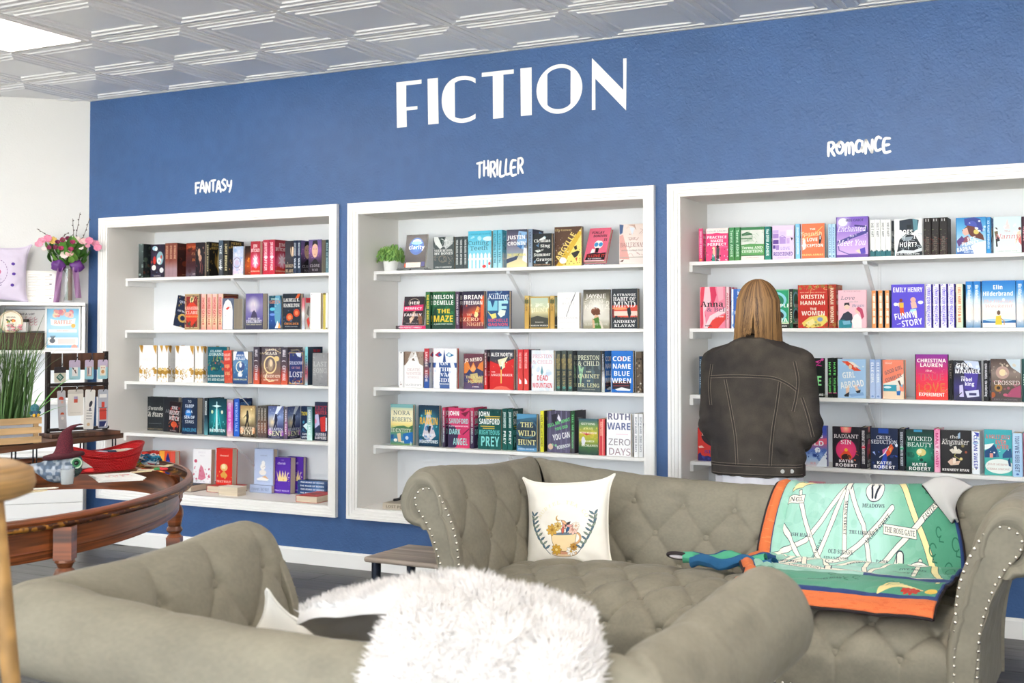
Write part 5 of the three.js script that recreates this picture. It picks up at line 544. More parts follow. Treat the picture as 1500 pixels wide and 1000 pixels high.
B('T3','zerodays','S',-2.406,-0.175,0.149,0.225,0.0248,0,'white spined book with grey lettering',2,0.0);
// rightmost bookcase, top shelf
B('R0','practice','S',-2.036,-0.140,0.112,0.169,0.0235,0,'hot pink spined book',1,0.0);
B('R0','practice','F',-1.999,-0.140,0.118,0.166,0.028,0,'hot pink book with a couple and white lettering');
B('R0','terms','S',-1.878,-0.140,0.110,0.167,0.0299,0,'green spined book with script lettering',2,0.0);
B('R0','terms','F',-1.817,-0.140,0.120,0.165,0.028,0,'green and white book with a sketched villa');
B('R0','final','S',-1.695,-0.140,0.109,0.165,0.0326,0,'teal green spined book',1,0.0);
B('R0','redesign','F',-1.656,-0.140,0.108,0.167,0.028,0,'lilac book with purple window panes');
B('R0','spanish','S',-1.541,-0.140,0.130,0.171,0.0235,0,'light blue spined book',1,0.0);
B('R0','spanish','F',-1.514,-0.140,0.116,0.170,0.02,0,'orange book with white lettering and a couple');
B('R0','paleblue','S',-1.382,-0.140,0.108,0.164,0.0180,0,'pale blue spined book',2,0.0);
B('R0','enchant','F',-1.343,-0.140,0.151,0.195,0.028,0,'large purple book with a full moon and white script');
B('R0','hurt','S',-1.183,-0.140,0.115,0.174,0.0240,0,'white spined book with a teal sea base',4,0.0);
B('R0','hurt','F',-1.072,-0.140,0.128,0.173,0.028,0,'black and white stormy lighthouse book');
B('R0','black','S',-0.939,-0.140,0.115,0.174,0.0358,0,'black spined book with tiny red flecks',3,0.0);
B('R0','ice','F',-0.794,-0.140,0.130,0.168,0.028,0,'blue book with a woman in profile');
B('R0','ice','S',-0.663,-0.140,0.109,0.166,0.0204,0,'blue spined book beside the profile cover',1,0.0);
B('R0','nanny','F',-0.632,-0.140,0.118,0.164,0.028,0,'pale aqua book with two small dancers');
B('R0','burgundy','S',-0.513,-0.140,0.107,0.162,0.0242,0,'dark burgundy spined book',1,0.0);
// rightmost bookcase, second shelf
B('R1','anna','F',-2.032,-0.140,0.136,0.209,0.028,0,'pink marbled book with black lettering');
B('R1','anna','S',-1.894,-0.140,0.137,0.208,0.0177,0,'pink marbled spined book',1,0.0);
B('R1','bluehead','F',-1.869,-0.140,0.117,0.196,0.028,0,'blue book half hidden by the hair of the person');
B('R1','arches','F',-1.707,-0.140,0.133,0.190,0.028,0,'green book with pale blue arches');
B('R1','arches','S',-1.573,-0.140,0.127,0.192,0.0185,0,'black and green spined book',1,0.0);
B('R1','women','F',-1.531,-0.140,0.146,0.210,0.028,0,'red book with a yellow shape and white lettering');
B('R1','women','S',-1.383,-0.140,0.139,0.210,0.0376,0,'red and bronze spined book',1,0.0);
B('R1','brain','F',-1.332,-0.120,0.133,0.180,0.02,0,'pale pink book with a couple in dark clothes');
B('R1','orange','S',-1.179,-0.140,0.117,0.177,0.0237,0,'orange spined book',3,0.007);
B('R1','funny','F',-1.086,-0.130,0.151,0.203,0.028,0,'violet blue book with two small figures');
B('R1','funny','S',-0.933,-0.140,0.134,0.202,0.0302,0,'violet spined book with white pattern',4,0.0035);
B('R1','cream','S',-0.797,-0.140,0.132,0.201,0.0313,0,'cream spined book with orange lettering',1,0.0);
B('R1','elin','S',-0.755,-0.140,0.140,0.212,0.0324,0,'sky blue spined book left of the beach cover',2,0.0);
B('R1','elin','F',-0.685,-0.140,0.143,0.213,0.028,0,'blue and white beach book with a seated yellow figure');
B('R1','elin','S',-0.540,-0.140,0.140,0.213,0.0342,0,'sky blue spined book right of the beach cover',1,0.0);
// rightmost bookcase, third shelf
B('R2','navy2','S',-2.039,-0.140,0.127,0.193,0.0180,0,'navy spined book',2,0.0);
B('R2','hate','F',-1.541,-0.140,0.136,0.189,0.02,0,'black book with neon green letters and pink ribbon');
B('R2','hate','S',-1.390,-0.140,0.125,0.190,0.0229,0,'black spined book with neon green letters',2,0.0);
B('R2','abroad','F',-1.339,-0.130,0.132,0.186,0.015,0,'sky blue book with a red parasol and striding legs');
B('R2','abroadb','S',-1.191,-0.140,0.122,0.185,0.0269,0,'pale blue spined book with white lettering',2,0.0);
B('R2','complex','F',-1.129,-0.130,0.097,0.183,0.06,0,'coral and cream book with a girl by the sea');
B('R2','experiment','F',-0.982,-0.140,0.146,0.211,0.028,0,'tall magenta and red book with white lettering');
B('R2','black2','S',-0.834,-0.160,0.121,0.183,0.0150,0,'thin black spined book',1,0.0);
B('R2','rebel','F',-0.811,-0.130,0.121,0.184,0.01,0,'black and violet book with a white crown');
B('R2','rebel','S',-0.682,-0.140,0.122,0.185,0.0234,0,'black spined book with white lettering',1,0.0);
B('R2','crossed','F',-0.650,-0.130,0.127,0.192,0.028,0,'brown and rose antique book');
B('R2','darkteal','S',-0.520,-0.140,0.127,0.193,0.0256,0,'dark teal spined book',1,0.0);
// rightmost bookcase, fourth shelf
B('R3','shore','F',-2.050,-0.150,0.154,0.167,0.028,0,'red and navy book beside the elbow of the person');
B('R3','breaking','F',-1.530,-0.150,0.133,0.196,0.03,0,'blue and pink book half hidden by the jacket');
B('R3','radiant','F',-1.371,-0.150,0.131,0.195,0.028,0,'black book with a pink crown glow');
B('R3','radiant','S',-1.238,-0.150,0.129,0.196,0.0288,0,'black spined book with a red jewel',1,0.0);
B('R3','cruel','F',-1.192,-0.150,0.128,0.194,0.028,0,'navy book with an orange and blue feather');
B('R3','cruel','S',-1.061,-0.150,0.129,0.196,0.0280,0,'black spined book with a green jewel',1,0.0);
B('R3','wicked','F',-1.030,-0.150,0.126,0.194,0.028,0,'black and green book with a golden apple');
B('R3','pinkspine2','S',-0.902,-0.150,0.133,0.201,0.0273,0,'pink spined book',1,0.0);
B('R3','king','F',-0.874,-0.150,0.133,0.196,0.028,0,'black book with two white flowers and script');
B('R3','bluewhite','S',-0.737,-0.150,0.128,0.195,0.0354,0,'white and blue spined book',1,0.0);
B('R3','holly','F',-0.683,-0.150,0.118,0.206,0.01,0,'teal winter book with a blue house');
B('R3','never','S',-0.562,-0.130,0.129,0.195,0.0429,0,'pale ice blue spined book',1,0.0);
B('R3','pink3','S',-0.518,-0.150,0.127,0.193,0.0256,0,'rose pink spined book',1,0.0);
// bottom shelf of the leftmost bookcase and the odd ones
{
const y = CY0, A = 'bottom shelf, leftmost bookcase';
B('F4', 'redspines', 'S', -5.945, -0.28, 0.122, 0.21, 0.030, 0, 'red spined book with pale bands', 2);
B('F4', 'redspines', 'F', -5.878, -0.30, 0.10, 0.215, 0.03, 0, 'red book with a brown gear, half hidden by the table items');
B('F4', 'cards', 'F', -5.775, -0.27, 0.138, 0.225, 0.045, 0, 'orange book with a blue robed figure');
lying('navyflat', -5.49, y, -0.088, 0.154, 0.245, 0.042, `navy book lying with its pages to the front, ${A}`);
lying('redflat', -5.265, y, -0.15, 0.20, 0.15, 0.040, `bright red book lying under the upright red one, ${A}`);
lying('creamflat', -5.089, y, -0.055, 0.150, 0.085, 0.056, `cream book lying in front of the red and blue ones, ${A}`);
lying('snowman', -4.845, y, -0.262, 0.15, 0.17, 0.048, `pale blue book lying under the upright pale blue one, ${A}`, Math.PI / 2);
lying('redflat', -4.482, y, -0.032, 0.152, 0.21, 0.040, `red book lying at the front beside the frame, ${A}`);
const up = (id, x, y0, z, W, H, T, l) => { const t = oneBook(id, W, H, T, `${l}, ${A}`); t.position.set(x, y0 + 0.0012 + T * 0.02, z); t.rotation.x = -0.02; };
up('pinktree', -5.425, y + 0.0425, -0.20, 0.149, 0.215, 0.04, 'white book with a pink blossom tree');
up('flame', -5.236, y + 0.0408, -0.20, 0.130, 0.228, 0.05, 'red book with a gold flower standing on another red one');
up('snowman', -4.99, y + 0.0488, -0.27, 0.150, 0.222, 0.045, 'pale blue book with a small snowman');
up('crown', -4.852, y, -0.292, 0.128, 0.222, 0.055, 'purple book with a golden crown, front copy');
up('crown', -4.80, y, -0.352, 0.128, 0.222, 0.03, 'purple book with a golden crown, rear copy');
for (let i = 0; i < 4; i++) lying('blueflat', -4.468, y + i * 0.0215, -0.33 - (i % 2) * 0.004, 0.07, 0.23, 0.021, `${['lowest', 'second from bottom', 'third from bottom', 'topmost'][i]} of four blue books in a pile, ${A}`, Math.PI / 2, 'four blue books in a pile, ' + A);
// middle bookcase
lying('perfect', -3.672, 1.362, -0.165, 0.13, 0.202, 0.020, 'pink and plum book lying under the tilted cover, second shelf, middle bookcase', Math.PI / 2);
leaning('perfect', -3.845, 1.3835, -0.185, 0.136, 0.165, 0.02, 0.16, 'plum book with a pink band tilted back on a flat one, second shelf, middle bookcase');
leaning('finlay', -2.685, 1.7075, -0.155, 0.126, 0.205, 0.026, 0.46, 'pink book with blue sunglasses tilted far back, top shelf, middle bookcase');
lying('greyflat', -3.64, CY0, -0.02, 0.14, 0.225, 0.035, 'taupe book lying under the black figurine, bottom shelf, middle bookcase', Math.PI / 2);
B('R4', 'pink3', 'F', -1.475, -0.10, 0.075, 0.275, 0.03, 0, 'tall rose pink book just above the sofa back, behind the person');
}
{ // bent wire book stands
const wire = std('#8c8e92', 0.35, { metalness: 0.8 });
const w = thing('book_stand', 'clear stand holding the tilted pink book with blue sunglasses', 'stand'); part(w, 'rest', box(0.11, 0.004, 0.05, -2.622, 1.7028, -0.17), phy('#e8eef0', 0.1, { transmission: 0.8, thickness: 0 })); part(w, 'back', (() => { const g = box(0.10, 0.10, 0.003, 0, 0.05, 0); g.rotateX(-0.46); g.translate(-2.622, 1.7028, -0.199); return g; })(), phy('#e8eef0', 0.1, { transmission: 0.8, thickness: 0 }));
// the framed card "clarity"
const t = thing('display_card', 'black card with a glowing blue globe on a metal easel beside the small plant', 'card', [-3.83, 1.7008, -0.185]);
const tex = canvasTex(384, 512, (c, W, H) => { c.fillStyle = '#2a2128'; c.fillRect(0, 0, W, H); const g = c.createRadialGradient(200, 180, 20, 200, 180, 140); g.addColorStop(0, '#2f8fe0'); g.addColorStop(0.8, '#1258b8'); g.addColorStop(0.9, '#1e6cc8'); g.addColorStop(1, '#2a212800'); c.fillStyle = g; c.fillRect(0, 0, W, H); c.fillStyle = '#d8eefc'; c.beginPath(); c.ellipse(200, 105, 78, 34, 0, 0, 7); c.fill(); c.fillStyle = '#8ccdf4'; c.beginPath(); c.ellipse(200, 128, 100, 26, 0, 0, 7); c.fill(); fitText(c, 'clarity', 200, 195, 290, 62, '#f4fbff', 'b'); c.fillStyle = '#f6e6d8'; c.fillRect(30, 428, 268, 76); c.fillStyle = '#d8502e'; c.fillRect(0, 440, 28, 60); for (let i = 0; i < 3; i++) fitText(c, ['thriller of the month', 'in store now', ''][i], 164, 448 + i * 22, 220, 9, '#c8a890', 's'); c.fillStyle = '#3a3a8a'; c.fillRect(310, 420, 60, 70); }, { clamp: true });
const card = new THREE.BoxGeometry(0.142, 0.196, 0.012); card.translate(0.071, 0.098, -0.006); card.rotateX(-0.16); card.translate(0, 0.014, 0.004);
const cm = part(t, 'printed_card', card, [0, 1, 2, 3, 4, 5].map((i) => i === 4 ? std('#ffffff', 0.25, { map: tex }) : std('#d9d4cc', 0.5)));
part(t, 'easel', merge([tube([[-0.035, 0.004, 0.025], [-0.03, 0.004, -0.02], [0.02, 0.004, -0.03], [0.03, 0.02, -0.03], [0.06, 0.15, -0.045], [0.08, 0.15, -0.045], [0.115, 0.02, -0.03], [0.125, 0.004, -0.03], [0.165, 0.004, -0.02], [0.17, 0.004, 0.03]], 0.003, 60, 6), bar([-0.035, 0.012, 0.012], [0.165, 0.012, 0.012], 0.0035, 6)]), wire);
// small figurine on the taupe book
const f = thing('figurine', 'small black and pink figurine on the taupe book in the middle bookcase', 'figurine', [-3.755, 0.384, -0.09]);
const blk = std('#1f1f24', 0.5); const body = new THREE.SphereGeometry(0.03, 20, 14); body.scale(1.3, 0.8, 0.9); body.translate(0, 0.026, 0); part(f, 'body', body, blk);
const head = new THREE.SphereGeometry(0.022, 18, 14); head.translate(0.045, 0.05, 0.004); part(f, 'head', head, blk); part(f, 'bow', (() => { const a = new THREE.TorusGeometry(0.018, 0.006, 8, 20); a.rotateY(0.6); a.translate(0.024, 0.066, 0.01); return a; })(), std('#e8a6b8', 0.5)); const wb = new THREE.SphereGeometry(0.015, 14, 10); wb.translate(0.038, 0.02, 0.02); part(f, 'belly', wb, std('#f2f2f2', 0.5)); part(f, 'tail', tube([[-0.03, 0.02, 0], [-0.055, 0.012, 0.012], [-0.06, 0.012, 0.03]], 0.008, 12, 8), blk);
// plant on the top shelf
const p = thing('potted_plant', 'small bushy green plant in a white pot on the top shelf, middle bookcase', 'plant', [-3.93, 1.7, -0.20]);
part(p, 'pot', lathe([[0, 0.0005], [0.036, 0.0005], [0.039, 0.004], [0.046, 0.058], [0.046, 0.062], [0.042, 0.062], [0.040, 0.05], [0, 0.05]], 36), std('#f4f4f2', 0.35));
const lf = [], R = rng(3); for (let i = 0; i < 420; i++) { const th = R() * 6.283, ph = Math.acos(1 - 1.15 * R()), rr = 0.05 + 0.035 * R(), d = [Math.sin(ph) * Math.cos(th), Math.cos(ph) * 0.95 + 0.05, Math.sin(ph) * Math.sin(th)], s = 0.007 + 0.006 * R(); const g = new THREE.SphereGeometry(1, 5, 4); g.scale(s * 0.55, s * 1.4, s * 0.18); g.rotateZ((R() - 0.5) * 2); g.rotateY(R() * 6); g.translate(d[0] * rr, 0.068 + d[1] * rr, d[2] * rr); lf.push(g); }
const gm = merge(lf), cols = new Float32Array(gm.attributes.position.count * 3), per = cols.length / 3 / 420; for (let i = 0; i < cols.length / 3; i++) { const h = hash(Math.floor(i / per), 3, 9), c = new THREE.Color().setHSL(0.29 - 0.04 * h, 0.62, 0.22 + 0.16 * h); cols[3 * i] = c.r; cols[3 * i + 1] = c.g; cols[3 * i + 2] = c.b; } gm.setAttribute('color', new THREE.BufferAttribute(cols, 3));
const fm = part(p, 'foliage', gm, std('#ffffff', 0.6, { vertexColors: true })); fm.userData.kind = 'stuff'; const st = []; for (let i = 0; i < 9; i++) st.push(bar([0, 0.05, 0], [0.05 * Math.cos(i * 0.7), 0.11, 0.05 * Math.sin(i * 0.7)], 0.0012, 5)); part(p, 'stems', merge(st), std('#3f5a24', 0.7)).userData.kind = 'stuff';
}

// ---------- tufted sofas ----------
const velvetTone = dataTex(512, (u, v) => { const a = pnoise(u, v, 6, 6, 51), b = pnoise(u, v, 17, 13, 52), c = pnoise(u, v, 120, 120, 53), d = pnoise(u, v, 9, 22, 54); const k = 1 + 0.12 * smooth(0.35, 0.7, a) * (b - 0.4) + 0.05 * (c - 0.5) + 0.05 * (d - 0.5); return [0.535 * k, 0.512 * k, 0.455 * k]; }, { color: true });
const velvetNap = dataTex(256, (u, v) => 0.5 + 0.5 * (pnoise(u, v, 128, 128, 55) - 0.5) + 0.4 * (pnoise(u, v, 30, 26, 56) - 0.5));
const velvet = phy('#ffffff', 0.78, { map: velvetTone, bumpMap: velvetNap, bumpScale: 0.0005, sheen: 0.35, sheenColor: new THREE.Color(0.62, 0.62, 0.58), sheenRoughness: 0.45, specularIntensity: 0.3 });
const nailM = std('#d8d2c6', 0.25, { metalness: 0.9 }), woodLeg = std('#2b1d15', 0.4);
// the cross-section shared by back and arms: [outward, up], from the seat side over the roll and down the outside
const SECT = new THREE.CatmullRomCurve3([[0, 0.12], [0, 0.30], [0.006, 0.42], [0.028, 0.54], [0.052, 0.645], [0.082, 0.73], [0.122, 0.787], [0.172, 0.808], [0.226, 0.792], [0.264, 0.745], [0.282, 0.684], [0.268, 0.628], [0.236, 0.603], [0.200, 0.597], [0.176, 0.590], [0.150, 0.545], [0.124, 0.480], [0.104, 0.41], [0.090, 0.30], [0.086, 0.12]].map((p) => V3(p[0], p[1], 0)), false, 'centripetal');
const SLEN = SECT.getLength(); SECT.arcLengthDivisions = 400; SECT.updateArcLengths();
const sectAt = (t) => { const p = SECT.getPointAt(clamp(t, 0, 1)), d = SECT.getTangentAt(clamp(t, 0, 1)); return [p.x, p.y, -d.y, d.x]; };  // point and inward-facing normal (-dy, dx) before the flip below
// diamond tufting: relief at m along, n across; buttons where (i + j) is even
const TA = 0.1075, TB = 0.155, PUFF = 0.023, MX = 0.075;
function tuft(m, n, n0, n1, a = TA, b = TB) {
const q = (n - n0) / b, last = Math.round((n1 - n0) / b), al = (m / a + q) / 2, be = (m / a - q) / 2;
const dia = Math.pow(Math.abs(Math.sin(Math.PI * al) * Math.sin(Math.PI * be)), 0.34);
const pleat = (k) => Math.pow(Math.abs(Math.sin(Math.PI * (m / a - k) / 2)), 0.34);
let h; if (q < 0) h = pleat(0); else if (q > last) h = pleat(last % 2); else h = dia;
const fade = q < 0 ? smooth(-2.2, 0, q) * 0.8 + 0.2 : q > last ? 1 - 0.86 * smooth(last, last + 1.0, q) : 1;
const j = Math.round(clamp(q, 0, last)), i0 = Math.round(m / a), i = (i0 + j) % 2 === 0 ? i0 : (m / a > i0 ? i0 + 1 : i0 - 1);
const d2 = ((m - i * a) ** 2 + (n - n0 - j * b) ** 2) / (0.022 ** 2);
return PUFF * (h - 1) * fade + 0.004 - 0.014 * Math.exp(-d2);
}
function displace(f, h, e = 1e-3) {   // f(u, v) -> point; moves it along its normal by h(u, v)
return (u, v) => {
const P = V3(...f(u, v)), du = V3(...f(u + e, v)).sub(V3(...f(u - e, v))), dv = V3(...f(u, v + e)).sub(V3(...f(u, v - e))), N = du.cross(dv).normalize(), k = h(u, v, P);
const wr = 0.0022 * noise.noise(P.x * 9, P.y * 14, P.z * 9) + 0.0012 * noise.noise(P.x * 31, P.y * 24 + 7, P.z * 31);
return P.addScaledVector(N, k + wr).toArray();
};
}
function makeSofa(name, label, pos, turn, o) {
const t = thing(name, label, 'sofa', pos, turn), Wi = o.width, D = o.depth, hw = Wi / 2, dip = o.dip, sc = o.height / 0.808;
const N0 = 0.285, N1 = N0 + 2 * TB;       // first and last button row, measured along the cross-section
const rise = (z) => 1 + 0.045 * smooth(0.15, 1.0, z / D);
const yMap = (y, k) => y * sc * (1 + (k - 1) * smooth(0.35, 0.75, y));
// back
const backF = (u, v) => { const [ox, y] = sectAt(v), x = (u * 2 - 1) * (hw + ox), k = 1 - dip * (1 - Math.pow(Math.abs(u * 2 - 1), 2.2)); return [x, yMap(y, k), -ox]; };
const bh = (u, v, P) => { const n = v * SLEN, edge = smooth(0, 0.02, Math.min(u, 1 - u)); return n > N1 + 0.50 ? -0.011 : tuft(P.x + MX, n, N0, N1) * (0.35 + 0.65 * edge) - 0.005 * (1 - edge); };
const bg = grid(o.nu, 190, displace(backF, bh), [Wi * 1.2, SLEN * 1.2]); part(t, 'backrest', bg, velvet);
// arms
const armF = (s) => (u, v) => { const [ox, y] = sectAt(v), z = -ox + u * (D + ox), f = smooth(0.93, 1.0, u), c = 0.17, cy = 0.66, q = 1 - 0.10 * f * f; return [s * (hw + c + (ox - c) * (ox > 0.03 || y > 0.5 ? q : 1)) + s * 0.02 * smooth(0.4, 1, z / D) * smooth(0.35, 0.7, y), yMap(cy + (y - cy) * (y > 0.5 ? q : 1), rise(z)), z]; };
for (const s of [-1, 1]) {
const f = armF(s), g0 = s < 0 ? (u, v) => f(1 - u, v) : f;
const ah = (u, v, P) => { const n = v * SLEN, w = s < 0 ? 1 - u : u, edge = smooth(0, 0.03, w); return n > N1 + 0.50 ? -0.011 : tuft(P.z - 0.12, n, N0, N1) * (0.35 + 0.65 * edge) - 0.006 * (1 - edge); };
const arm = part(t, 'arm', grid(o.na, 190, displace(g0, ah), [D * 1.2, SLEN * 1.2]), velvet);
// end of the arm: puffed border with radiating pleats, then the flat studded panel
const rim = (k) => V3(...displace(g0, ah)(s < 0 ? 0 : 1, k));
const cen = (k) => { const [ox, y] = sectAt(k), lo = clamp(y, 0.12, 0.60), c = y > 0.60 || (ox > 0.02 && y > 0.595) ? [0.158, 0.668] : [lerp(0.050, 0.125, smooth(0.10, 0.66, lo)), lo]; return V3(s * (hw + c[0]), yMap(c[1], rise(D)), D); };
const capF = (u, v) => { const P = rim(u), C = cen(u), w = v * 0.55, b = Math.sin(Math.min(1, Math.pow(v, 0.75)) * Math.PI) * 0.024, sweep = smooth(0.34, 0.48, u) * (1 - smooth(0.70, 0.80, u)), pl = 0.0035 * Math.pow(Math.abs(Math.sin(u * 62)), 0.6) * sweep * (1 - 0.6 * v); return [lerp(P.x, C.x, w), lerp(P.y, C.y, w), P.z + b + pl - 0.003]; };
const cg = grid(220, 16, s < 0 ? (u, v) => capF(1 - u, v) : capF); part(arm, 'arm_end', cg, velvet);
const outer = [[0.169, 0.736], [0.196, 0.728], [0.217, 0.703], [0.211, 0.670], [0.174, 0.626], [0.146, 0.585], [0.128, 0.542], [0.106, 0.479], [0.095, 0.43], [0.086, 0.30], [0.082, 0.14]], inner = [[0.020, 0.14], [0.020, 0.28], [0.023, 0.396], [0.036, 0.549], [0.062, 0.628], [0.093, 0.685], [0.122, 0.722], [0.146, 0.735]];
const loop = [...inner, ...outer].map(([a, b]) => V3(s * (hw + 0.004 + a), yMap(b, rise(D)) , D + 0.021));
const curve = new THREE.CatmullRomCurve3(loop, false, 'centripetal'), pts = curve.getSpacedPoints(120);
const sh = new THREE.Shape(pts.map((p) => new THREE.Vector2(p.x, p.y))), pg = new THREE.ExtrudeGeometry(sh, { depth: 0.02, bevelEnabled: true, bevelSize: 0.006, bevelThickness: 0.005, bevelSegments: 3 }); pg.translate(0, 0, D - 0.010); part(arm, 'arm_panel', uvMetres(pg), velvet);
const nails = []; const L = curve.getLength(), cnt = Math.round(L / 0.0265); for (let i = 0; i <= cnt; i++) { const p = curve.getPointAt(i / cnt), d = curve.getTangentAt(i / cnt), g = new THREE.SphereGeometry(0.0062, 10, 6, 0, 6.3, 0, 1.57); g.rotateX(Math.PI / 2); g.translate(p.x - s * 0 - d.y * 0 , p.y, D + 0.0135); nails.push(g); }
part(arm, 'nailhead_trim', merge(nails), nailM).userData.kind = 'stuff';
}
// seat: one tufted bench cushion rolling over the front edge
const sl = new THREE.CatmullRomCurve3([[-0.03, 0.36], [0.06, 0.405], [0.25, 0.445], [0.45, 0.452], [D - 0.24, 0.446], [D - 0.10, 0.425], [D - 0.02, 0.378], [D + 0.008, 0.31], [D, 0.245], [D - 0.012, 0.205]].map((p) => V3(0, p[1] * (o.seat || 1), p[0])), false, 'centripetal'), sL = sl.getLength();
const seatF = (u, w) => { const v = 1 - w, p = sl.getPointAt(clamp(v, 0, 1)), x = (u * 2 - 1) * (hw + 0.012), cr = 1 - Math.pow(Math.abs(u * 2 - 1), 6); return [x, p.y - 0.03 * (1 - cr) * smooth(0.3, 0.42, p.y), p.z]; };
const s1 = sL - 0.115, s0 = s1 - 3 * 0.155; const sh = (u, w, P) => tuft(P.x + 0.1 * (o.seatShift || 0), (1 - w) * sL, s0, s1, 0.1, 0.155) * 1.05;
part(t, 'seat', grid(o.nu, 150, displace(seatF, sh), [Wi * 1.2, sL * 1.2]), velvet);
part(t, 'front_rail', box(Wi - 0.01, 0.12, 0.10, 0, 0.155, D - 0.065, 0.008), velvet);
const fn = []; for (let x = -hw + 0.03; x < hw - 0.02; x += 0.0265) { const g = new THREE.SphereGeometry(0.0062, 8, 5, 0, 6.3, 0, 1.57); g.rotateX(Math.PI / 2); g.translate(x, 0.197, D - 0.0145); fn.push(g); } part(t, 'nailhead_trim', merge(fn), nailM).userData.kind = 'stuff';
part(t, 'base', box(Wi + 0.12, 0.06, D + 0.02, 0, 0.115, D / 2 - 0.06), velvet);
for (const sx of [-1, 1]) for (const z of [-0.02, D - 0.06]) part(t, 'leg', lathe([[0, 0], [0.018, 0], [0.022, 0.03], [0.032, 0.07], [0.03, 0.09], [0, 0.09]], 20).translate(sx * (hw + 0.03), 0.001, z), woodLeg);
// covered buttons
const btn = new THREE.SphereGeometry(0.0155, 18, 12); btn.scale(1, 1, 0.6);
const put = (F, h, u, v, parent, sgn = 1) => { const e = 1e-3, P = V3(...displace(F, h)(u, v)), du = V3(...F(u + e, v)).sub(V3(...F(u - e, v))), dv = V3(...F(u, v + e)).sub(V3(...F(u, v - e))), N = du.cross(dv).normalize(); const b = part(parent, 'button', btn, velvet); b.position.copy(P).addScaledVector(N, 0.0055); b.quaternion.setFromUnitVectors(V3(0, 0, 1), N); };
const Bk = t.children.find((c) => c.name === 'backrest'), St = t.children.find((c) => c.name === 'seat'), Ar = t.children.filter((c) => c.name === 'arm');
for (let j = 0; j <= 3; j++) {
const v = (N0 + j * TB) / SLEN, [ox] = sectAt(v); if (j < 3) for (let i = -20; i <= 20; i++) { if ((i + j) % 2) continue; const x = i * TA - MX; if (Math.abs(x) > hw + ox - 0.04) continue; put(backF, bh, (x / (hw + ox) + 1) / 2, v, Bk); }
if (j < 3) for (const s of [-1, 1]) { const f = armF(s), A = Ar[s < 0 ? 0 : 1]; for (let i = -2; i <= 10; i++) { if ((i + j) % 2 !== 0) continue; const z = i * TA + 0.12; if (z < -ox + 0.05 || z > D - 0.02) continue; const u = (z + ox) / (D + ox); if (s > 0) put(f, (a, b, P) => tuft(P.z - 0.12, b * SLEN, N0, N1), u, v, A); else put((a, b) => f(1 - a, b), (a, b, P) => tuft(P.z - 0.12, b * SLEN, N0, N1), 1 - u, v, A); } }
const sv = (s0 + j * 0.155) / sL; if (sv > 0.05) for (let i = -20; i <= 20; i++) { if ((i + j) % 2) continue; const x = i * 0.1 - 0.1 * (o.seatShift || 0); if (Math.abs(x) > hw - 0.05) continue; put(seatF, sh, (x / (hw + 0.012) + 1) / 2, 1 - sv, St); }
}
return { t, backF, bh, seatF, sl, sL, armF };
}
const sofaA = makeSofa('tufted_sofa', 'grey green velvet button tufted sofa with studded rolled arms facing the room', [-1.411, 0, 1.135], 0, { width: 1.68, depth: 0.72, height: 0.790, dip: 0.085, nu: 300, na: 130, seatShift: 0 });
const sofaB = makeSofa('tufted_sofa', 'beige grey velvet button tufted loveseat in the foreground with its back to the room', [-1.555, 0, 3.62], Math.PI, { width: 1.13, depth: 0.62, height: 0.760, dip: 0.06, nu: 200, na: 110, seatShift: 1 });
{ // piping along the underside of the foreground roll
const pts = []; for (let i = 0; i <= 40; i++) { const u = 0.02 + 0.96 * i / 40, P = sofaB.backF(u, 0.735); pts.push([P[0], P[1], P[2] - 0.004]); } part(sofaB.t, 'piping', tube(pts, 0.005, 120, 8), velvet);
for (const x of [-0.42, 0.12, 0.5]) { const p = []; for (let i = 0; i <= 14; i++) { const P = sofaB.backF((x / 0.68 + 1) / 2, 0.745 + 0.24 * i / 14); p.push([P[0], P[1], P[2] - 0.001]); } part(sofaB.t, 'back_seam', tube(p, 0.0022, 30, 6), velvet); }
}
// ---------- cushions ----------
function cushion(name, label, S, H, thick, mat, pos, rot, ear = 0.02) {
const f = (s) => (u, v) => { const x = u * 2 - 1, y = v * 2 - 1, e = Math.max(Math.abs(x), Math.abs(y)), pinch = 1 - 0.07 * (1 - Math.pow(Math.abs(y), 2)) * Math.pow(Math.abs(x), 6), pinchY = 1 - 0.07 * (1 - Math.pow(Math.abs(x), 2)) * Math.pow(Math.abs(y), 6), b = Math.pow(Math.max(0, (1 - Math.pow(Math.abs(x), 2.6)) * (1 - Math.pow(Math.abs(y), 2.6))), 0.55), cr = Math.pow(Math.abs(x * y), 8) * ear; const w = (0.006 * noise.noise(x * 2.2, y * 2.2, s * 5) + 0.004 * noise.noise(x * 5, y * 5, s * 3)) * smooth(0, 0.5, b) + 0.004 * Math.sin(10 * (x + y)) * smooth(0.75, 1.0, e) * b; return [x * (S / 2 * pinch + cr), y * (H / 2 * pinchY + cr), s * (thick / 2 * b + w)]; };
const a = grid(60, 60, f(1)), b = grid(60, 60, f(-1)); const bi = b.index.array; for (let i = 0; i < bi.length; i += 3) { const q = bi[i]; bi[i] = bi[i + 1]; bi[i + 1] = q; } b.computeVertexNormals();
const t = thing(name, label, 'pillow', pos, 0); t.rotation.set(...rot); part(t, 'cushion_front', a, mat[0]); part(t, 'cushion_back', b, mat[1]);
const ring = []; for (let i = 0; i < 120; i++) { const k = i / 120 * 4, side = Math.floor(k), q = k - side; const [u, v] = [[q, 0], [1, q], [1 - q, 1], [0, 1 - q]][side]; ring.push(f(1)(u, v)); } part(t, 'seam', tube(ring, 0.0035, 240, 6, true), mat[1]); return t;
}
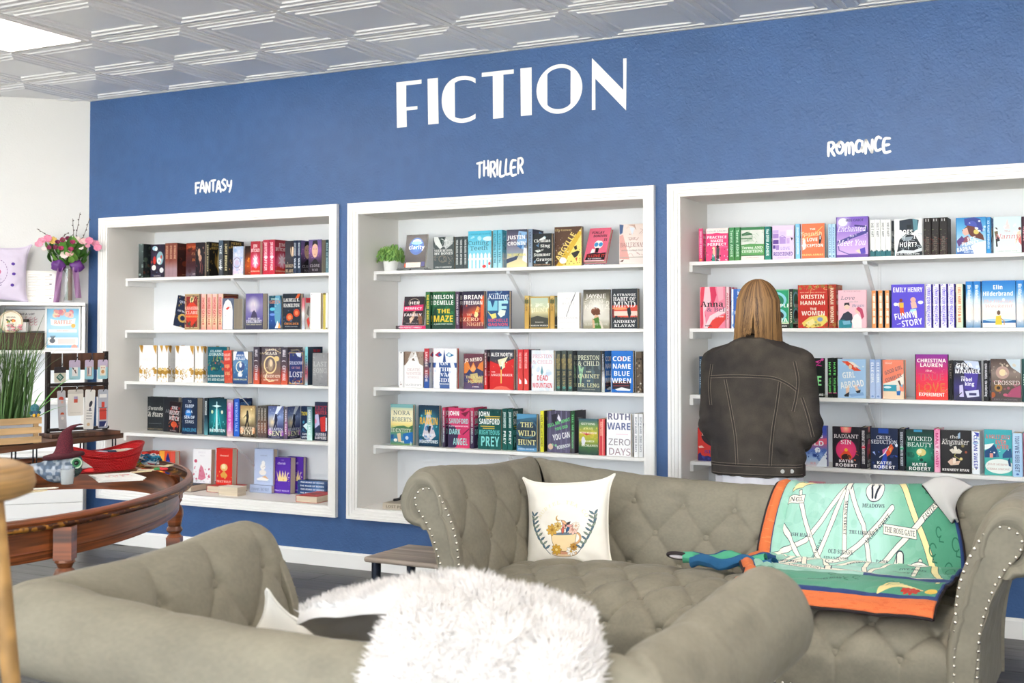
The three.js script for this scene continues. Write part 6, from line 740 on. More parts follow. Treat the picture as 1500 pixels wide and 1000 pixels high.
{
const cloth = dataTex(256, (u, v) => 0.5 + 0.5 * (pnoise(u, v, 128, 128, 61) - 0.5)); cloth.repeat.set(4, 4);
const tex = canvasTex(1024, 1024, (c, W) => {
c.fillStyle = '#f6f1e6'; c.fillRect(0, 0, W, W); const T = 'NOVEL TEA CO'; const word = 'NURIEL TEA CO';
for (let i = 0; i < word.length; i++) { const a = -1.02 + 2.04 * i / (word.length - 1); c.save(); c.translate(500 + Math.sin(a) * 330, 610 - Math.cos(a) * 330); c.rotate(a); fitText(c, word[i], 0, 0, 60, 40, '#ece2bc', 't'); c.restore(); }
const branch = (s) => { c.strokeStyle = '#4a5a64'; c.lineWidth = 7; c.beginPath(); const P = (t) => [500 + s * (370 - 210 * t * t), 420 + 460 * t]; for (let i = 0; i <= 20; i++) c.lineTo(...P(i / 20)); c.stroke(); for (let i = 0; i < 9; i++) { const [x, y] = P(i / 9.5 + 0.02); for (const q of [-1, 1]) { c.save(); c.translate(x, y); c.rotate(s * -0.2 + q * 0.75); c.fillStyle = i % 2 ? '#8a9a86' : '#5a7684'; c.strokeStyle = '#3f4f58'; c.lineWidth = 4; c.beginPath(); c.moveTo(0, 0); c.quadraticCurveTo(-22, -34, 0, -72); c.quadraticCurveTo(22, -34, 0, 0); c.fill(); c.stroke(); c.restore(); } } }; branch(-1); branch(1);
c.lineWidth = 5; c.strokeStyle = '#7a5a3a';
c.fillStyle = '#e8c8a0'; c.beginPath(); c.ellipse(510, 870, 150, 44, 0, 0, 7); c.fill(); c.stroke(); c.fillStyle = '#d89a7a'; c.beginPath(); c.ellipse(510, 858, 105, 26, 0, 0, 7); c.fill();
c.lineWidth = 22; c.strokeStyle = '#d8a878'; c.beginPath(); c.ellipse(655, 700, 50, 58, 0.3, -1.9, 2.1); c.stroke(); c.lineWidth = 4; c.strokeStyle = '#8a6a4a'; c.beginPath(); c.ellipse(655, 700, 62, 70, 0.3, -1.9, 2.1); c.stroke();
c.fillStyle = '#f2d8a8'; c.beginPath(); c.moveTo(360, 650); c.lineTo(660, 650); c.bezierCurveTo(655, 800, 590, 850, 510, 852); c.bezierCurveTo(430, 850, 365, 800, 360, 650); c.fill(); c.lineWidth = 5; c.strokeStyle = '#7a5a3a'; c.stroke();
c.fillStyle = '#6a7a8a'; c.beginPath(); c.ellipse(510, 648, 145, 16, 0, 0, 7); c.fill();
const fl = (x, y, r, col, mid) => { for (let i = 0; i < 8; i++) { c.save(); c.translate(x, y); c.rotate(i * 0.785); c.fillStyle = col; c.beginPath(); c.ellipse(0, -r * 0.6, r * 0.3, r * 0.55, 0, 0, 7); c.fill(); c.strokeStyle = '#7a6030'; c.lineWidth = 2; c.stroke(); c.restore(); } c.fillStyle = mid; c.beginPath(); c.arc(x, y, r * 0.3, 0, 7); c.fill(); };
fl(370, 600, 62, '#d8aa4a', '#a87a2a'); fl(440, 560, 46, '#e8c878', '#a87a2a'); fl(620, 600, 56, '#f0c8b8', '#c88a7a'); fl(660, 560, 40, '#f6e8dc', '#d8b08a'); fl(420, 830, 56, '#d8a63a', '#f0d88a'); fl(590, 850, 50, '#f2ece2', '#c8a24a'); fl(625, 800, 40, '#c8923a', '#8a5a2a');
for (const [x, y, r, col] of [[520, 560, -0.4, '#e8a08a'], [560, 600, 0.5, '#2f5a86'], [500, 610, 0.1, '#e0705a'], [560, 540, 0.9, '#3a3436'], [520, 520, -0.9, '#e8b88a'], [580, 560, 1.6, '#e2a8a0']]) { c.save(); c.translate(x, y); c.rotate(r); c.fillStyle = col; c.strokeStyle = '#3a3230'; c.lineWidth = 4; c.beginPath(); c.moveTo(0, 40); c.quadraticCurveTo(-34, 0, 0, -46); c.quadraticCurveTo(34, 0, 0, 40); c.fill(); c.stroke(); c.restore(); }
c.fillStyle = '#c8a05a'; c.beginPath(); c.arc(450, 470, 34, 0, 7); c.fill(); c.fillStyle = '#f6f1e6'; c.beginPath(); c.arc(462, 462, 29, 0, 7); c.fill();
}, { clamp: true });
cushion('throw_pillow', 'cream square pillow printed with a flower filled teacup between two leafy sprigs', 0.355, 0.35, 0.13, [std('#ffffff', 0.85, { map: tex, bumpMap: cloth, bumpScale: 0.0004 }), std('#f4efe4', 0.85)], [-2.105, 0.565, 1.29], [-0.26, 0.12, 0.11], 0.02);
cushion('throw_pillow', 'plain white pillow with one corner showing over the foreground loveseat back', 0.38, 0.38, 0.13, [std('#f1eee6', 0.85), std('#f1eee6', 0.85)], [-1.90, 0.445, 3.33], [0.5, 0.35, 0.75], 0.03);
}
{ // small side table between sofa and wall
const wt = dataTex(256, (u, v) => { const a = pnoise(u, v, 3, 40, 65), b = pnoise(u, v, 8, 110, 66), k = 0.62 + 0.16 * (a - 0.5) + 0.12 * (b - 0.5); return [k * 1.0, k * 0.91, k * 0.83]; }, { color: true });
const t = thing('side_table', 'small greyish wood side table on dark tube legs beside the tufted sofa', 'table', [-2.60, 0, 1.585]);
part(t, 'tabletop', (() => { const g = new RoundedBoxGeometry(0.375, 0.022, 0.335, 3, 0.01); g.translate(0, 0.439, 0); return boxUV(g); })(), std('#ffffff', 0.5, { map: wt }));
const lm = std('#1d2433', 0.35, { metalness: 0.4 }); for (const x of [-0.15, 0.15]) for (const z of [-0.13, 0.13]) part(t, 'leg', new THREE.CylinderGeometry(0.0185, 0.0185, 0.4275, 24).translate(x, 0.2142, z), lm);
part(t, 'lower_shelf', (() => { const g = new RoundedBoxGeometry(0.36, 0.016, 0.32, 2, 0.006); g.translate(0, 0.12, 0); return boxUV(g); })(), std('#ffffff', 0.5, { map: wt }));
}

// ---------- the person: smooth-union signed distance field, meshed with surface nets ----------
function surfaceNets(f, lo, hi, h) {
const n = [0, 1, 2].map((k) => Math.ceil((hi[k] - lo[k]) / h) + 1), S = n[0] * n[1], F = new Float32Array(S * n[2]);
for (let k = 0; k < n[2]; k++) for (let j = 0; j < n[1]; j++) for (let i = 0; i < n[0]; i++) F[i + n[0] * j + S * k] = f(lo[0] + i * h, lo[1] + j * h, lo[2] + k * h);
const vid = new Int32Array(F.length).fill(-1), pos = [], idx = [];
for (let k = 0; k < n[2] - 1; k++) for (let j = 0; j < n[1] - 1; j++) for (let i = 0; i < n[0] - 1; i++) {
const c = i + n[0] * j + S * k; let m = 0, x = 0, y = 0, z = 0; const v = (a, b, d) => F[c + a + n[0] * b + S * d];
const edge = (a, b) => { const p = v(...a), q = v(...b); if ((p < 0) !== (q < 0)) { const t = p / (p - q); x += a[0] + (b[0] - a[0]) * t; y += a[1] + (b[1] - a[1]) * t; z += a[2] + (b[2] - a[2]) * t; m++; } };
for (const [a, b] of EDGES) edge(a, b);
if (m) { vid[c] = pos.length / 3; pos.push(lo[0] + (i + x / m) * h, lo[1] + (j + y / m) * h, lo[2] + (k + z / m) * h); }
}
for (let k = 1; k < n[2] - 1; k++) for (let j = 1; j < n[1] - 1; j++) for (let i = 1; i < n[0] - 1; i++) {
const c = i + n[0] * j + S * k, a = F[c] < 0;
const q = (d, e1, e2) => { const b = F[c + d] < 0; if (a === b) return; const A = vid[c], B = vid[c - e1], C = vid[c - e1 - e2], D = vid[c - e2]; if (A < 0 || B < 0 || C < 0 || D < 0) return; a ? idx.push(A, B, C, A, C, D) : idx.push(A, C, B, A, D, C); };
q(1, n[0], S); q(n[0], S, 1); q(S, 1, n[0]);
}
const g = new THREE.BufferGeometry(); g.setAttribute('position', new THREE.Float32BufferAttribute(pos, 3)); g.setIndex(idx);
const e = h * 0.5, nor = new Float32Array(pos.length); for (let i = 0; i < pos.length; i += 3) { const [x, y, z] = [pos[i], pos[i + 1], pos[i + 2]], N = V3(f(x + e, y, z) - f(x - e, y, z), f(x, y + e, z) - f(x, y - e, z), f(x, y, z + e) - f(x, y, z - e)).normalize(); nor[i] = N.x; nor[i + 1] = N.y; nor[i + 2] = N.z; }
g.setAttribute('normal', new THREE.BufferAttribute(nor, 3)); const uv = new Float32Array(pos.length / 3 * 2); for (let i = 0; i < pos.length / 3; i++) { uv[2 * i] = pos[3 * i] + pos[3 * i + 2] * 0.5; uv[2 * i + 1] = pos[3 * i + 1]; } g.setAttribute('uv', new THREE.BufferAttribute(uv, 2)); return g;
}
const EDGES = []; for (let a = 0; a < 8; a++) for (const b of [1, 2, 4]) if (!(a & b)) EDGES.push([[a & 1, (a >> 1) & 1, (a >> 2) & 1], [(a | b) & 1, ((a | b) >> 1) & 1, ((a | b) >> 2) & 1]]);
const smin = (a, b, k) => { const h = Math.max(k - Math.abs(a - b), 0) / k; return Math.min(a, b) - h * h * k * 0.25; };
function cap(p, a, b, ra, rb, sx = 1) { const bax = b[0] - a[0], bay = b[1] - a[1], baz = b[2] - a[2], pax = p[0] - a[0], pay = p[1] - a[1], paz = p[2] - a[2], t = clamp((pax * bax + pay * bay + paz * baz) / (bax * bax + bay * bay + baz * baz), 0, 1), dx = (pax - bax * t), dy = pay - bay * t, dz = paz - baz * t; return Math.sqrt(dx * dx + dy * dy + dz * dz) - lerp(ra, rb, t); }
const ell = (p, c, r) => { const x = (p[0] - c[0]) / r[0], y = (p[1] - c[1]) / r[1], z = (p[2] - c[2]) / r[2], k = Math.sqrt(x * x + y * y + z * z); return (k - 1) * Math.min(...r) * (k < 1 ? 1 : 0.5 + 0.5 * k / Math.max(k, 1)); };
{
// local frame: the person faces -z (the shelves); origin on the floor between the feet
const P0 = [-1.548, 0, 0.50], t = thing('person', 'person with long light brown hair in an oversized dark denim jacket, facing the shelves', 'person', P0, 0.10);
// joints
const HP = { hipL: [-0.085, 0.80, 0.0], hipR: [0.085, 0.80, 0.0], kneeL: [-0.09, 0.44, -0.01], kneeR: [0.085, 0.44, 0.0], ankL: [-0.09, 0.08, 0.02], ankR: [0.09, 0.08, 0.03], shL: [-0.15, 1.175, 0.0], shR: [0.15, 1.175, 0.0], elL: [-0.188, 0.96, -0.01], elR: [0.205, 0.955, -0.02], wrL: [-0.155, 0.86, -0.19], wrR: [0.155, 0.875, -0.20] };
const hand = (p, w, s) => { // palm and five curled fingers holding an open book
const dir = [-s * 0.55, 0.18, -0.8]; let d = cap(p, w, [w[0] + dir[0] * 0.075, w[1] + dir[1] * 0.075, w[2] + dir[2] * 0.075], 0.020, 0.024); const b = [w[0] + dir[0] * 0.08, w[1] + dir[1] * 0.08, w[2] + dir[2] * 0.08];
[[-0.027, 0.058], [-0.009, 0.068], [0.009, 0.064], [0.026, 0.05]].forEach(([o, L]) => { const r = [b[0] + s * 0.004, b[1] + o, b[2]], m = [r[0] - s * 0.42 * L, r[1] + 0.004, r[2] - 0.55 * L], e = [m[0] - s * 0.5 * L, m[1] + 0.002, m[2] + 0.05 * L]; d = smin(d, cap(p, r, m, 0.0098, 0.0090), 0.006); d = smin(d, cap(p, m, e, 0.0090, 0.0078), 0.004); });
const th = [w[0] + dir[0] * 0.035 , w[1] + 0.024, w[2] + dir[2] * 0.035], t1 = [th[0] - s * 0.018, th[1] + 0.03, th[2] - 0.02], t2 = [t1[0] - s * 0.024, t1[1] + 0.016, t1[2] - 0.012]; d = smin(d, cap(p, th, t1, 0.0125, 0.0105), 0.010); return smin(d, cap(p, t1, t2, 0.0105, 0.0088), 0.005);
};
const hc = [0.005, 1.44, -0.015];
const headF = (p) => { let d = ell(p, [hc[0], hc[1] + 0.025, hc[2] + 0.012], [0.073, 0.092, 0.090]); d = smin(d, ell(p, [hc[0], hc[1] - 0.045, hc[2] - 0.030], [0.054, 0.066, 0.060]), 0.04); d = smin(d, ell(p, [hc[0], hc[1] - 0.088, hc[2] - 0.055], [0.026, 0.020, 0.024]), 0.03); d = smin(d, cap(p, [hc[0], hc[1] + 0.012, hc[2] - 0.082], [hc[0], hc[1] - 0.024, hc[2] - 0.103], 0.008, 0.012), 0.014);
for (const s of [-1, 1]) { d = smin(d, ell(p, [hc[0] + s * 0.075, hc[1] - 0.008, hc[2] + 0.01], [0.010, 0.030, 0.018]), 0.008); d = smin(d, ell(p, [hc[0] + s * 0.036, hc[1] - 0.030, hc[2] - 0.066], [0.020, 0.016, 0.016]), 0.02); const e = ell(p, [hc[0] + s * 0.031, hc[1] + 0.008, hc[2] - 0.092], [0.017, 0.010, 0.012]); d = Math.max(d, -e * 0.8 - 0.003); d = Math.min(d, ell(p, [hc[0] + s * 0.031, hc[1] + 0.008, hc[2] - 0.078], [0.013, 0.0115, 0.010])); d = smin(d, cap(p, [hc[0] + s * 0.016, hc[1] + 0.028, hc[2] - 0.082], [hc[0] + s * 0.05, hc[1] + 0.027, hc[2] - 0.070], 0.007, 0.005), 0.012); }
d = smin(d, cap(p, [hc[0] - 0.017, hc[1] - 0.050, hc[2] - 0.083], [hc[0] + 0.017, hc[1] - 0.050, hc[2] - 0.083], 0.0065, 0.0065), 0.006); return smin(d, cap(p, [hc[0] - 0.014, hc[1] - 0.061, hc[2] - 0.082], [hc[0] + 0.014, hc[1] - 0.061, hc[2] - 0.082], 0.0072, 0.0072), 0.006); };
const bodyF = (x, y, z) => { const p = [x, y, z]; let d = ell(p, [0, 1.08, 0], [0.155, 0.20, 0.095]); d = smin(d, ell(p, [0, 0.86, 0.01], [0.155, 0.14, 0.105]), 0.10); d = smin(d, cap(p, [0, 1.22, 0.005], [0.003, 1.38, -0.005], 0.065, 0.048), 0.05);
d = smin(d, cap(p, HP.shL, HP.shR, 0.05, 0.05), 0.05);
for (const s of ['L', 'R']) { d = smin(d, cap(p, HP['sh' + s], HP['el' + s], 0.048, 0.038), 0.03); d = smin(d, cap(p, HP['el' + s], HP['wr' + s], 0.038, 0.024), 0.02); d = smin(d, hand(p, HP['wr' + s], s === 'L' ? -1 : 1), 0.012); d = smin(d, cap(p, HP['hip' + s], HP['knee' + s], 0.082, 0.052), 0.03); d = smin(d, cap(p, HP['knee' + s], HP['ank' + s], 0.05, 0.034), 0.02); const a = HP['ank' + s]; d = smin(d, cap(p, [a[0], 0.04, a[2] + 0.03], [a[0] + (s === 'L' ? -0.02 : 0.02), 0.028, a[2] - 0.16], 0.036, 0.026), 0.03); }
return y > 1.3 ? smin(d, headF(p), 0.025) : d; };
const skin = phy('#d9a88e', 0.5, { specularIntensity: 0.4 });
const g1 = surfaceNets(bodyF, [-0.34, -0.005, -0.36], [0.34, 1.34, 0.16], 0.0105), g2 = surfaceNets(bodyF, [-0.12, 1.329, -0.16], [0.12, 1.60, 0.14], 0.0045);
part(t, 'body', mergeGeometries([g1, g2]), skin);
for (const s of [-1, 1]) { const e = new THREE.SphereGeometry(0.0112, 16, 12); e.translate(hc[0] + s * 0.031, hc[1] + 0.008, hc[2] - 0.079); part(t, 'eye', e, std('#f4f2ee', 0.15)); const ir = new THREE.SphereGeometry(0.0052, 12, 8); ir.scale(1, 1, 0.4); ir.translate(hc[0] + s * 0.031, hc[1] + 0.008, hc[2] - 0.0895); part(t, 'iris', ir, std('#4a3524', 0.2)); part(t, 'eyebrow', tube([[hc[0] + s * 0.014, hc[1] + 0.030, hc[2] - 0.087], [hc[0] + s * 0.034, hc[1] + 0.035, hc[2] - 0.083], [hc[0] + s * 0.05, hc[1] + 0.028, hc[2] - 0.073]], 0.0025, 10, 5), std('#5f452c', 0.8)); }
part(t, 'lips', tube([[hc[0] - 0.019, hc[1] - 0.0555, hc[2] - 0.083], [hc[0], hc[1] - 0.0555, hc[2] - 0.0905], [hc[0] + 0.019, hc[1] - 0.0555, hc[2] - 0.083]], 0.0036, 12, 6), std('#b5655f', 0.45));
// jacket: boxy denim with folds
const J = { shL: [-0.168, 1.19, 0.005], shR: [0.172, 1.19, 0.005], elL: [-0.192, 0.935, 0.0], elR: [0.214, 0.925, -0.005], wrL: [-0.165, 0.845, -0.165], wrR: [0.17, 0.86, -0.175] };
const boxD = (p, c, h, r) => { const q = [0, 1, 2].map((k) => Math.abs(p[k] - c[k]) - h[k] + r), o = Math.hypot(Math.max(q[0], 0), Math.max(q[1], 0), Math.max(q[2], 0)); return o + Math.min(Math.max(...q), 0) - r; };
const fold = (x, y, z) => { const a = 0.006 * noise.noise(x * 9 + 3, y * 5, z * 9), b = 0.0035 * Math.abs(noise.noise(x * 16, y * 9 + x * 10, z * 14)), low = smooth(1.15, 0.75, y); const diag = Math.sin((x * 0.9 + y * 1.25) * 42 + 3 * noise.noise(x * 6, y * 6, 1)); const side = smooth(0.02, 0.16, x) * low; return a * (0.4 + low) - b * 1.4 * (0.5 + low) + 0.0045 * diag * side * smooth(0.75, 0.85, y); };
const torso = (p) => { const y = p[1], w = lerp(0.202, 0.212, smooth(0.78, 1.15, y)) - 0.006 * smooth(0.80, 0.75, y), dz = lerp(0.118, 0.125, smooth(0.8, 1.1, y)), tz = 0.012 * smooth(1.0, 1.2, y); let q = [p[0] / w, (p[2] - tz) / dz], k = Math.pow(Math.pow(Math.abs(q[0]), 2.6) + Math.pow(Math.abs(q[1]), 2.6), 1 / 2.6); const side = (k - 1) * Math.min(w, dz) * 0.85, top = y - (1.335 - 0.55 * Math.max(0, Math.abs(p[0]) - 0.045) - 1.2 * p[2] * p[2]); return Math.max(side, top * 0.8, 0.715 - y); };
const jackF = (x, y, z) => { const p = [x, y, z]; let d = torso(p); for (const s of ['L', 'R']) { const a = J['sh' + s], e = J['el' + s], w = J['wr' + s]; let arm = cap(p, a, e, 0.080, 0.064); arm = smin(arm, cap(p, e, w, 0.064, 0.050), 0.02); const bun = 0.004 * Math.sin(((y - z * 0.7) * 95) + 2 * noise.noise(x * 12, y * 12, z * 12)) * smooth(0.16, 0.03, Math.hypot(x - e[0], y - e[1], z - e[2])); d = smin(d, arm + bun, 0.035); } d += fold(x, y, z);
// waistband
d = Math.min(d, Math.max(torso([x * 0.99, Math.max(y, 0.718), z * 0.985]) - 0.003, Math.abs(y - 0.742) - 0.024)); return d; };
// open at hem and neck: a thin shell
const shell = (x, y, z) => { const d = jackF(x, y, z); return y < 0.74 ? Math.max(d, -(d + 0.012)) : d; };
const neck = (x, y, z) => { const p = [x, y, z]; const c = Math.hypot(x / 0.066, (z + 0.004) / 0.062); return Math.max(Math.abs((c - 1) * 0.062) - 0.009, Math.abs(y - 1.318) - 0.036); };
const jf = (x, y, z) => { const c = neck(x, y, z), h = Math.hypot(x / 0.060, (z + 0.004) / 0.056) - 1; return smin(Math.max(shell(x, y, z), y > 1.2 ? -h * 0.056 : -9), c, 0.012); };
const jg = surfaceNets(jf, [-0.36, 0.70, -0.27], [0.37, 1.375, 0.20], 0.0068);
{ const p = jg.attributes.position, n = jg.attributes.normal, col = new Float32Array(p.count * 3), A = new THREE.Color('#3d3833'), Bc = new THREE.Color('#6e655a'), Cc = new THREE.Color('#1f1f27'); for (let i = 0; i < p.count; i++) { const x = p.getX(i), y = p.getY(i), z = p.getZ(i), w = clamp(0.5 + 0.8 * noise.noise(x * 7, y * 7, z * 7) + 0.4 * noise.noise(x * 22, y * 26, z * 22), 0, 1), lowp = clamp(0.5 + 1.1 * noise.noise(x * 5 + 9, y * 4, z * 5), 0, 1); const c = A.clone().lerp(Bc, w * 0.55).lerp(Cc, lowp * 0.55); col[3 * i] = c.r; col[3 * i + 1] = c.g; col[3 * i + 2] = c.b; } jg.setAttribute('color', new THREE.BufferAttribute(col, 3)); }
const denim = dataTex(256, (u, v) => { const d = ((u * 64 + v * 64) % 1), k = pnoise(u, v, 100, 100, 71); return 0.45 + 0.25 * d + 0.4 * (k - 0.5); }), denimC = dataTex(256, (u, v) => { const d = ((u * 64 + v * 64) % 1), k = pnoise(u, v, 128, 64, 72), q = 0.86 + 0.14 * d + 0.22 * (k - 0.5); return [q, q, q]; }); denim.repeat.set(6, 6); denimC.repeat.set(6, 6);
const jm = phy('#ffffff', 0.85, { vertexColors: true, map: denimC, bumpMap: denim, bumpScale: 0.0006, specularIntensity: 0.4 });
const jacket = part(t, 'jacket', jg, jm, 'oversized dark washed denim jacket');
// seams and stitching follow the surface: found by stepping in from behind or from the side
const onBack = (x, y) => { let z = 0.24; for (let i = 0; i < 400; i++) { const d = jf(x, y, z); if (d < 0.0006) break; z -= Math.max(0.0006, d * 0.6); if (z < -0.25) break; } return [x, y, z]; };
const seam = (pts, off, r = 0.0012) => { const c = new THREE.CatmullRomCurve3(pts.map((p) => V3(p[0], p[1], 0)), false, 'centripetal'), q = []; const n = Math.max(8, Math.round(c.getLength() / 0.012)); for (let i = 0; i <= n; i++) { const p = c.getPointAt(i / n), d = c.getTangentAt(i / n), b = onBack(p.x - d.y * off, p.y + d.x * off); if (b[2] > -0.2) q.push([b[0], b[1], b[2] + 0.0004]); } return q.length > 3 ? tube(q, r, q.length * 2, 5) : null; };
const stitch = std('#82766a', 0.8), dark = std('#1d1b1a', 0.9);
const lines = [[[-0.19, 1.145], [-0.10, 1.150], [0, 1.150], [0.10, 1.142], [0.15, 1.118], [0.185, 1.09]], [[0.118, 1.128], [0.104, 1.03], [0.086, 0.92], [0.076, 0.80], [0.074, 0.765]], [[-0.118, 1.135], [-0.10, 1.03], [-0.078, 0.90], [-0.070, 0.765]], [[-0.212, 0.764], [-0.1, 0.765], [0, 0.765], [0.1, 0.765], [0.212, 0.764]], [[-0.212, 0.721], [0, 0.722], [0.212, 0.721]], [[0.178, 1.215], [0.190, 1.14], [0.182, 1.06], [0.168, 1.00]], [[0.205, 1.06], [0.222, 1.0], [0.236, 0.94], [0.246, 0.89]], [[-0.182, 1.20], [-0.196, 1.10], [-0.19, 1.02]]];
lines.forEach((L) => { for (const [o, m, r, nm] of [[0, dark, 0.0014, 'seam'], [0.0052, stitch, 0.0009, 'stitching'], [-0.0052, stitch, 0.0009, 'stitching']]) { const g = seam(L, o, r); if (g) part(jacket, nm, g, m); } });
for (const x of [0.125, 0.162]) { const b = onBack(x, 0.743), g = new THREE.CylinderGeometry(0.0085, 0.0085, 0.003, 20); g.rotateX(Math.PI / 2); g.translate(b[0], b[1], b[2] + 0.0012); part(jacket, 'button', g, std('#b9b6ae', 0.3, { metalness: 0.9 }), 'small metal button'); }
for (const s of ['L', 'R']) { const w = J['wr' + s], e = J['el' + s]; const d = V3(w[0] - e[0], w[1] - e[1], w[2] - e[2]).normalize(); const g = new THREE.CylinderGeometry(0.047, 0.049, 0.05, 28, 1, true); g.applyQuaternion(new THREE.Quaternion().setFromUnitVectors(V3(0, 1, 0), d)); g.translate(w[0] + d.x * 0.03, w[1] + d.y * 0.03, w[2] + d.z * 0.03); const cm = std('#34302c', 0.85); cm.side = THREE.DoubleSide; part(jacket, 'cuff', g, cm); }
// white top hanging below the jacket, dark trousers, shoes
const topF = (x, y, z) => { const k = Math.hypot(x / (0.188 + 0.01 * noise.noise(x * 8, 2, z * 8)), z / 0.118); return Math.max((k - 1) * 0.11, y - 0.80, 0.52 + 0.02 * Math.sin(x * 9) - y) + 0.003 * Math.sin(Math.atan2(z, x) * 14); };
part(t, 'white_top', surfaceNets(topF, [-0.24, 0.48, -0.16], [0.24, 0.82, 0.16], 0.009), std('#e9e9f2', 0.8));
const trF = (x, y, z) => { const p = [x, y, z]; let d = 9; for (const s of ['L', 'R']) { const h = HP['hip' + s], k = HP['knee' + s], a = HP['ank' + s]; d = smin(d, cap(p, h, k, 0.097, 0.068), 0.02); d = smin(d, cap(p, k, a, 0.068, 0.058), 0.02); } return Math.max(d, 0.06 - y, y - 0.82); };
part(t, 'trousers', surfaceNets(trF, [-0.2, 0.04, -0.14], [0.2, 0.84, 0.14], 0.01), std('#2a2c33', 0.85));
for (const s of ['L', 'R']) { const a = HP['ank' + s], q = s === 'L' ? -0.02 : 0.02; const sf = (x, y, z) => { const p = [x, y, z]; let d = cap(p, [a[0], 0.045, a[2] + 0.03], [a[0] + q, 0.034, a[2] - 0.165], 0.046, 0.034); d = smin(d, cap(p, [a[0], 0.05, a[2] + 0.01], [a[0], 0.10, a[2] + 0.01], 0.045, 0.045), 0.02); return Math.max(d, 0.002 - y, y - 0.115); }; part(t, 'shoe', surfaceNets(sf, [a[0] - 0.09, -0.01, a[2] - 0.23], [a[0] + 0.09, 0.13, a[2] + 0.11], 0.0075), std('#e6e4df', 0.6)); }
// hair: an under-cap and long strands parted at the crown
const hm = phy('#ffffff', 0.42, { vertexColors: true, specularIntensity: 0.8 });
const capD = (x, y, z) => { const p = [x, y, z]; let d = ell(p, [hc[0], hc[1] + 0.030, hc[2] + 0.018], [0.081, 0.096, 0.094]); const drop = Math.max(Math.hypot((x - hc[0]) / 0.082, (z - 0.012) / 0.074) - 1, 0) * 0.08; d = smin(d, Math.max((Math.hypot((x - hc[0]) / (0.082 + 0.018 * smooth(1.42, 1.33, y)), (z - 0.018) / 0.070) - 1) * 0.072, y - 1.44, 1.335 - y), 0.03); const face = Math.max(z + 0.055, y - (hc[1] + 0.075)); return Math.max(d, -(z + 0.062) - 0.0 < 0 || y > hc[1] + 0.085 ? -9 : (-(z + 0.062))); };
const hair = part(t, 'hair', (() => { const g = surfaceNets(capD, [-0.13, 1.32, -0.12], [0.14, 1.58, 0.14], 0.006), c = new THREE.Color('#5a4028'), a = new Float32Array(g.attributes.position.count * 3); for (let i = 0; i < a.length; i += 3) { a[i] = c.r; a[i + 1] = c.g; a[i + 2] = c.b; } g.setAttribute('color', new THREE.BufferAttribute(a, 3)); return g; })(), hm, 'long straight light brown hair');
const R = rng(17), pos = [], nor = [], col = [], idx = [], crown = [hc[0] + 0.008, hc[1] + 0.122, hc[2] + 0.028];
const surfR = (th, ph) => [hc[0] + 0.084 * Math.sin(ph) * Math.sin(th), hc[1] + 0.030 + 0.099 * Math.cos(ph), hc[2] + 0.018 + 0.097 * Math.sin(ph) * Math.cos(th)];
for (let q = 0; q < 2600; q++) {
const th = (R() * 2 - 1) * 2.05, n = 16, lift = 0.0015 + 0.005 * R(), tip = 1.475 - 0.04 - 0.115 + (R() - 0.5) * 0.05, sideW = Math.abs(Math.sin(th)), long = th > 0 ? 0.02 : 0; const pts = [];
const phEnd = 1.45; const clump = 0.006 * noise.noise(th * 5, 1, 0), z0 = Math.cos(th);
for (let i = 0; i <= n; i++) { const s = i / n; let p; if (s < 0.5) { const ph = 0.12 + (phEnd - 0.12) * s / 0.5; const tt = th * (0.75 + 0.25 * s / 0.5) + (i < 3 ? 0.1 * (R() - 0.5) : 0); p = surfR(tt, ph); const k = 1 + lift / 0.09; p = [hc[0] + (p[0] - hc[0]) * k, p[1] + lift * Math.cos(ph), hc[2] + 0.018 + (p[2] - hc[2] - 0.018) * k]; }
else { const e = pts[Math.floor(n * 0.5) - (n % 2 ? 0 : 1)] || pts[pts.length - 1], r = (s - 0.5) / 0.5, y1 = tip - long * 1.0 - (sideW > 0.55 ? 0.035 : z0 > 0 ? 0.0 : 0.02), base = surfR(th, phEnd); const gap = Math.abs(Math.sin(th)) < 0.42 ? 0.028 * r * (th > 0 ? 1 : -1) * (0.4 + R() * 0.1) : 0; p = [hc[0] + (base[0] - hc[0]) * (1 + lift / 0.09 + 0.16 * r * sideW) + gap + clump * r + 0.004 * Math.sin(r * 5 + q), lerp(base[1], y1 + (Math.abs(Math.sin(th)) < 0.35 ? 0.03 : 0), r), base[2] * (1 + lift / 0.09) + 0.012 * r * z0 + 0.010 * r]; }
pts.push(p); }
const shade = clamp(0.45 + 0.9 * noise.noise(th * 11, 0.5, 2) + 0.5 * (R() - 0.5), 0, 1), b = pos.length / 3, w = 0.0011 + 0.0008 * R();
const c0 = new THREE.Color('#9c7347'), c1 = new THREE.Color('#432c1a'), c2 = new THREE.Color('#b08a58');
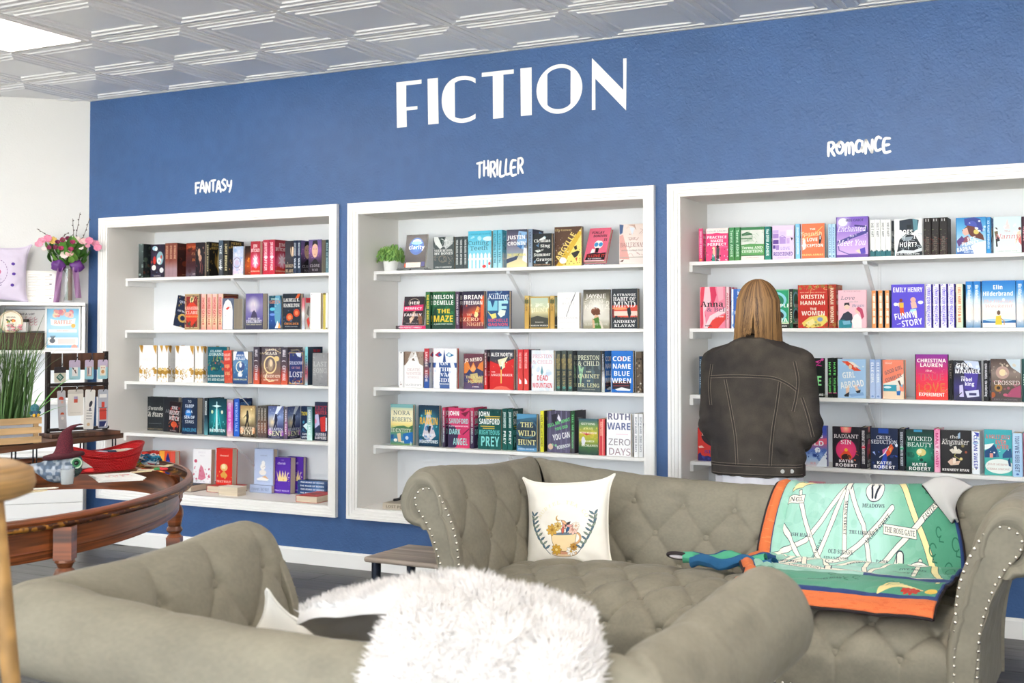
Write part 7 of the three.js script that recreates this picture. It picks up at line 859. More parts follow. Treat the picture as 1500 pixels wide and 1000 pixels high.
for (let i = 0; i <= n; i++) { const p = pts[i], a = pts[Math.max(0, i - 1)], d = pts[Math.min(n, i + 1)], T = V3(d[0] - a[0], d[1] - a[1], d[2] - a[2]).normalize(), O = V3(p[0] - hc[0], 0.25 * (p[1] - hc[1]), p[2] - hc[2] - 0.01).normalize(), Sd = T.clone().cross(O).normalize(), ww = w * (i > n - 2 ? 0.5 : 1); for (const [su, ou] of [[-1, 0], [0, 0.9], [1, 0]]) { pos.push(p[0] + Sd.x * su * ww + O.x * ou * ww, p[1] + Sd.y * su * ww + O.y * ou * ww, p[2] + Sd.z * su * ww + O.z * ou * ww); const N = O.clone().addScaledVector(Sd, su * 0.7).normalize(); nor.push(N.x, N.y, N.z); const c = c1.clone().lerp(c0, shade).lerp(c2, 0.35 * smooth(0.25, 0.6, i / n) * shade); col.push(c.r, c.g, c.b); } if (i < n) for (let k = 0; k < 3; k++) { const a0 = b + i * 3 + k, a1 = b + i * 3 + (k + 1) % 3; idx.push(a0, a1, a1 + 3, a0, a1 + 3, a0 + 3); } }
}
const hg = new THREE.BufferGeometry(); hg.setAttribute('position', new THREE.Float32BufferAttribute(pos, 3)); hg.setAttribute('normal', new THREE.Float32BufferAttribute(nor, 3)); hg.setAttribute('color', new THREE.Float32BufferAttribute(col, 3)); hg.setIndex(idx);
part(hair, 'hair_strands', hg, hm).userData.kind = 'stuff';
// the open book held in front
const bk = thing('book', 'open book held by the person in the denim jacket', 'book', [-1.555, 0.99, 0.255], 0.1); const L = box(0.115, 0.012, 0.17, -0.058, 0, 0), Rr = box(0.115, 0.012, 0.17, 0.058, 0, 0); L.rotateZ(-0.12); Rr.rotateZ(0.12); for (const g of [L, Rr]) g.rotateX(0.7); bk.position.y = 0.915; part(bk, 'pages', merge([L]), pagesM2); part(bk, 'pages', merge([Rr]), pagesM2); const cv = merge([box(0.12, 0.003, 0.178, -0.059, -0.008, 0).rotateZ(-0.12), box(0.12, 0.003, 0.178, 0.059, -0.008, 0).rotateZ(0.12)]); cv.rotateX(0.7); part(bk, 'cover', cv, std('#7a3a4a', 0.5));
}

// ---------- blanket on the tufted sofa ----------
{
const tex = canvasTex(1536, 1536, (c, W) => {
const g = c.createLinearGradient(0, 0, W, 0); g.addColorStop(0, '#9ccdbb'); g.addColorStop(0.6, '#b2dccf'); g.addColorStop(0.72, '#86bea4'); g.addColorStop(1, '#559c80'); c.fillStyle = g; c.fillRect(0, 0, W, W);
const R = rng(8); for (let i = 0; i < 420; i++) { c.globalAlpha = 0.10; c.fillStyle = ['#dcefe8', '#62aa92', '#43917a', '#c6e6dc'][i & 3]; c.beginPath(); c.ellipse(R() * W, R() * W, 20 + 60 * R(), 12 + 40 * R(), R() * 3, 0, 7); c.fill(); } c.globalAlpha = 1;
const X = (x) => x * W, Y = (y) => y * W; // the top 62 % lies on the back
c.fillStyle = '#468f70'; c.globalAlpha = 0.75; c.beginPath(); c.moveTo(X(0.70), 0); c.bezierCurveTo(X(0.76), Y(0.12), X(0.84), Y(0.38), X(0.98), Y(0.62)); c.lineTo(W, Y(0.62)); c.lineTo(W, 0); c.fill(); c.fillRect(0, 0, X(0.72), Y(0.03)); c.fillRect(0, Y(0.70), W, Y(0.20)); c.globalAlpha = 1;
const road = (w, pts, fill = '#f6eede') => { for (const [col, k] of [['#27313f', w + 7], [fill, w]]) { c.strokeStyle = col; c.lineWidth = k; c.lineCap = 'round'; c.lineJoin = 'round'; c.beginPath(); pts.forEach(([x, y], i) => (i ? c.lineTo(X(x), Y(y)) : c.moveTo(X(x), Y(y)))); c.stroke(); } };
const curve = (w, P, fill) => { const q = []; for (let i = 0; i <= 40; i++) { const t = i / 40, a = 1 - t; q.push([a * a * a * P[0][0] + 3 * a * a * t * P[1][0] + 3 * a * t * t * P[2][0] + t * t * t * P[3][0], a * a * a * P[0][1] + 3 * a * a * t * P[1][1] + 3 * a * t * t * P[2][1] + t * t * t * P[3][1]]); } road(w, q, fill); };
curve(40, [[0.12, 0.16], [0.30, 0.03], [0.60, 0.02], [0.70, 0.10]], '#f2e2a6'); curve(40, [[0.70, 0.10], [0.80, 0.18], [0.84, 0.42], [0.95, 0.66]], '#f2e2a6'); road(30, [[0.95, 0.66], [0.95, 0.72]], '#f2e2a6');
road(30, [[0.43, 0.13], [0.24, 0.35], [0.08, 0.42], [0.22, 0.50], [0.16, 0.60]]); road(30, [[0.43, 0.13], [0.32, 0.38], [0.20, 0.60]]); road(30, [[0.43, 0.13], [0.44, 0.42]]); road(30, [[0.43, 0.13], [0.53, 0.28], [0.60, 0.62]]); road(30, [[0.68, 0.22], [0.50, 0.36], [0.36, 0.45], [0.22, 0.55]]); road(30, [[1.0, 0.16], [0.84, 0.25], [0.70, 0.35], [0.55, 0.48], [0.40, 0.58]]); road(28, [[0.70, 0.38], [0.62, 0.62]]); road(28, [[0.16, 0.17], [0.30, 0.40], [0.44, 0.58]]); road(28, [[0.12, 0.30], [0.24, 0.45], [0.34, 0.60]]); road(26, [[0.80, 0.40], [0.82, 0.62]]); road(26, [[0.20, 0.62], [0.60, 0.64], [0.95, 0.66]]);
const label = (s, x, y, rot, w, h, box = true) => { c.save(); c.translate(X(x), Y(y)); c.rotate(rot); if (box) { c.fillStyle = '#f6eede'; c.strokeStyle = '#27313f'; c.lineWidth = 3; c.beginPath(); c.rect(-w / 2 - 10, -h * 0.95, w + 20, h * 1.9); c.fill(); c.stroke(); } fitText(c, s, 0, 0, w, h, '#232c38', 'S', 0, 1.4); c.restore(); };
label('THE MORTAL GATE', 0.30, 0.10, 0.10, 220, 24); label('THE ROSE GATE', 0.71, 0.30, 0.10, 230, 30); label('THE HEART GATE', 0.32, 0.62, 0.14, 210, 28); label('EASTERN ROAD', 0.90, 0.215, -0.55, 240, 26, false); label('ARCHER STREET', 0.60, 0.295, -0.68, 250, 24, false); label('CENTRAL ROAD', 0.55, 0.49, -0.62, 200, 22, false); label('MAIN STREET', 0.436, 0.26, 1.55, 190, 22, false); label('WARD ST', 0.30, 0.38, -1.1, 130, 18, false); label('ANGEL', 0.15, 0.20, -0.1, 120, 24); label('SOUTHERN ROAD', 0.42, 0.80, -0.05, 260, 22, false);
const spot = (x, y, rx, ry, f) => { c.fillStyle = '#f8f4ea'; c.strokeStyle = '#27313f'; c.lineWidth = 5; c.beginPath(); c.ellipse(X(x), Y(y), rx, ry, 0, 0, 7); c.fill(); c.stroke(); c.save(); c.translate(X(x), Y(y)); c.fillStyle = '#27313f'; f(); c.restore(); };
spot(0.58, 0.155, 76, 70, () => { for (const s of [-1, 1]) { c.lineWidth = 16; c.strokeStyle = '#27313f'; c.lineCap = 'round'; c.beginPath(); c.moveTo(s * 12, 48); c.quadraticCurveTo(s * 18, 10, s * 30, -14); c.stroke(); for (let k = -1; k < 2; k++) { c.lineWidth = 6; c.beginPath(); c.moveTo(s * 30, -10); c.lineTo(s * 30 + k * 12, -40); c.stroke(); } } });
spot(0.42, 0.475, 78, 70, () => { for (let i = 0; i < 8; i++) { c.rotate(0.785); c.beginPath(); c.moveTo(0, i % 2 ? -24 : -40); c.lineTo(8, -6); c.lineTo(-8, -6); c.fill(); c.beginPath(); c.arc(0, -56, 5, 0, 7); c.fill(); } });
spot(0.795, 0.45, 80, 74, () => { for (const [x, y, r] of [[-40, -4, 15], [0, -6, 18], [40, -4, 15], [-10, 24, 15], [18, 26, 14], [-18, -40, 8], [18, -40, 8]]) { c.beginPath(); c.arc(x, y, r, 0, 7); c.fill(); } });
for (const [x, y] of [[0.43, 0.125], [0.705, 0.385], [0.43, 0.60]]) { c.fillStyle = '#f6eede'; c.strokeStyle = '#27313f'; c.lineWidth = 8; c.beginPath(); c.moveTo(X(x) - 24, Y(y) + 44); c.lineTo(X(x) - 24, Y(y)); c.arc(X(x), Y(y), 24, Math.PI, 0); c.lineTo(X(x) + 24, Y(y) + 44); c.fill(); c.stroke(); }
for (const [s, x, y] of [['MEADOWS', 0.58, 0.215], ['THE LIBRARY', 0.52, 0.31], ['OLD SQUARE', 0.42, 0.385], ["LUNA'S TEMPLE", 0.40, 0.41], ['FIVE ROSES', 0.795, 0.52], ['PARK', 0.62, 0.41], ['ASH HALL', 0.21, 0.33], ['WHITE RAVEN', 0.22, 0.53], ['BONE QUARTER', 0.41, 0.545], ['COMITIUM VILLA', 0.78, 0.565]]) fitText(c, s, X(x), Y(y), 190, 19, '#39424e', 'S');
c.strokeStyle = '#1f6a50'; c.lineWidth = 7; for (const [x, y, k] of [[0.79, 0.05, 1], [0.86, 0.13, 1.1], [0.93, 0.07, 1], [0.97, 0.12, 1.2], [0.86, 0.36, 1], [0.93, 0.42, 1], [0.90, 0.30, 0.8], [0.97, 0.34, 1], [0.96, 0.52, 1.1], [0.45, 0.73, 1], [0.57, 0.74, 1], [0.52, 0.77, 0.8], [0.74, 0.78, 1]]) { c.beginPath(); c.ellipse(X(x), Y(y), 24 * k, 34 * k, 0.2, 0.6, 5.8); c.stroke(); c.beginPath(); c.moveTo(X(x), Y(y) + 30 * k); c.lineTo(X(x) - 5, Y(y) + 58 * k); c.lineTo(X(x) + 24, Y(y) + 62 * k); c.stroke(); }
// border: navy band, orange band
c.fillStyle = '#27407a'; c.fillRect(0, 0, X(0.075), W); c.fillRect(X(0.985), 0, X(0.015), W); c.fillRect(0, Y(0.90), W, Y(0.1)); c.fillRect(X(0.60), Y(0.655), X(0.4), Y(0.05));
c.fillStyle = '#dd7440'; c.fillRect(0, 0, X(0.06), W); c.fillRect(0, Y(0.93), W, Y(0.07)); const R2 = rng(4); for (let i = 0; i < 160; i++) { c.globalAlpha = 0.35; c.fillStyle = i & 1 ? '#f0a060' : '#c8502a'; const a = R2() * W; i % 2 ? c.fillRect(R2() * X(0.05), a, 30, 6) : c.fillRect(a, Y(0.935 + 0.06 * R2()), 40, 6); } c.globalAlpha = 1;
c.strokeStyle = '#f2dc9a'; c.lineWidth = 16; for (let i = 0; i < 7; i++) { c.beginPath(); c.moveTo(X(0.72), Y(0.90)); c.quadraticCurveTo(X(0.70 + 0.02 * i), Y(0.80), X(0.78 + 0.022 * i), Y(0.78 + 0.012 * i)); c.stroke(); } c.fillStyle = '#c83a2a'; for (let i = 0; i < 9; i++) { c.beginPath(); c.ellipse(X(0.86 + 0.03 * Math.cos(i * 0.7)), Y(0.865 + 0.016 * Math.sin(i * 0.7)), 26, 15, i * 0.7, 0, 7); c.fill(); } c.fillStyle = '#f0c85a'; c.beginPath(); c.ellipse(X(0.955), Y(0.86), 44, 40, 0, 0, 7); c.fill();
}, { clamp: true });
const plush = dataTex(256, (u, v) => 0.5 + 0.6 * (pnoise(u, v, 90, 90, 81) - 0.5)); plush.repeat.set(5, 5);
const front = phy('#ffffff', 0.85, { map: tex, bumpMap: plush, bumpScale: 0.0012, sheen: 0.25, sheenColor: new THREE.Color(0.8, 0.85, 0.8), sheenRoughness: 0.5 });
const k = 0.790 / 0.808, path = new THREE.CatmullRomCurve3([[-0.262, 0.690], [-0.262, 0.735], [-0.226, 0.775], [-0.172, 0.785], [-0.122, 0.760], [-0.076, 0.70], [-0.046, 0.62], [-0.018, 0.53], [0.006, 0.47], [0.07, 0.468], [0.25, 0.476], [0.45, 0.484], [0.60, 0.474], [0.67, 0.456], [0.70, 0.440]].map((p) => V3(0, p[1], p[0])), false, 'centripetal'), PL = path.getLength();
const f = (u, v) => {
const p = path.getPointAt(clamp(v, 0, 1)), q = path.getTangentAt(clamp(v, 0.001, 0.999)), onBack = 1 - smooth(0.40, 0.47, v), onSeat = smooth(0.45, 0.55, v);
const xl = lerp(lerp(0.085, 0.045, smooth(0.05, 0.42, v)), 0.14, onSeat * smooth(0.5, 1, v)) - 0.02 * Math.sin(v * 14) * onSeat, xr = lerp(lerp(0.745, 0.805, smooth(0.1, 0.42, v)), 0.80, onSeat);
const x = lerp(xl, xr, u), dipk = 1 - 0.085 * (1 - Math.pow(Math.abs(x / 1.01), 2.2));
const w = 0.010 * Math.pow(Math.sin(Math.max(0, 0.22 - u) * 60), 2) * smooth(0.22, 0.1, u) + 0.007 * noise.noise(u * 5, v * 4, 2) + 0.003 * noise.noise(u * 14, v * 9, 5) + onSeat * (0.012 * Math.abs(noise.noise(u * 4 + 4, v * 11, 8)) + 0.006 * Math.sin(v * 44 + 3 * noise.noise(u * 3, v, 3)) * smooth(0.6, 0.0, u)) + 0.010 * smooth(0.40, 0.46, v) * (1 - smooth(0.48, 0.54, v));
const N = [0, -(-q.z), 0]; const ny = q.z >= 0 ? q.z : Math.abs(q.z), nz = -q.y; return [x, (p.y - 0.0) * lerp(1, dipk, smooth(0.35, 0.75, p.y)) + ny * (w + 0.012), p.z + nz * (w + 0.012)];
};
const t = thing('throw_blanket', 'green printed map blanket with orange border draped over the tufted sofa back and seat', 'blanket', [-1.411 + 0.0, 0, 1.135]);
const uvFix = (g) => { const uv = g.attributes.uv; for (let i = 0; i < uv.count; i++) uv.setXY(i, uv.getX(i), 1 - uv.getY(i)); return g; };
part(t, 'printed_side', uvFix(slab(110, 190, f, 0.010)), front);
const edge = (pts) => tube(pts, 0.0062, pts.length * 2, 8), L = [], Rr = [], Bo = []; for (let i = 0; i <= 70; i++) { L.push(f(0, i / 70)); Rr.push(f(1, i / 70)); Bo.push(f(i / 70, 1)); } const pip = std('#2a2024', 0.8);
part(t, 'piping', edge(L), pip); part(t, 'piping', edge(Rr), pip); part(t, 'piping', edge(Bo), pip);
// turned-back corner showing the white underside
const fl = (u, v) => { const A = f(0.84 + 0.14 * v, 0.13 + 0.14 * v), x = lerp(A[0], 0.815, u * (1 - 0.75 * v)); const a = lerp(0.0, 0.022, Math.sin(Math.PI * Math.min(1, u * 1.1)) * 0.6 + 0.3); return [x, A[1] + a + 0.022 * (1 - v) * Math.sin(u * 3), A[2] + 0.012 + a * 0.8]; };
part(t, 'turned_corner', slab(24, 24, fl, 0.008), phy('#f6f3f0', 0.95, { bumpMap: plush, bumpScale: 0.003 }), 'white plush underside of the blanket'); const pe = []; for (let i = 0; i <= 24; i++) pe.push(fl(0, i / 24)); part(t, 'piping', edge(pe), pip);
// bunched left end on the seat
const bunch = (s0, col, nm, dx, dz, rr) => { const p = []; for (let i = 0; i <= 8; i++) p.push([0.14 - i * 0.040 + dx, 0.492 + 0.010 * Math.sin(i * 1.7 + s0) - 0.002 * i, 0.20 + dz + 0.018 * Math.sin(i * 0.9 + s0)]); const g = tube(p, rr, 60, 12), q = g.attributes.position; for (let i = 0; i < q.count; i++) { const n = noise.noise(q.getX(i) * 26, q.getY(i) * 26, q.getZ(i) * 26 + s0) * 0.008; q.setXYZ(i, q.getX(i) + n, q.getY(i) + n, q.getZ(i) + n); } g.computeVertexNormals(); part(t, nm, g, col); };
bunch(0, phy('#1f4a7a', 0.9), 'bunched_fold', 0.02, -0.035, 0.020); bunch(1.4, phy('#4fa884', 0.9), 'bunched_fold', 0.0, 0.005, 0.022); bunch(2.6, phy('#1f5a86', 0.9), 'bunched_fold', 0.04, 0.045, 0.020);
const tip = []; for (let i = 0; i <= 12; i++) { const a = i / 12 * 6.283; tip.push([-0.20 + 0.045 * Math.cos(a), 0.486 + 0.014 * Math.sin(a), 0.215 + 0.025 * Math.sin(a)]); } part(t, 'piping', tube(tip.slice(0, 12), 0.007, 60, 8, true), pip); const cap2 = new THREE.SphereGeometry(0.04, 20, 12); cap2.scale(1, 0.22, 0.5); cap2.translate(-0.20, 0.484, 0.215); part(t, 'turned_tip', cap2, std('#e8dde2', 0.9));
}
// ---------- fluffy throw on the foreground loveseat ----------
{
const path = new THREE.CatmullRomCurve3([[3.28, 0.56], [3.38, 0.64], [3.50, 0.70], [3.60, 0.745], [3.70, 0.775], [3.79, 0.786], [3.87, 0.770], [3.922, 0.71], [3.935, 0.62], [3.925, 0.50], [3.915, 0.40]].map((p) => V3(0, p[1], p[0])), false, 'centripetal');
const f = (u, v) => {
const p = path.getPointAt(clamp(v, 0, 1)), q = path.getTangentAt(clamp(v, 0.002, 0.998)), near = smooth(0.5, 0.62, v), x = lerp(lerp(-1.80, -1.18, u), lerp(-1.275, -0.86, u), smooth(0.22, 0.60, v)) + 0.012 * noise.noise(v * 6, u * 3, 4);
const heap = 0.036 * Math.exp(-(((u - 0.55) / 0.35) ** 2)) * Math.exp(-(((v - 0.46) / 0.13) ** 2)), drop = -0.070 * u * smooth(0.40, 0.60, v) - 0.055 * smooth(0.35, 0.0, u) * smooth(0.62, 0.3, v);
const folds = (0.034 * Math.pow(Math.abs(Math.sin(u * 10 + 0.5 * Math.sin(v * 7))), 0.7)) * near + 0.014 * Math.abs(noise.noise(u * 4, v * 5, 1)) + 0.022 * Math.abs(noise.noise(u * 3 + 7, v * 7, 2)) * (1 - near);
const ny = Math.abs(q.z), nz = -q.y; return [x, p.y + drop + heap + ny * folds, p.z + nz * folds + 0.010 * near];
};
const t = thing('throw_blanket', 'fluffy grey white plush throw heaped over the back of the foreground loveseat', 'blanket');
const fm = std('#d6d2cf', 0.95), g = slab(90, 130, f, 0.028); part(t, 'throw_cloth', g, fm);
const under = (u, v) => { const p = f(lerp(0.02, 0.55, u), lerp(0.18, 0.52, v)); return [p[0], p[1] + 0.012 - 0.03 * u, p[2]]; };
const gt = grid(90, 130, f), P = gt.attributes.position, N = gt.attributes.normal, R = rng(23), tuftG = new THREE.ConeGeometry(0.0026, 0.022, 4, 1); tuftG.translate(0, 0.009, 0);
const COUNT = 34000, im = new THREE.InstancedMesh(tuftG, std('#ffffff', 0.95), COUNT), M4 = new THREE.Matrix4(), Q = new THREE.Quaternion(), C0 = new THREE.Color();
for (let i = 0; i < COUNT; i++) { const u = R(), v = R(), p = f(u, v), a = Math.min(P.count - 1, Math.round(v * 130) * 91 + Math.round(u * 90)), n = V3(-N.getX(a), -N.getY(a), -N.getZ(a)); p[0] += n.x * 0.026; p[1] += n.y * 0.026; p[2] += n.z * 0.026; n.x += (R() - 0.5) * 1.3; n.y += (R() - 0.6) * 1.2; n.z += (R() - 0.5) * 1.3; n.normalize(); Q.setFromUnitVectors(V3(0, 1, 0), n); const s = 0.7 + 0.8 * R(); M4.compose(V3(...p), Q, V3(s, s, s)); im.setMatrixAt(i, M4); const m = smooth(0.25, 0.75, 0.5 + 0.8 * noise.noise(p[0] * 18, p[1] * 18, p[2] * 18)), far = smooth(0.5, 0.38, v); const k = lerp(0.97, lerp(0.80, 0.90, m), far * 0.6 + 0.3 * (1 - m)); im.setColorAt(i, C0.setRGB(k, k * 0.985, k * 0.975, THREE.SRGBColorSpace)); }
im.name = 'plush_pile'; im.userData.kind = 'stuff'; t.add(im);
}
const rrect = (hw, hd, f) => { const p = []; for (let s = 0; s < 4; s++) { const A = [[-1, -1], [1, -1], [1, 1], [-1, 1]][s], B2 = [[1, -1], [1, 1], [-1, 1], [-1, -1]][s]; for (let i = 0; i < 8; i++) p.push(f(lerp(A[0], B2[0], i / 8) * hw, lerp(A[1], B2[1], i / 8) * hd)); } return p; };
// ---------- white shelf unit across the corner: local x to the right along the slanted wall, z out of it ----------
const UO = [-6.141, 0, 0], UT = Math.PI / 4, US = Math.SQRT1_2;
const onUnit = (x, y, z) => [UO[0] + US * x + US * z, y, UO[2] - US * x + US * z];
{
const t = thing('shelf_unit', 'low white open shelf unit with boarded base across the room corner', 'shelf', UO, UT), m = M.trim, xl = -1.05, xr = -0.012, c = (xl + xr) / 2, W = xr - xl;
part(t, 'top_board', box(W, 0.022, 0.20, c, 1.524, 0.102, 0.003), m); for (const x of [xl + 0.011, -0.55, xr - 0.011]) part(t, 'side_panel', box(0.022, 1.51, 0.188, x, 0.757, 0.097, 0.002), m);
for (const [y, nm] of [[1.222, 'shelf'], [0.90, 'shelf'], [0.575, 'shelf']]) part(t, nm, box(W - 0.044, 0.022, 0.18, c, y, 0.094, 0.002), m);
part(t, 'back_panel', box(W - 0.03, 1.50, 0.006, c, 0.76, 0.006), M.panel);
for (let i = 0; i < 6; i++) part(t, 'board', box(W - 0.006, 0.0885, 0.012, c, 0.048 + i * 0.0905, 0.195, 0.003), m);
}
{ // lilac cushion, sign board, vase with flowers on top
const tex = canvasTex(512, 512, (c, W) => { c.fillStyle = '#d9cfe2'; c.fillRect(0, 0, W, W); const R = rng(5); c.lineWidth = 5; c.strokeStyle = '#8a6a9a'; c.setLineDash([16, 10]); c.beginPath(); c.ellipse(230, 250, 105, 120, 0, 0, 7); c.stroke(); c.setLineDash([]); c.fillStyle = '#e0906a'; c.beginPath(); c.ellipse(215, 280, 50, 34, 0, 0, 7); c.fill(); c.fillStyle = '#c86a8a'; c.beginPath(); c.ellipse(250, 250, 30, 26, 0, 0, 7); c.fill(); c.lineWidth = 3; c.strokeStyle = '#7a6a90'; for (let i = 0; i < 6; i++) { c.beginPath(); c.arc(200 + R() * 90, 320 + R() * 60, 18, 0, 5); c.stroke(); } for (const [y, x] of [[170, 385], [265, 395], [370, 385]]) { c.fillStyle = '#5a3c9a'; c.beginPath(); c.ellipse(x, y, 17, 14, 0, 0, 7); c.fill(); } }, { clamp: true });
const p = onUnit(-0.53, 1.716, 0.10); const cu = cushion('throw_pillow', 'lilac square pillow with purple dots standing on the white shelf unit', 0.33, 0.345, 0.10, [std('#ffffff', 0.9, { map: tex }), std('#d9cfe2', 0.9)], p, [0, 0, 0], 0.02); cu.rotation.order = 'YXZ'; cu.rotation.set(-0.10, UT, -0.02);
const st = canvasTex(256, 256, (c, W) => { c.fillStyle = '#efece6'; c.fillRect(0, 0, W, W); const R = rng(2); c.fillStyle = '#f8f6f2'; c.fillRect(14, 20, 130, 216); c.fillRect(152, 20, 92, 216); for (let i = 0; i < 15; i++) { c.fillStyle = '#cfc8be'; c.fillRect(24, 30 + i * 13, 60 + R() * 50, 4); if (i % 2) { c.fillStyle = '#d8c8bc'; c.fillRect(160, 30 + i * 13, 40 + R() * 36, 4); } } c.fillStyle = '#77777c'; for (const y of [28, 104, 222]) c.fillRect(196, y, 20, 9); }, { clamp: true });
const bo = thing('notice_board', 'small white printed notice board beside the lilac pillow on the shelf unit', 'sign', onUnit(-0.285, 1.536, 0.08), UT); const bg = box(0.19, 0.20, 0.012, 0, 0.10, 0); bg.rotateX(-0.06); bg.translate(0, 0.002, 0); part(bo, 'board', bg, [0, 1, 2, 3, 4, 5].map((i) => i === 4 ? std('#ffffff', 0.6, { map: st }) : std('#eeeae4', 0.6)));
const vp = onUnit(-0.122, 1.5355, 0.10), v = thing('flower_vase', 'tall clear glass vase of mixed flowers with purple ribbon on the shelf unit', 'vase', vp, UT);
part(v, 'glass', lathe([[0, 0.001], [0.036, 0.001], [0.040, 0.004], [0.040, 0.215], [0.0385, 0.215], [0.0375, 0.012], [0, 0.012]], 32), phy('#ffffff', 0.03, { transmission: 0.95, thickness: 0, ior: 1.45 }));
const stems = [], R = rng(14), green = std('#4c6a34', 0.7), wood = std('#6a4f38', 0.8); for (let i = 0; i < 14; i++) { const a = R() * 6.28, r = 0.026 * R(); stems.push(tube([[r * Math.cos(a), 0.015, r * Math.sin(a)], [r * 0.5, 0.14, 0], [0.08 * Math.cos(a + 2.4), 0.30, 0.05 * Math.sin(a + 2.4)]], 0.0024, 14, 6)); } part(v, 'stems', merge(stems), green).userData.kind = 'stuff';
part(v, 'bark_stick', new THREE.CylinderGeometry(0.013, 0.015, 0.20, 12).translate(0.014, 0.115, 0.008), wood);
const leafG = (L, w) => grid(6, 8, (a, b) => { const x = (a * 2 - 1) * w * Math.sin(Math.PI * Math.pow(b, 0.8)), y = b * L; return [x, y, 0.25 * Math.abs(x) - 0.35 * L * b * b]; }), lm = [std('#4f8a2e', 0.55), std('#3f7526', 0.55), std('#6a9a3c', 0.55)]; lm.forEach((m) => (m.side = THREE.DoubleSide)); const lgs = [leafG(0.085, 0.025), leafG(0.065, 0.02)];
for (let i = 0; i < 60; i++) { const a = R() * 6.283, m = part(v, 'leaf', lgs[i & 1], lm[i % 3]), rr = 0.055 + 0.055 * R(); m.position.set(rr * Math.cos(a), 0.235 + 0.11 * R(), 0.6 * rr * Math.sin(a)); m.rotation.set(0.5 + 0.7 * R(), -a + Math.PI / 2, (R() - 0.5), 'YXZ'); }
const petal = (r, n, cup) => { const l = []; for (let i = 0; i < n; i++) { const g = new THREE.SphereGeometry(r * 0.5, 8, 6); g.scale(0.75, 0.22, 1); g.translate(0, 0, r * 0.5); g.rotateX(-cup); g.rotateY(i / n * 6.283); l.push(g); } const k = new THREE.SphereGeometry(r * 0.22, 8, 6); l.push(k); return merge(l); }, fg = [petal(0.03, 8, 0.4), petal(0.024, 10, 0.75), petal(0.018, 7, 0.2)], fm = ['#f0a0b8', '#a02a5a', '#f6e6e0', '#7a1f48', '#e88aa8', '#e6c86a', '#f2c0c0'].map((c) => std(c, 0.6));
const F = [[-0.155, 0.385, 0, 0], [-0.12, 0.40, 0, 4], [-0.17, 0.36, 0, 0], [-0.09, 0.39, 0, 5], [-0.06, 0.375, 1, 3], [-0.03, 0.39, 1, 1], [0.0, 0.40, 1, 3], [-0.04, 0.34, 1, 1], [0.03, 0.375, 1, 1], [0.055, 0.395, 0, 2], [0.09, 0.385, 0, 6], [0.13, 0.39, 0, 4], [0.165, 0.375, 0, 0], [0.18, 0.35, 0, 4], [0.02, 0.33, 1, 1], [-0.02, 0.30, 0, 2], [0.01, 0.305, 0, 6], [-0.11, 0.345, 2, 3], [0.06, 0.355, 2, 5], [0.08, 0.35, 2, 2], [-0.14, 0.335, 2, 2], [-0.075, 0.35, 2, 3], [0.12, 0.36, 2, 0]];
F.forEach(([x, y, k, c], i) => { const m = part(v, 'flower', fg[k], fm[c]); m.position.set(x, y, 0.05 + 0.02 * (i % 3)); m.rotation.set(0.9 + 0.3 * (i % 2), i, 0); });
const tw = std('#4a3a30', 0.8), twp = []; for (const P of [[[0.02, 0.3, 0], [0.05, 0.45, 0], [0.07, 0.58, 0.01]], [[0.01, 0.3, 0], [0.03, 0.42, 0], [0.025, 0.54, 0]], [[0.04, 0.3, 0], [0.09, 0.42, 0], [0.13, 0.55, 0]], [[-0.05, 0.32, 0], [-0.12, 0.42, 0], [-0.19, 0.47, 0]], [[-0.02, 0.32, 0], [-0.04, 0.41, 0], [0.0, 0.45, 0]]]) { const g = [tube(P, 0.0016, 16, 5)]; for (let i = 1; i < 6; i++) { const c = new THREE.CatmullRomCurve3(P.map((p) => V3(...p))), q = c.getPoint(0.3 + i * 0.13), b = new THREE.SphereGeometry(0.004, 6, 5); b.translate(q.x + 0.004 * (i % 2 ? 1 : -1), q.y, q.z); g.push(b); } part(v, 'twig', merge(g), tw); }
const rib = phy('#6a2a8a', 0.4, { transmission: 0.25, thickness: 0, side: THREE.DoubleSide }), rib2 = phy('#b88ab8', 0.5, { transmission: 0.45, thickness: 0, side: THREE.DoubleSide });
part(v, 'ribbon_bow', merge([-1, 1].map((s) => { const g = new THREE.SphereGeometry(0.042, 20, 14); const p = g.attributes.position; for (let i = 0; i < p.count; i++) { const n = 1 + 0.35 * noise.noise(p.getX(i) * 40, p.getY(i) * 40, p.getZ(i) * 40 + s); p.setXYZ(i, p.getX(i) * n, p.getY(i) * n * 0.9, p.getZ(i) * n * 0.6); } g.computeVertexNormals(); g.translate(s * 0.055, 0.235, 0.035); return g; })), rib);
for (const [s, y1] of [[-1, 0.0], [1, 0.03]]) part(v, 'ribbon_tail', grid(6, 20, (a, b) => [s * (0.045 + 0.022 * b) + (a - 0.5) * 0.036, 0.225 - b * (0.225 - y1) , 0.048 + 0.012 * Math.sin(a * 7 + b * 5)]), rib2);
}
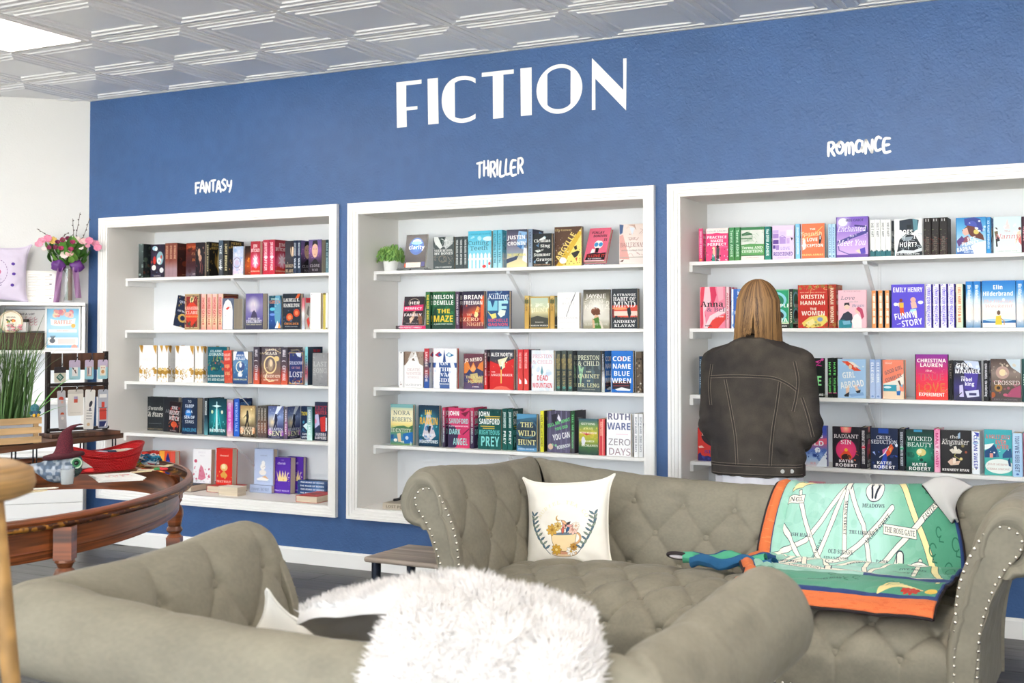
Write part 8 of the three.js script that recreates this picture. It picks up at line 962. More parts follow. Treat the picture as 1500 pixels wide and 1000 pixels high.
{ // middle compartment: raffle poster, round plate, oblong tray, candle jar, basket
const tex = canvasTex(512, 660, (c, W, H) => { const g = c.createLinearGradient(0, 0, 0, H); g.addColorStop(0, '#7cc4e8'); g.addColorStop(0.5, '#b8def2'); g.addColorStop(1, '#6ab4dc'); c.fillStyle = g; c.fillRect(0, 0, W, H); const R = rng(6); for (let i = 0; i < 26; i++) { c.fillStyle = ['#f2a8a0', '#f8c8b8', '#f6e0c0', '#e88a98'][i & 3]; c.beginPath(); c.arc(130 + R() * 270, 50 + R() * 80, 20 + 20 * R(), 0, 7); c.fill(); } c.fillStyle = '#f8f6f0'; c.beginPath(); c.moveTo(60, 180); c.quadraticCurveTo(256, 230, 452, 170); c.lineTo(440, 270); c.quadraticCurveTo(256, 310, 72, 280); c.fill(); fitText(c, 'RAFFLE', 256, 232, 280, 56, '#e07a6a', 'S'); c.fillStyle = '#f0b04a'; c.beginPath(); c.arc(420, 290, 34, 0, 7); c.fill(); c.fillStyle = '#f8f4f0'; c.fillRect(36, 350, 440, 46); fitText(c, 'WIN A BASKET', 256, 372, 300, 16, '#d88a8a', 'b'); c.fillRect(20, 480, 472, 120); c.fillStyle = '#f6d8d4'; c.fillRect(180, 496, 280, 88); c.fillStyle = '#555a66'; c.beginPath(); c.ellipse(96, 530, 44, 38, 0, 0, 7); c.fill(); for (let i = 0; i < 7; i++) { c.lineWidth = 7; c.strokeStyle = '#555a66'; c.beginPath(); c.moveTo(96, 520); c.lineTo(60 + i * 14, 450); c.stroke(); } c.fillStyle = '#f2a090'; c.beginPath(); c.arc(440, 640, 50, 0, 7); c.fill(); }, { clamp: true });
const t = thing('framed_poster', 'white framed blue raffle poster standing in the shelf unit', 'poster', onUnit(-0.148, 1.2345, 0.13), UT), g = box(0.196, 0.262, 0.006, 0, 0.137, 0.004), lean = (q) => { q.rotateX(-0.05); return q; };
part(t, 'print', lean(g), [0, 1, 2, 3, 4, 5].map((i) => i === 4 ? std('#ffffff', 0.4, { map: tex }) : std('#eeeeee', 0.6))); const fs = shapeOf([[-0.107, 0], [0.107, 0], [0.107, 0.275], [-0.107, 0.275]]); fs.holes.push(new THREE.Path([[-0.096, 0.012], [-0.096, 0.262], [0.096, 0.262], [0.096, 0.012]].map((p) => new THREE.Vector2(...p)))); const fgm = new THREE.ExtrudeGeometry(fs, { depth: 0.014, bevelEnabled: false }); part(t, 'frame', lean(fgm), M.trim);
const pt = canvasTex(512, 512, (c, W) => { c.fillStyle = '#efe6d2'; c.fillRect(0, 0, W, W); c.strokeStyle = '#c8a878'; c.lineWidth = 14; c.beginPath(); c.arc(256, 256, 236, 0, 7); c.stroke(); fitText(c, 'BEE KIND', 256, 150, 200, 30, '#3a3430', 'b'); c.fillStyle = '#3a3430'; for (let i = 0; i < 4; i++) c.fillRect(180, 300 + i * 26, 150, 14); const R = rng(3); for (let i = 0; i < 12; i++) { c.fillStyle = ['#c8502a', '#e0a03a', '#6a8a3a', '#3a3430'][i & 3]; c.beginPath(); c.arc(170 + R() * 180, 210 + R() * 70, 16 + R() * 16, 0, 7); c.fill(); } }, { clamp: true });
const pl = thing('round_sign', 'round wooden sign with a flower pot print leaning in the shelf unit', 'sign', onUnit(-0.455, 1.412, 0.135), UT); const pg = new THREE.CylinderGeometry(0.068, 0.068, 0.01, 48); pg.rotateX(Math.PI / 2); const pp = pg.attributes.position, uvp = pg.attributes.uv; for (let i = 0; i < pp.count; i++) uvp.setXY(i, pp.getX(i) / 0.136 + 0.5, pp.getY(i) / 0.136 + 0.5); part(pl, 'plaque', pg, std('#ffffff', 0.6, { map: pt })); part(pl, 'rim', new THREE.TorusGeometry(0.068, 0.004, 8, 48), std('#c8ae84', 0.6));
const tt = canvasTex(512, 320, (c, W, H) => { c.fillStyle = '#e6e2de'; c.fillRect(0, 0, W, H); fitText(c, 'READ A LOT', 250, 70, 240, 30, '#3a3438', 'b'); c.strokeStyle = '#c86a7a'; c.lineWidth = 5; for (let i = 0; i < 9; i++) { c.beginPath(); c.arc(270 + (i % 3) * 55, 130 + Math.floor(i / 3) * 40, 18, 0, 5); c.stroke(); } c.fillStyle = '#3a3438'; c.fillRect(180, 240, 28, 30); c.fillRect(214, 232, 22, 38); c.fillRect(242, 244, 30, 26); }, { clamp: true });
const tr = thing('oblong_tray', 'pale oblong printed tray leaning behind the candle jar in the shelf unit', 'tray', onUnit(-0.375, 1.422, 0.045), UT); const tg = new RoundedBoxGeometry(0.245, 0.145, 0.012, 4, 0.005); const tp = tg.attributes.position, tu = tg.attributes.uv; for (let i = 0; i < tp.count; i++) tu.setXY(i, tp.getX(i) / 0.245 + 0.5, tp.getY(i) / 0.145 + 0.5); part(tr, 'tray', tg, std('#ffffff', 0.45, { map: tt })); part(tr, 'rim', tube(rrect(0.119, 0.069, (a, b) => [a, b, 0.006]), 0.003, 120, 6, true), std('#8a8684', 0.5));
const ja = thing('candle_jar', 'small white jar with a dark lid on the wicker basket', 'jar', onUnit(-0.385, 1.3475, 0.10), UT); part(ja, 'jar', lathe([[0, 0], [0.03, 0], [0.033, 0.004], [0.033, 0.058], [0.03, 0.064], [0, 0.064]], 32), std('#f2efec', 0.35)); part(ja, 'lid', lathe([[0, 0.064], [0.034, 0.064], [0.035, 0.068], [0.035, 0.08], [0.033, 0.082], [0, 0.082]], 32), std('#4a3a38', 0.5));
const wick = dataTex(256, (u, v) => { const a = Math.abs(Math.sin(u * 75.4)), b = Math.abs(Math.sin(v * 50.3 + (Math.floor(u * 24) % 2) * 1.57)), k = 0.35 + 0.5 * a * b + 0.1 * pnoise(u, v, 60, 60, 4); return [k * 0.42, k * 0.28, k * 0.18]; }, { color: true });
const ba = thing('wicker_basket', 'dark brown wicker basket below the tray in the shelf unit', 'basket', onUnit(-0.395, 1.2345, 0.105), UT); part(ba, 'woven_body', (() => { const g = new RoundedBoxGeometry(0.27, 0.105, 0.15, 3, 0.012); g.translate(0, 0.053, 0); return g; })(), std('#ffffff', 0.7, { map: wick })); part(ba, 'rim', tube(rrect(0.13, 0.07, (a, b) => [a, 0.104, b]), 0.005, 120, 6, true), std('#4a3220', 0.7));
const po = thing('paper_flower', 'pink and white paper flower cluster in front of the candle jar', 'flower', onUnit(-0.43, 1.348, 0.150), UT); const l = [], R2 = rng(6); for (let i = 0; i < 26; i++) { const g = new THREE.SphereGeometry(0.010, 8, 6); g.scale(1, 0.5, 1); g.translate((R2() - 0.5) * 0.08, 0.008 + R2() * 0.035, (R2() - 0.5) * 0.03); l.push(g); } part(po, 'petals', merge(l.slice(0, 14)), std('#f2a6ac', 0.7)).userData.kind = 'stuff'; part(po, 'petals', merge(l.slice(14)), std('#f8f0ee', 0.7)).userData.kind = 'stuff';
}
// ---------- oval table and what stands on it ----------
const TC = [-3.946, 0, 2.531], TT = Math.atan2(0.49, 0.87);
{
const wt = dataTex(512, (u, v) => { const a = pnoise(u, v, 4, 60, 91), b = pnoise(u, v, 10, 150, 92), c = pnoise(u, v, 3, 7, 93), k = 0.72 + 0.4 * (a - 0.5) + 0.25 * (b - 0.5) + 0.2 * (c - 0.5); return [0.66 * k, 0.36 * k, 0.19 * k]; }, { color: true }); const worn = dataTex(512, (u, v) => { const a = pnoise(u, v, 30, 12, 94), b = pnoise(u, v, 90, 30, 95), w = smooth(0.55, 0.68, 0.6 * a + 0.4 * b); const k = 0.8 + 0.4 * (pnoise(u, v, 120, 8, 96) - 0.5); return [lerp(0.36, 0.82, w) * k, lerp(0.17, 0.56, w) * k, lerp(0.085, 0.22, w) * k]; }, { color: true });
const m = phy('#ffffff', 0.32, { map: wt, clearcoat: 0.3, clearcoatRoughness: 0.2 }), mt = phy('#c9bdb6', 0.26, { map: wt, clearcoat: 0.4, clearcoatRoughness: 0.15 }), t = thing('oval_table', 'reddish brown oval wooden table with a worn gilded edge and turned legs', 'table', TC, TT), A = 0.70, Bq = 1.15, n = 96;
const el = (k, a = 1) => [A * k * Math.cos(a), Bq * k * Math.sin(a)];
const ring = (prof, nm, mat, uvs) => { const g = grid(n, prof.length - 1, (u, v) => { const [d, y] = prof[Math.round(v * (prof.length - 1))], a = -u * 6.28319; return [(A + d) * Math.cos(a), y, (Bq + d) * Math.sin(a)]; }, uvs); return part(t, nm, g, mat); };
const topG = new THREE.Shape(); topG.absellipse(0, 0, A - 0.022, Bq - 0.022, 0, 6.28319); const tg = new THREE.ExtrudeGeometry(topG, { depth: 0.02, bevelEnabled: false, curveSegments: 64 }); tg.rotateX(-Math.PI / 2); tg.translate(0, 0.73, 0); const tp = tg.attributes.position; { const uv = tg.attributes.uv; for (let i = 0; i < tp.count; i++) uv.setXY(i, tp.getX(i) * 0.9, tp.getZ(i) * 0.9); } part(t, 'tabletop', tg, mt);
ring([[-0.024, 0.750], [-0.012, 0.7495], [-0.004, 0.745], [0.0, 0.738], [-0.004, 0.731], [-0.006, 0.728]], 'upper_edge', m, [6, 0.2]); ring([[-0.006, 0.728], [0.001, 0.724], [0.0, 0.714], [-0.014, 0.708], [-0.03, 0.706]], 'worn_edge', phy('#ffffff', 0.4, { map: worn }), [6, 0.15]);
ring([[-0.06, 0.708], [-0.058, 0.64], [-0.055, 0.636], [-0.055, 0.632], [-0.058, 0.628], [-0.056, 0.606], [-0.062, 0.603], [-0.075, 0.603], [-0.075, 0.708]], 'apron', m, [6, 0.8]);
const leg = () => { const L = []; const sq = (w0, w1, y0, y1) => { const g = new THREE.CylinderGeometry(w1 * 0.7071, w0 * 0.7071, y1 - y0, 4, 1); g.rotateY(Math.PI / 4); g.translate(0, (y0 + y1) / 2, 0); return g.toNonIndexed(); }; L.push(sq(0.058, 0.058, 0.60, 0.708)); L.push(lathe([[0, 0.60], [0.030, 0.60], [0.033, 0.592], [0.026, 0.584], [0.022, 0.574], [0.030, 0.566], [0.037, 0.55], [0.038, 0.53], [0.032, 0.50], [0.028, 0.478], [0.034, 0.468], [0.036, 0.46], [0.030, 0.452], [0.024, 0.446], [0.030, 0.436], [0.034, 0.43], [0, 0.43]], 28)); L.push(sq(0.034, 0.062, 0.0, 0.43)); const g = merge(L); g.computeVertexNormals(); return boxUV(toCreasedNormals(g, 0.6)); };
const lg = leg(); for (const [x, z] of [[0.50, -0.74], [0.50, 0.75], [-0.50, -0.74], [-0.50, 0.75]]) { const l = part(t, 'leg', lg, m); l.position.set(x, 0.0005, z); }
}
const TY = 0.7505;
{ // riser shelf with black metal legs
const wd = dataTex(256, (u, v) => { const a = pnoise(u, v, 3, 50, 97), b = pnoise(u, v, 8, 120, 98), k = 0.75 + 0.5 * (a - 0.5) + 0.3 * (b - 0.5); return [0.50 * k, 0.325 * k, 0.22 * k]; }, { color: true }), wm = std('#ffffff', 0.55, { map: wd }), blk = std('#22222a', 0.4, { metalness: 0.6 });
const t = thing('riser_shelf', 'dark wooden riser shelf on thin black metal legs at the back of the oval table', 'shelf', [-4.095, TY, 1.745], Math.atan2(-0.158, -0.987) + Math.PI / 2 + Math.PI);
// local x runs along the front edge towards the camera, local -z to the back
t.rotation.y = Math.atan2(-0.987, 0.158); const rb = (w, h, d, x, y, z) => boxUV(box(w, h, d, x, y, z, 0.002));
part(t, 'plank', rb(0.98, 0.022, 0.21, 0.48, 0.129, 0.0 + 0.10), wm);
for (const x of [0.02, 0.33, 0.66, 0.94]) for (const z of [0.015, 0.185]) { part(t, 'leg', merge([bar([x, 0, z], [x, 0.118, z], 0.0032, 8), bar([x + 0.022, 0, z], [x + 0.022, 0.118, z], 0.0032, 8)]), blk); }
t.children.forEach((c) => { c.scale.z = 1; });
}
function onRiser() {}
{ // two-tier card display with slatted back
const wd = dataTex(256, (u, v) => { const a = pnoise(u, v, 60, 3, 101), k = 0.8 + 0.5 * (a - 0.5) + 0.2 * (pnoise(u, v, 120, 6, 102) - 0.5); return [0.42 * k, 0.275 * k, 0.195 * k]; }, { color: true }), wm = std('#ffffff', 0.6, { map: wd }), drk = std('#241a18', 0.6);
const t = thing('card_display', 'dark slatted wooden display of hanging bookmarks and charms on the riser shelf', 'display', [-4.135, TY + 0.1408, 1.945], 73.1 * Math.PI / 180), W = 0.275;
const b = (w, h, d, x, y, z) => boxUV(box(w, h, d, x, y, z, 0.0015));
part(t, 'base', b(W + 0.04, 0.016, 0.12, 0, 0.009, 0), wm); for (const s of [-1, 1]) part(t, 'side_post', b(0.016, 0.35, 0.022, s * (W / 2 - 0.005), 0.19, -0.035), drk);
for (let i = 0; i < 4; i++) for (const [y0, y1] of [[0.285, 0.358], [0.165, 0.213]]) part(t, 'slat', b(W / 4 - 0.006, y1 - y0, 0.009, -W / 2 + (i + 0.5) * W / 4, (y0 + y1) / 2, -0.035), wm);
part(t, 'rail', b(W, 0.014, 0.03, 0, 0.222, -0.03), drk); part(t, 'rail', b(W, 0.012, 0.03, 0, 0.030, -0.02), drk);
const hook = std('#1c1c20', 0.4, { metalness: 0.7 });
const item = (name, label, cat, x, y, w, h, draw, z = -0.015, roll = 0, extra) => { const o = thing(name, label, cat, [0, 0, 0], 0, 'cards hanging on the slatted display'); const M0 = new THREE.Matrix4().makeRotationY(73.1 * Math.PI / 180).setPosition(-4.135, TY + 0.1408, 1.945), p = V3(x, y, z).applyMatrix4(M0); o.position.copy(p); o.rotation.y = 73.1 * Math.PI / 180; o.rotation.z = 0; const tx = canvasTex(160, Math.round(160 * h / w), draw, { clamp: true }); const s = shapeOf([[-w / 2 + 0.004, -h], [w / 2 - 0.004, -h], [w / 2, -h + 0.004], [w / 2, -0.004], [w / 2 - 0.004, 0], [-w / 2 + 0.004, 0], [-w / 2, -0.004], [-w / 2, -h + 0.004]]); const g = new THREE.ExtrudeGeometry(s, { depth: 0.003, bevelEnabled: false }); const gp = g.attributes.position, gu = g.attributes.uv; for (let i = 0; i < gp.count; i++) gu.setXY(i, gp.getX(i) / w + 0.5, gp.getY(i) / h + 1); g.rotateZ(roll); part(o, 'card', g, std('#ffffff', 0.4, { map: tx })); part(o, 'hook', tube([[0, -0.008, 0.004], [0.003, 0.004, 0.010], [0.010, 0.012, 0.006], [0.012, 0.014, -0.012]], 0.0016, 14, 5), hook); return o; };
const bag = (c1, c2, f) => (c, w, h) => { c.fillStyle = c1; c.fillRect(0, 0, w, h); c.fillStyle = c2; c.fillRect(0, h * 0.38, w, h * 0.62); f(c, w, h); };
item('charm_card', 'cream card with a green diamond emblem on the top display row', 'card', -0.088, 0.300, 0.052, 0.068, bag('#3a3438', '#e8e4d2', (c, w, h) => { c.save(); c.translate(w / 2, h * 0.66); c.rotate(0.785); c.fillStyle = '#1f6a56'; c.fillRect(-38, -38, 76, 76); c.fillStyle = '#e8f0e8'; for (let i = -1; i < 2; i++) c.fillRect(-6 + i * 18, -22, 9, 44); c.restore(); }));
item('charm_card', 'lilac and blue card with a black star print on the top display row', 'card', -0.022, 0.328, 0.050, 0.085, bag('#cdbcd2', '#a8d4de', (c, w, h) => { c.fillStyle = '#f6f2ee'; c.fillRect(40, h * 0.36, 84, h * 0.46); c.fillStyle = '#2a2428'; for (let i = 0; i < 6; i++) { c.beginPath(); c.arc(52 + (i * 37) % 70, h * 0.40 + (i * 53) % (h * 0.36), 8, 0, 7); c.fill(); } c.fillStyle = '#8a6a4a'; c.fillRect(70, h * 0.5, 24, 18); }));
item('charm_card', 'lilac and blue card with a brown and white pin on the top display row', 'card', 0.045, 0.328, 0.040, 0.085, bag('#cdbcd2', '#9accd8', (c, w, h) => { c.fillStyle = '#c8a898'; c.fillRect(36, h * 0.34, 88, h * 0.5); c.fillStyle = '#4a5a7a'; c.fillRect(60, h * 0.42, 14, h * 0.3); c.fillStyle = '#f2f0ee'; c.fillRect(84, h * 0.38, 20, h * 0.4); }));
item('charm_card', 'lilac and blue card with an orange animal pin at the right end of the row', 'card', 0.108, 0.328, 0.046, 0.085, bag('#cdbcd2', '#a8d6de', (c, w, h) => { c.fillStyle = '#f4ead8'; c.fillRect(34, h * 0.3, 92, h * 0.52); c.fillStyle = '#d8a06a'; c.beginPath(); c.arc(80, h * 0.62, 28, 0, 7); c.fill(); c.fillStyle = '#b83a3a'; c.fillRect(52, h * 0.40, 20, 12); c.fillRect(90, h * 0.40, 20, 12); }));
item('bookmark', 'narrow grey bookmark with two orange foxes, leftmost in the lower row', 'bookmark', -0.085, 0.198, 0.036, 0.165, (c, w, h) => { c.fillStyle = '#cfccd0'; c.fillRect(0, 0, w, h); c.fillStyle = '#d8503a'; c.beginPath(); c.arc(70, h * 0.22, 48, 3, 6.8); c.fill(); c.fillStyle = '#e8b8a8'; c.beginPath(); c.arc(86, h * 0.3, 26, 0, 7); c.fill(); c.fillStyle = '#d8603a'; c.beginPath(); c.arc(80, h * 0.62, 38, 3.1, 6.4); c.fill(); c.fillStyle = '#f2ece8'; c.beginPath(); c.arc(80, h * 0.72, 30, 0, 7); c.fill(); }, -0.008, 0.05);
item('bookmark_card', 'wide cream card with a small red and blue crest in the lower row', 'card', -0.022, 0.200, 0.070, 0.112, (c, w, h) => { c.fillStyle = '#efe9de'; c.fillRect(0, 0, w, h); c.fillStyle = '#d8d2c8'; c.fillRect(0, 0, w, h * 0.16); c.fillStyle = '#b8a8c8'; c.fillRect(62, h * 0.26, 38, h * 0.1); c.fillStyle = '#d8604a'; c.fillRect(62, h * 0.36, 38, h * 0.14); fitText(c, 'read more books', 80, h * 0.88, 110, 9, '#c8c0b4', 'i'); }, -0.004);
item('bookmark', 'long white bookmark with a grey cat print in the lower row', 'bookmark', 0.047, 0.198, 0.046, 0.172, (c, w, h) => { c.fillStyle = '#f2efe8'; c.fillRect(0, 0, w, h); c.fillStyle = '#3a3a44'; c.beginPath(); c.ellipse(96, h * 0.36, 24, 50, 0.3, 0, 7); c.fill(); c.fillStyle = '#8a8690'; c.beginPath(); c.ellipse(90, h * 0.5, 18, 30, 0, 0, 7); c.fill(); for (let i = 0; i < 4; i++) { c.fillStyle = '#4a4a50'; c.fillRect(36, h * (0.52 + 0.07 * i), 90, 7); } c.fillStyle = '#e8c89a'; c.beginPath(); c.arc(76, h * 0.88, 26, 0, 7); c.fill(); }, -0.006, -0.05);
item('bookmark', 'red and blue metal bookmark at the right end of the lower row', 'bookmark', 0.107, 0.197, 0.046, 0.170, (c, w, h) => { c.fillStyle = '#b8bcc6'; c.fillRect(0, 0, w, h); c.fillStyle = '#f2f0ee'; c.fillRect(20, h * 0.12, 120, h * 0.09); c.fillStyle = '#d8483a'; c.fillRect(56, h * 0.32, 48, h * 0.14); c.fillRect(24, h * 0.48, 112, h * 0.30); c.fillStyle = '#2a2428'; c.fillRect(10, h * 0.46, 140, 6); c.fillRect(10, h * 0.55, 140, 6); c.fillStyle = '#26306a'; c.fillRect(20, h * 0.82, 120, h * 0.14); c.fillStyle = '#f4f0f0'; c.beginPath(); c.moveTo(100, h * 0.96); c.lineTo(140, h * 0.82); c.lineTo(130, h * 0.96); c.fill(); }, -0.008);
}
{ // slatted planter box of tall grass
const pw = dataTex(256, (u, v) => { const a = pnoise(u, v, 3, 40, 105), b = pnoise(u, v, 8, 100, 106), k = 0.86 + 0.25 * (a - 0.5) + 0.15 * (b - 0.5); return [0.90 * k, 0.74 * k, 0.53 * k]; }, { color: true }), pm = std('#ffffff', 0.6, { map: pw }), inn = std('#cfd2da', 0.6);
const t = thing('planter_box', 'pale slatted wooden planter box of tall green grass on the riser shelf', 'planter', [-3.975, TY + 0.1408, 2.30], 77.3 * Math.PI / 180), W = 0.46, Dp = 0.15, b = (w, h, d, x, y, z) => boxUV(box(w, h, d, x, y, z, 0.0015));
for (let i = 0; i < 3; i++) { const y = 0.018 + i * 0.038; part(t, 'slat', b(W, 0.026, 0.009, -W / 2, y, 0), pm); part(t, 'slat', b(W, 0.026, 0.009, -W / 2, y, -Dp), pm); part(t, 'slat', b(0.009, 0.026, Dp - 0.01, -0.005, y, -Dp / 2), pm); part(t, 'slat', b(0.009, 0.026, Dp - 0.01, -W + 0.005, y, -Dp / 2), pm); }
for (const x of [-0.018, -W + 0.018]) part(t, 'corner_post', b(0.020, 0.108, 0.010, x, 0.055, -0.0095), pm);
part(t, 'liner', b(W - 0.03, 0.09, Dp - 0.03, -W / 2, 0.05, -Dp / 2), inn);
const R = rng(19), gpos = [], gidx = [], gcol = []; const cA = new THREE.Color('#2c4a22'), cB = new THREE.Color('#4f7a34'), cC = new THREE.Color('#8a9a6a');
for (let i = 0; i < 560; i++) { const x = -0.03 - R() * (W - 0.06), z = -0.03 - R() * (Dp - 0.06), L = 0.20 + 0.20 * R() + 0.14 * R() * R() * R(), a = R() * 6.283, bend = 0.02 + 0.15 * R() * R() + (x > -0.12 ? 0.05 * R() : 0), tilt = (R() - 0.5) * 0.18 + (x > -0.14 ? 0.12 : 0), n = 7, w = 0.0022 + 0.0014 * R(), base = gpos.length / 3, q = R(); for (let k = 0; k <= n; k++) { const s = k / n, r = bend * s * s, px = x + Math.cos(a) * r + tilt * s * L, pz = z + Math.sin(a) * r * 0.6, py = 0.09 + L * s - bend * 0.6 * s * s * s, ww = w * (1 - 0.85 * s * s); const c = cA.clone().lerp(cB, 0.2 + 0.8 * q).lerp(cC, (0.25 + 0.5 * (q > 0.8)) * s); gpos.push(px - ww * Math.sin(a), py, pz + ww * Math.cos(a), px + ww * Math.sin(a), py, pz - ww * Math.cos(a)); gcol.push(c.r, c.g, c.b, c.r, c.g, c.b); if (k < n) { const v = base + k * 2; gidx.push(v, v + 1, v + 3, v, v + 3, v + 2); } } }
const gg = new THREE.BufferGeometry(); gg.setAttribute('position', new THREE.Float32BufferAttribute(gpos, 3)); gg.setAttribute('color', new THREE.Float32BufferAttribute(gcol, 3)); gg.setIndex(gidx); gg.computeVertexNormals(); part(t, 'grass', gg, phy('#ffffff', 0.6, { vertexColors: true, side: THREE.DoubleSide })).userData.kind = 'stuff';
const leafs = std('#4f9a2e', 0.5, { side: THREE.DoubleSide }); for (const [x0, dx, dy, L] of [[-0.02, 0.10, 0.09, 1], [-0.015, 0.14, 0.055, 1], [-0.03, 0.05, 0.12, 1], [-0.02, 0.19, 0.17, 1]]) part(t, 'leaf_blade', grid(4, 14, (a, s) => { const w = 0.006 * Math.sin(Math.PI * Math.pow(s * 0.92 + 0.06, 0.7)); return [x0 + dx * s, 0.09 + dy * Math.sin(s * 1.7) , -0.05 + (a - 0.5) * 2 * w + 0.05 * s]; }), leafs);
}
const yarn = (c1, c2, s) => { const a = new THREE.Color(c1), b = new THREE.Color(c2); return dataTex(128, (u, v) => { const k = pnoise(u, v, 40, 40, s), w = smooth(0.45, 0.6, k), r = 0.8 + 0.2 * Math.abs(Math.sin(v * 62.8)) * Math.abs(Math.sin(u * 62.8 + Math.floor(v * 20) * 1.57)); const q = a.clone().lerp(b, w).convertLinearToSRGB(); return [q.r * r, q.g * r, q.b * r]; }, { color: true }); };
const stitchB = dataTex(128, (u, v) => Math.abs(Math.sin(v * 62.8)) * 0.6 + 0.4 * Math.abs(Math.sin(u * 62.8 + Math.floor(v * 20) * 1.57)));
const knit = (c1, c2, s, rep = 2) => { const m = std('#ffffff', 0.95, { map: yarn(c1, c2, s), bumpMap: stitchB, bumpScale: 0.002 }); m.map.repeat.set(rep, rep); m.bumpMap = stitchB.clone(); m.bumpMap.repeat.set(rep, rep); return m; };
{ // crocheted bird in a burgundy pointed hat
const t = thing('crochet_bird', 'grey crocheted bird with green ringed eye wearing a burgundy pointed hat', 'toy', [-3.80, TY, 2.36], 1.0);
const gm = knit('#6a7a8e', '#c2cad4', 111), dm = knit('#3a4450', '#5a7a6a', 112), hm = knit('#5a1f2e', '#8a3240', 113, 3);
const bd = surfaceNets((x, y, z) => { const p = [x, y, z]; let d = ell(p, [0, 0.052, 0], [0.062, 0.052, 0.05]); d = smin(d, cap(p, [-0.04, 0.052, 0], [-0.128, 0.072, 0.01], 0.034, 0.008), 0.03); return smin(d, ell(p, [0.035, 0.066, 0], [0.042, 0.044, 0.042]), 0.02); }, [-0.15, -0.01, -0.07], [0.10, 0.13, 0.07], 0.005); part(t, 'body', bd, gm);
const face = new THREE.SphereGeometry(0.044, 28, 20); face.scale(0.9, 1.0, 1.02); face.translate(0.045, 0.062, 0); part(t, 'face', face, dm);
const eye = new THREE.TorusGeometry(0.013, 0.0035, 10, 28); part(t, 'eye_ring', eye, std('#3f8a5a', 0.8)).position.set(0.052, 0.078, 0.043); const pu = new THREE.SphereGeometry(0.009, 16, 12); part(t, 'eye', pu, std('#1f2a24', 0.2)).position.set(0.052, 0.078, 0.041); const ering = new THREE.TorusGeometry(0.019, 0.004, 10, 30); part(t, 'eye_ring', ering, std('#cfe6cc', 0.8)).position.set(0.052, 0.078, 0.0405);
const bk = new THREE.ConeGeometry(0.019, 0.045, 20); bk.rotateZ(-Math.PI / 2 - 0.25); bk.translate(0.098, 0.060, 0.012); part(t, 'beak', bk, std('#d0d0cc', 0.9)); const rd = new THREE.SphereGeometry(0.016, 16, 12); rd.scale(1.3, 0.6, 0.8); rd.translate(0.105, 0.043, 0.015); part(t, 'wattle', rd, std('#d82a2a', 0.8));
const brim = lathe([[0.034, 0.004], [0.066, -0.006], [0.070, 0.0], [0.066, 0.008], [0.036, 0.014]], 36); brim.scale(1.15, 1, 0.95); brim.rotateZ(0.10); brim.translate(0.012, 0.104, 0); part(t, 'hat_brim', brim, hm);
part(t, 'hat', grid(32, 30, (u, v) => { const a = -u * 6.283, r = lerp(0.046, 0.007, Math.pow(v, 0.85)) * (1 - 0.10 * Math.sin(v * 9)), bx = 0.012 + 0.012 * v + 0.055 * smooth(0.55, 1, v) * smooth(0.5, 1.0, v), y = 0.108 + 0.135 * (v < 0.85 ? v : 0.85 + (v - 0.85) * 0.2); return [bx + r * Math.cos(a), y + (v > 0.6 ? r * Math.cos(a) * -0.6 * (v - 0.6) : 0), r * Math.sin(a)]; }), hm);
}
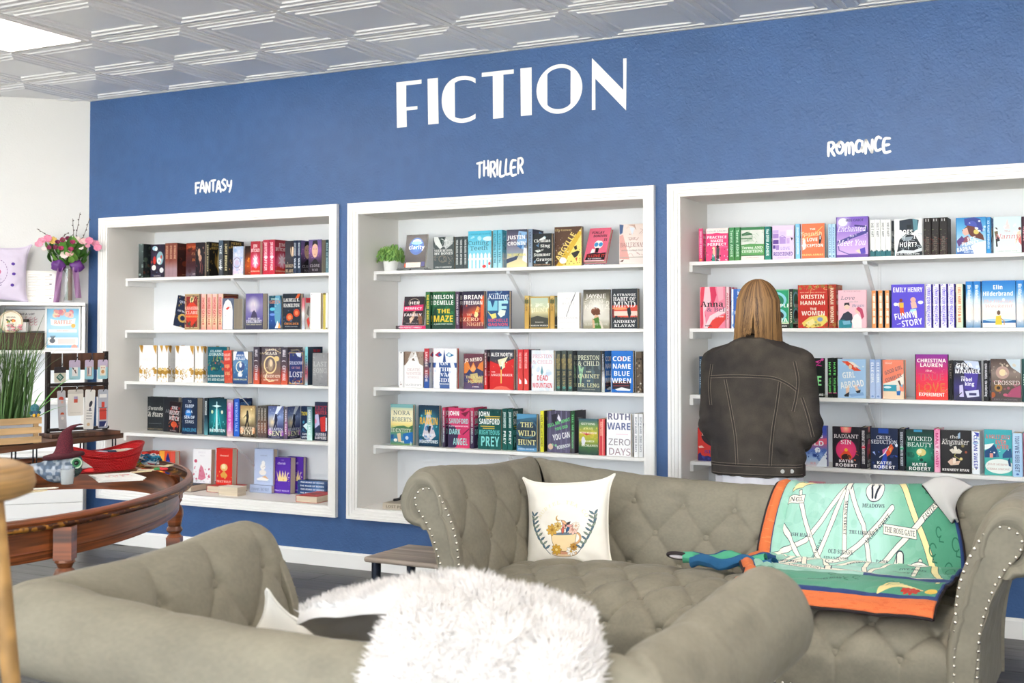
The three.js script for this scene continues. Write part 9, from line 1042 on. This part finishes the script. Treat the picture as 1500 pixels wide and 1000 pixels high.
{ // teal crocheted leaf behind, red wire basket with cards
const t = thing('crochet_toy', 'teal crocheted toy with a red bow beside the red basket', 'toy', [-3.905, TY, 2.215], 1.3); const b = new THREE.SphereGeometry(0.045, 26, 18); b.scale(1.15, 0.72, 0.75); b.rotateZ(0.2); b.translate(0, 0.062, 0); part(t, 'body', b, knit('#14606a', '#1f7a80', 114)); part(t, 'bow', (() => { const g = [-1, 1].map((s) => { const q = new THREE.SphereGeometry(0.013, 12, 10); q.scale(1, 0.7, 0.7); q.translate(s * 0.011, 0.096, 0.02); return q; }); return merge(g); })(), std('#c83a48', 0.8)); const ft = new THREE.SphereGeometry(0.026, 16, 12); ft.scale(1.2, 0.9, 1); ft.translate(0, 0.023, 0); part(t, 'foot', ft, knit('#14505a', '#1f6a70', 115));
const k = thing('red_basket', 'long glossy red woven basket holding folded cards on the oval table', 'basket', [-3.955, TY, 1.975], 1.42), wm = std('#d81f26', 0.35, { bumpMap: dataTex(128, (u, v) => Math.abs(Math.sin(u * 113 + Math.sin(v * 40))) * Math.abs(Math.sin(v * 38))), bumpScale: 0.004 });
const sup = (a) => { const c = Math.cos(a), s = Math.sin(a); return [Math.sign(c) * Math.pow(Math.abs(c), 0.7), Math.sign(s) * Math.pow(Math.abs(s), 0.8)]; };
part(k, 'woven_side', slab(96, 16, (u, v) => { const [c, s] = sup(u * 6.28319), e = 1 + 0.32 * v; return [c * 0.135 * e, 0.003 + v * (0.078 + 0.034 * Math.pow(Math.abs(c), 2)), s * 0.058 * (1 + 0.35 * v)]; }, 0.004, [3, 1]), wm); part(k, 'bottom', (() => { const g = new THREE.CylinderGeometry(1, 1, 0.006, 48); g.scale(0.134, 1, 0.057); g.translate(0, 0.0035, 0); return g; })(), wm);
const rim = []; for (let i = 0; i < 72; i++) { const [c, s] = sup(i / 72 * 6.28319); rim.push([c * 0.135 * 1.32, 0.081 + 0.034 * c * c, s * 0.058 * 1.35]); } part(k, 'rim', tube(rim, 0.0045, 160, 6, true), wm); part(k, 'weave_band', tube(rim.map(([x, y, z]) => [x * 0.955, y * 0.74, z * 0.955]), 0.003, 160, 6, true), wm);
const cards = [['#f2eee4', 'cream'], ['#2a2a32', 'black dotted'], ['#cfc4d6', 'lilac'], ['#38465a', 'slate blue'], ['#e8dcc8', 'ivory'], ['#f0ece8', 'white red printed']]; const rot = new THREE.Matrix4().makeRotationY(1.42).setPosition(-3.955, TY, 1.975);
cards.forEach(([c, nm], i) => { const p = V3(-0.12 + i * 0.046, 0.060, 0.004).applyMatrix4(rot); const g = new RoundedBoxGeometry(0.042, 0.055, 0.05, 2, 0.005); const tx = i === 1 || i === 5 ? canvasTex(64, 64, (q, W) => { q.fillStyle = c; q.fillRect(0, 0, W, W); const R = rng(i); for (let n = 0; n < 16; n++) { q.fillStyle = i === 1 ? '#e8e4e0' : '#d8606a'; q.beginPath(); q.arc(R() * W, R() * W, 2.5, 0, 7); q.fill(); } }) : null; single('folded_cloth', `${nm} folded cloth standing in the red basket`, 'cloth', g, std(tx ? '#ffffff' : c, 0.85, tx ? { map: tx } : {}), p.toArray(), 1.42 + 0.12 * (i % 3 - 1), 'folded cloths in the red basket'); });
}
{ // papers, glass, yarn pieces, tags
const pt = canvasTex(256, 256, (c, W) => { c.fillStyle = '#f4f2ee'; c.fillRect(0, 0, W, W); const R = rng(12); for (let i = 0; i < 30; i++) { c.fillStyle = ['#e8a8a8', '#d87a8a', '#c8c4c8', '#f0c8b8'][i & 3]; c.beginPath(); c.arc(60 + R() * 150, 70 + R() * 120, 4 + 10 * R(), 0, 7); c.fill(); } }, { clamp: true });
const ps = thing('paper_stack', 'stack of white printed sheets near the front of the oval table', 'paper', [-3.70, TY, 2.16], 1.0); for (let i = 0; i < 3; i++) { const g = new THREE.BoxGeometry(0.17, 0.0035, 0.21); const m = part(ps, 'sheet', g, i === 2 ? [0, 1, 2, 3, 4, 5].map((k) => k === 2 ? std('#ffffff', 0.7, { map: pt }) : std('#f2f0ec', 0.7)) : std('#efece6', 0.7)); m.position.y = 0.002 + i * 0.0038; m.rotation.y = (i - 1) * 0.07; }
const gl = thing('glass_cup', 'small frosted clear cup beside the crocheted bird', 'cup', [-3.735, TY, 2.385]); part(gl, 'cup', lathe([[0, 0.0005], [0.021, 0.0005], [0.023, 0.003], [0.027, 0.058], [0.0262, 0.0585], [0.0222, 0.005], [0, 0.005]], 32), phy('#f4f6f6', 0.25, { transmission: 0.75, thickness: 0 }));
const tagC = ['#efe2c4', '#e9d9b4', '#f2ead6', '#ead6b0', '#f4eee0', '#e6d4ac']; [[-3.815, 1.865, 0.5], [-3.79, 1.93, 1.2], [-3.905, 1.73, 0.2], [-3.86, 1.70, 2.0], [-3.70, 2.52, 0.9], [-3.66, 2.60, 1.4]].forEach(([x, z, r], i) => { const s = shapeOf([[-0.045, -0.016], [0.035, -0.016], [0.045, 0], [0.035, 0.016], [-0.045, 0.016]]); const g = new THREE.ExtrudeGeometry(s, { depth: 0.0025, bevelEnabled: false }); g.rotateX(-Math.PI / 2); single('price_tag', ['kraft paper tag nearest the red basket front', 'kraft paper tag between red basket and paper stack', 'kraft paper tag beside the blue yarn bundle', 'kraft paper tag at the far right end of the oval table', 'kraft paper tag in front of the crocheted bird', 'kraft paper tag at the near edge of the oval table'][i], 'tag', g, std(tagC[i], 0.8), [x, TY + 0.0005, z], r, 'kraft paper tags on the oval table'); });
const yb = thing('yarn_bundle', 'bundle of blue and white yarn loops at the right end of the table', 'yarn', [-3.935, TY, 1.735]); const R = rng(31); for (let q = 0; q < 14; q++) { const p = [], a0 = R() * 6; for (let i = 0; i < 7; i++) p.push([0.045 * Math.cos(a0 + i * 1.1) * (0.4 + R()), 0.008 + 0.042 * R(), 0.035 * Math.sin(a0 + i * 1.1) * (0.4 + R())]); part(yb, 'yarn_loop', tube(p, 0.0048, 40, 6, true), std(['#2a7a9a', '#e4e8ea', '#1f5a80', '#b8ccd4', '#c84a5a'][q % 5], 0.9)); }
const gr = thing('yarn_bundle', 'bright green yarn strands beside the red basket end', 'yarn', [-4.02, TY, 1.775], 0.4); for (let q = 0; q < 6; q++) part(gr, 'yarn_strand', tube([[-0.06, 0.012 + q * 0.005, 0.008 * (q - 3)], [-0.01, 0.024 + 0.003 * q, 0.006 * (q - 2)], [0.05, 0.010 + 0.003 * q, 0.009 * (q - 3)]], 0.0055, 20, 6), std(q % 2 ? '#a8cc3a' : '#8ab82f', 0.9));
const rb = thing('ribbon_bow', 'small red and green ribbon bow at the table edge', 'ribbon', [-3.765, TY, 1.845], 0.3); for (const s of [-1, 1]) part(rb, 'loop', new THREE.TorusGeometry(0.013, 0.005, 8, 20).rotateX(Math.PI / 2).translate(s * 0.014, 0.006, 0), std(s > 0 ? '#d8303a' : '#4a9a5a', 0.7)); part(rb, 'knot', new THREE.SphereGeometry(0.007, 12, 8).translate(0, 0.007, 0), std('#d8303a', 0.7));
const cr = thing('crochet_toy', 'tiny turquoise crocheted creature on the corner of the planter box', 'toy', [-3.985, TY + 0.1408 + 0.1095, 2.325], 1.3); const hd = new THREE.SphereGeometry(0.017, 18, 14); hd.translate(0, 0.034, 0); part(cr, 'head', hd, knit('#2f8a96', '#7ac0c8', 116)); const bb = new THREE.SphereGeometry(0.015, 16, 12); bb.translate(0, 0.0135, 0); part(cr, 'body', bb, knit('#3a6a9a', '#8ab0cc', 117)); for (const s of [-1, 1]) { part(cr, 'arm', new THREE.SphereGeometry(0.007, 10, 8).translate(s * 0.017, 0.016, 0.004), knit('#2f7a8a', '#6ab0b8', 118)); part(cr, 'foot', new THREE.SphereGeometry(0.0065, 10, 8).translate(s * 0.009, 0.0062, 0.014), std('#e0b03a', 0.9)); }
const bx = thing('dark_box', 'black glossy box with small trinkets under the riser shelf', 'box', [-4.05, TY, 2.50], 1.3); part(bx, 'box', box(0.16, 0.05, 0.09, 0, 0.026, 0, 0.006), std('#1c1a1e', 0.3)); part(bx, 'handle', tube([[-0.03, 0.05, 0.046], [-0.02, 0.075, 0.046], [0.02, 0.075, 0.046], [0.03, 0.05, 0.046]], 0.003, 24, 6), std('#3a3a40', 0.3, { metalness: 0.8 })); const tk = []; for (let i = 0; i < 7; i++) tk.push(new THREE.SphereGeometry(0.012, 10, 8).translate(-0.06 + i * 0.02, 0.066, 0.02 * (i % 2))); part(bx, 'trinket', merge([tk[0]]), std('#e0a03a', 0.5)); part(bx, 'trinket', merge([tk[3]]), std('#d8d4cc', 0.5)); part(bx, 'trinket', merge([tk[5]]), std('#c83a3a', 0.5));
// wooden chair post, close to the camera at the left edge
const ch = thing('wooden_stool', 'blurred light wooden stool post close to the camera at the left edge', 'stool', [-2.018, 0, 4.30]); const cw = std('#c89a5c', 0.5, { map: (() => { const q = dataTex(128, (u, v) => { const k = 0.85 + 0.25 * (pnoise(u, v, 4, 50, 121) - 0.5); return [k, k, k]; }, { color: true }); return q; })() }); part(ch, 'seat', lathe([[0, 1.025], [0.16, 1.025], [0.178, 1.032], [0.185, 1.05], [0.18, 1.075], [0.15, 1.088], [0, 1.09]], 40), cw); for (let i = 0; i < 4; i++) { const a = i * Math.PI / 2 + 0.78; part(ch, 'leg', bar([0.21 * Math.cos(a), 0.001, 0.21 * Math.sin(a)], [0.11 * Math.cos(a), 1.03, 0.11 * Math.sin(a)], 0.017, 14), cw); } part(ch, 'footrest', new THREE.TorusGeometry(0.175, 0.009, 10, 48).rotateX(Math.PI / 2).translate(0, 0.35, 0), cw);
}

scene.traverse((o) => { if (o.isMesh) { o.castShadow = true; o.receiveShadow = true; } if (o.isLight && o.shadow) o.castShadow = true; });
renderer.render(scene, camera);
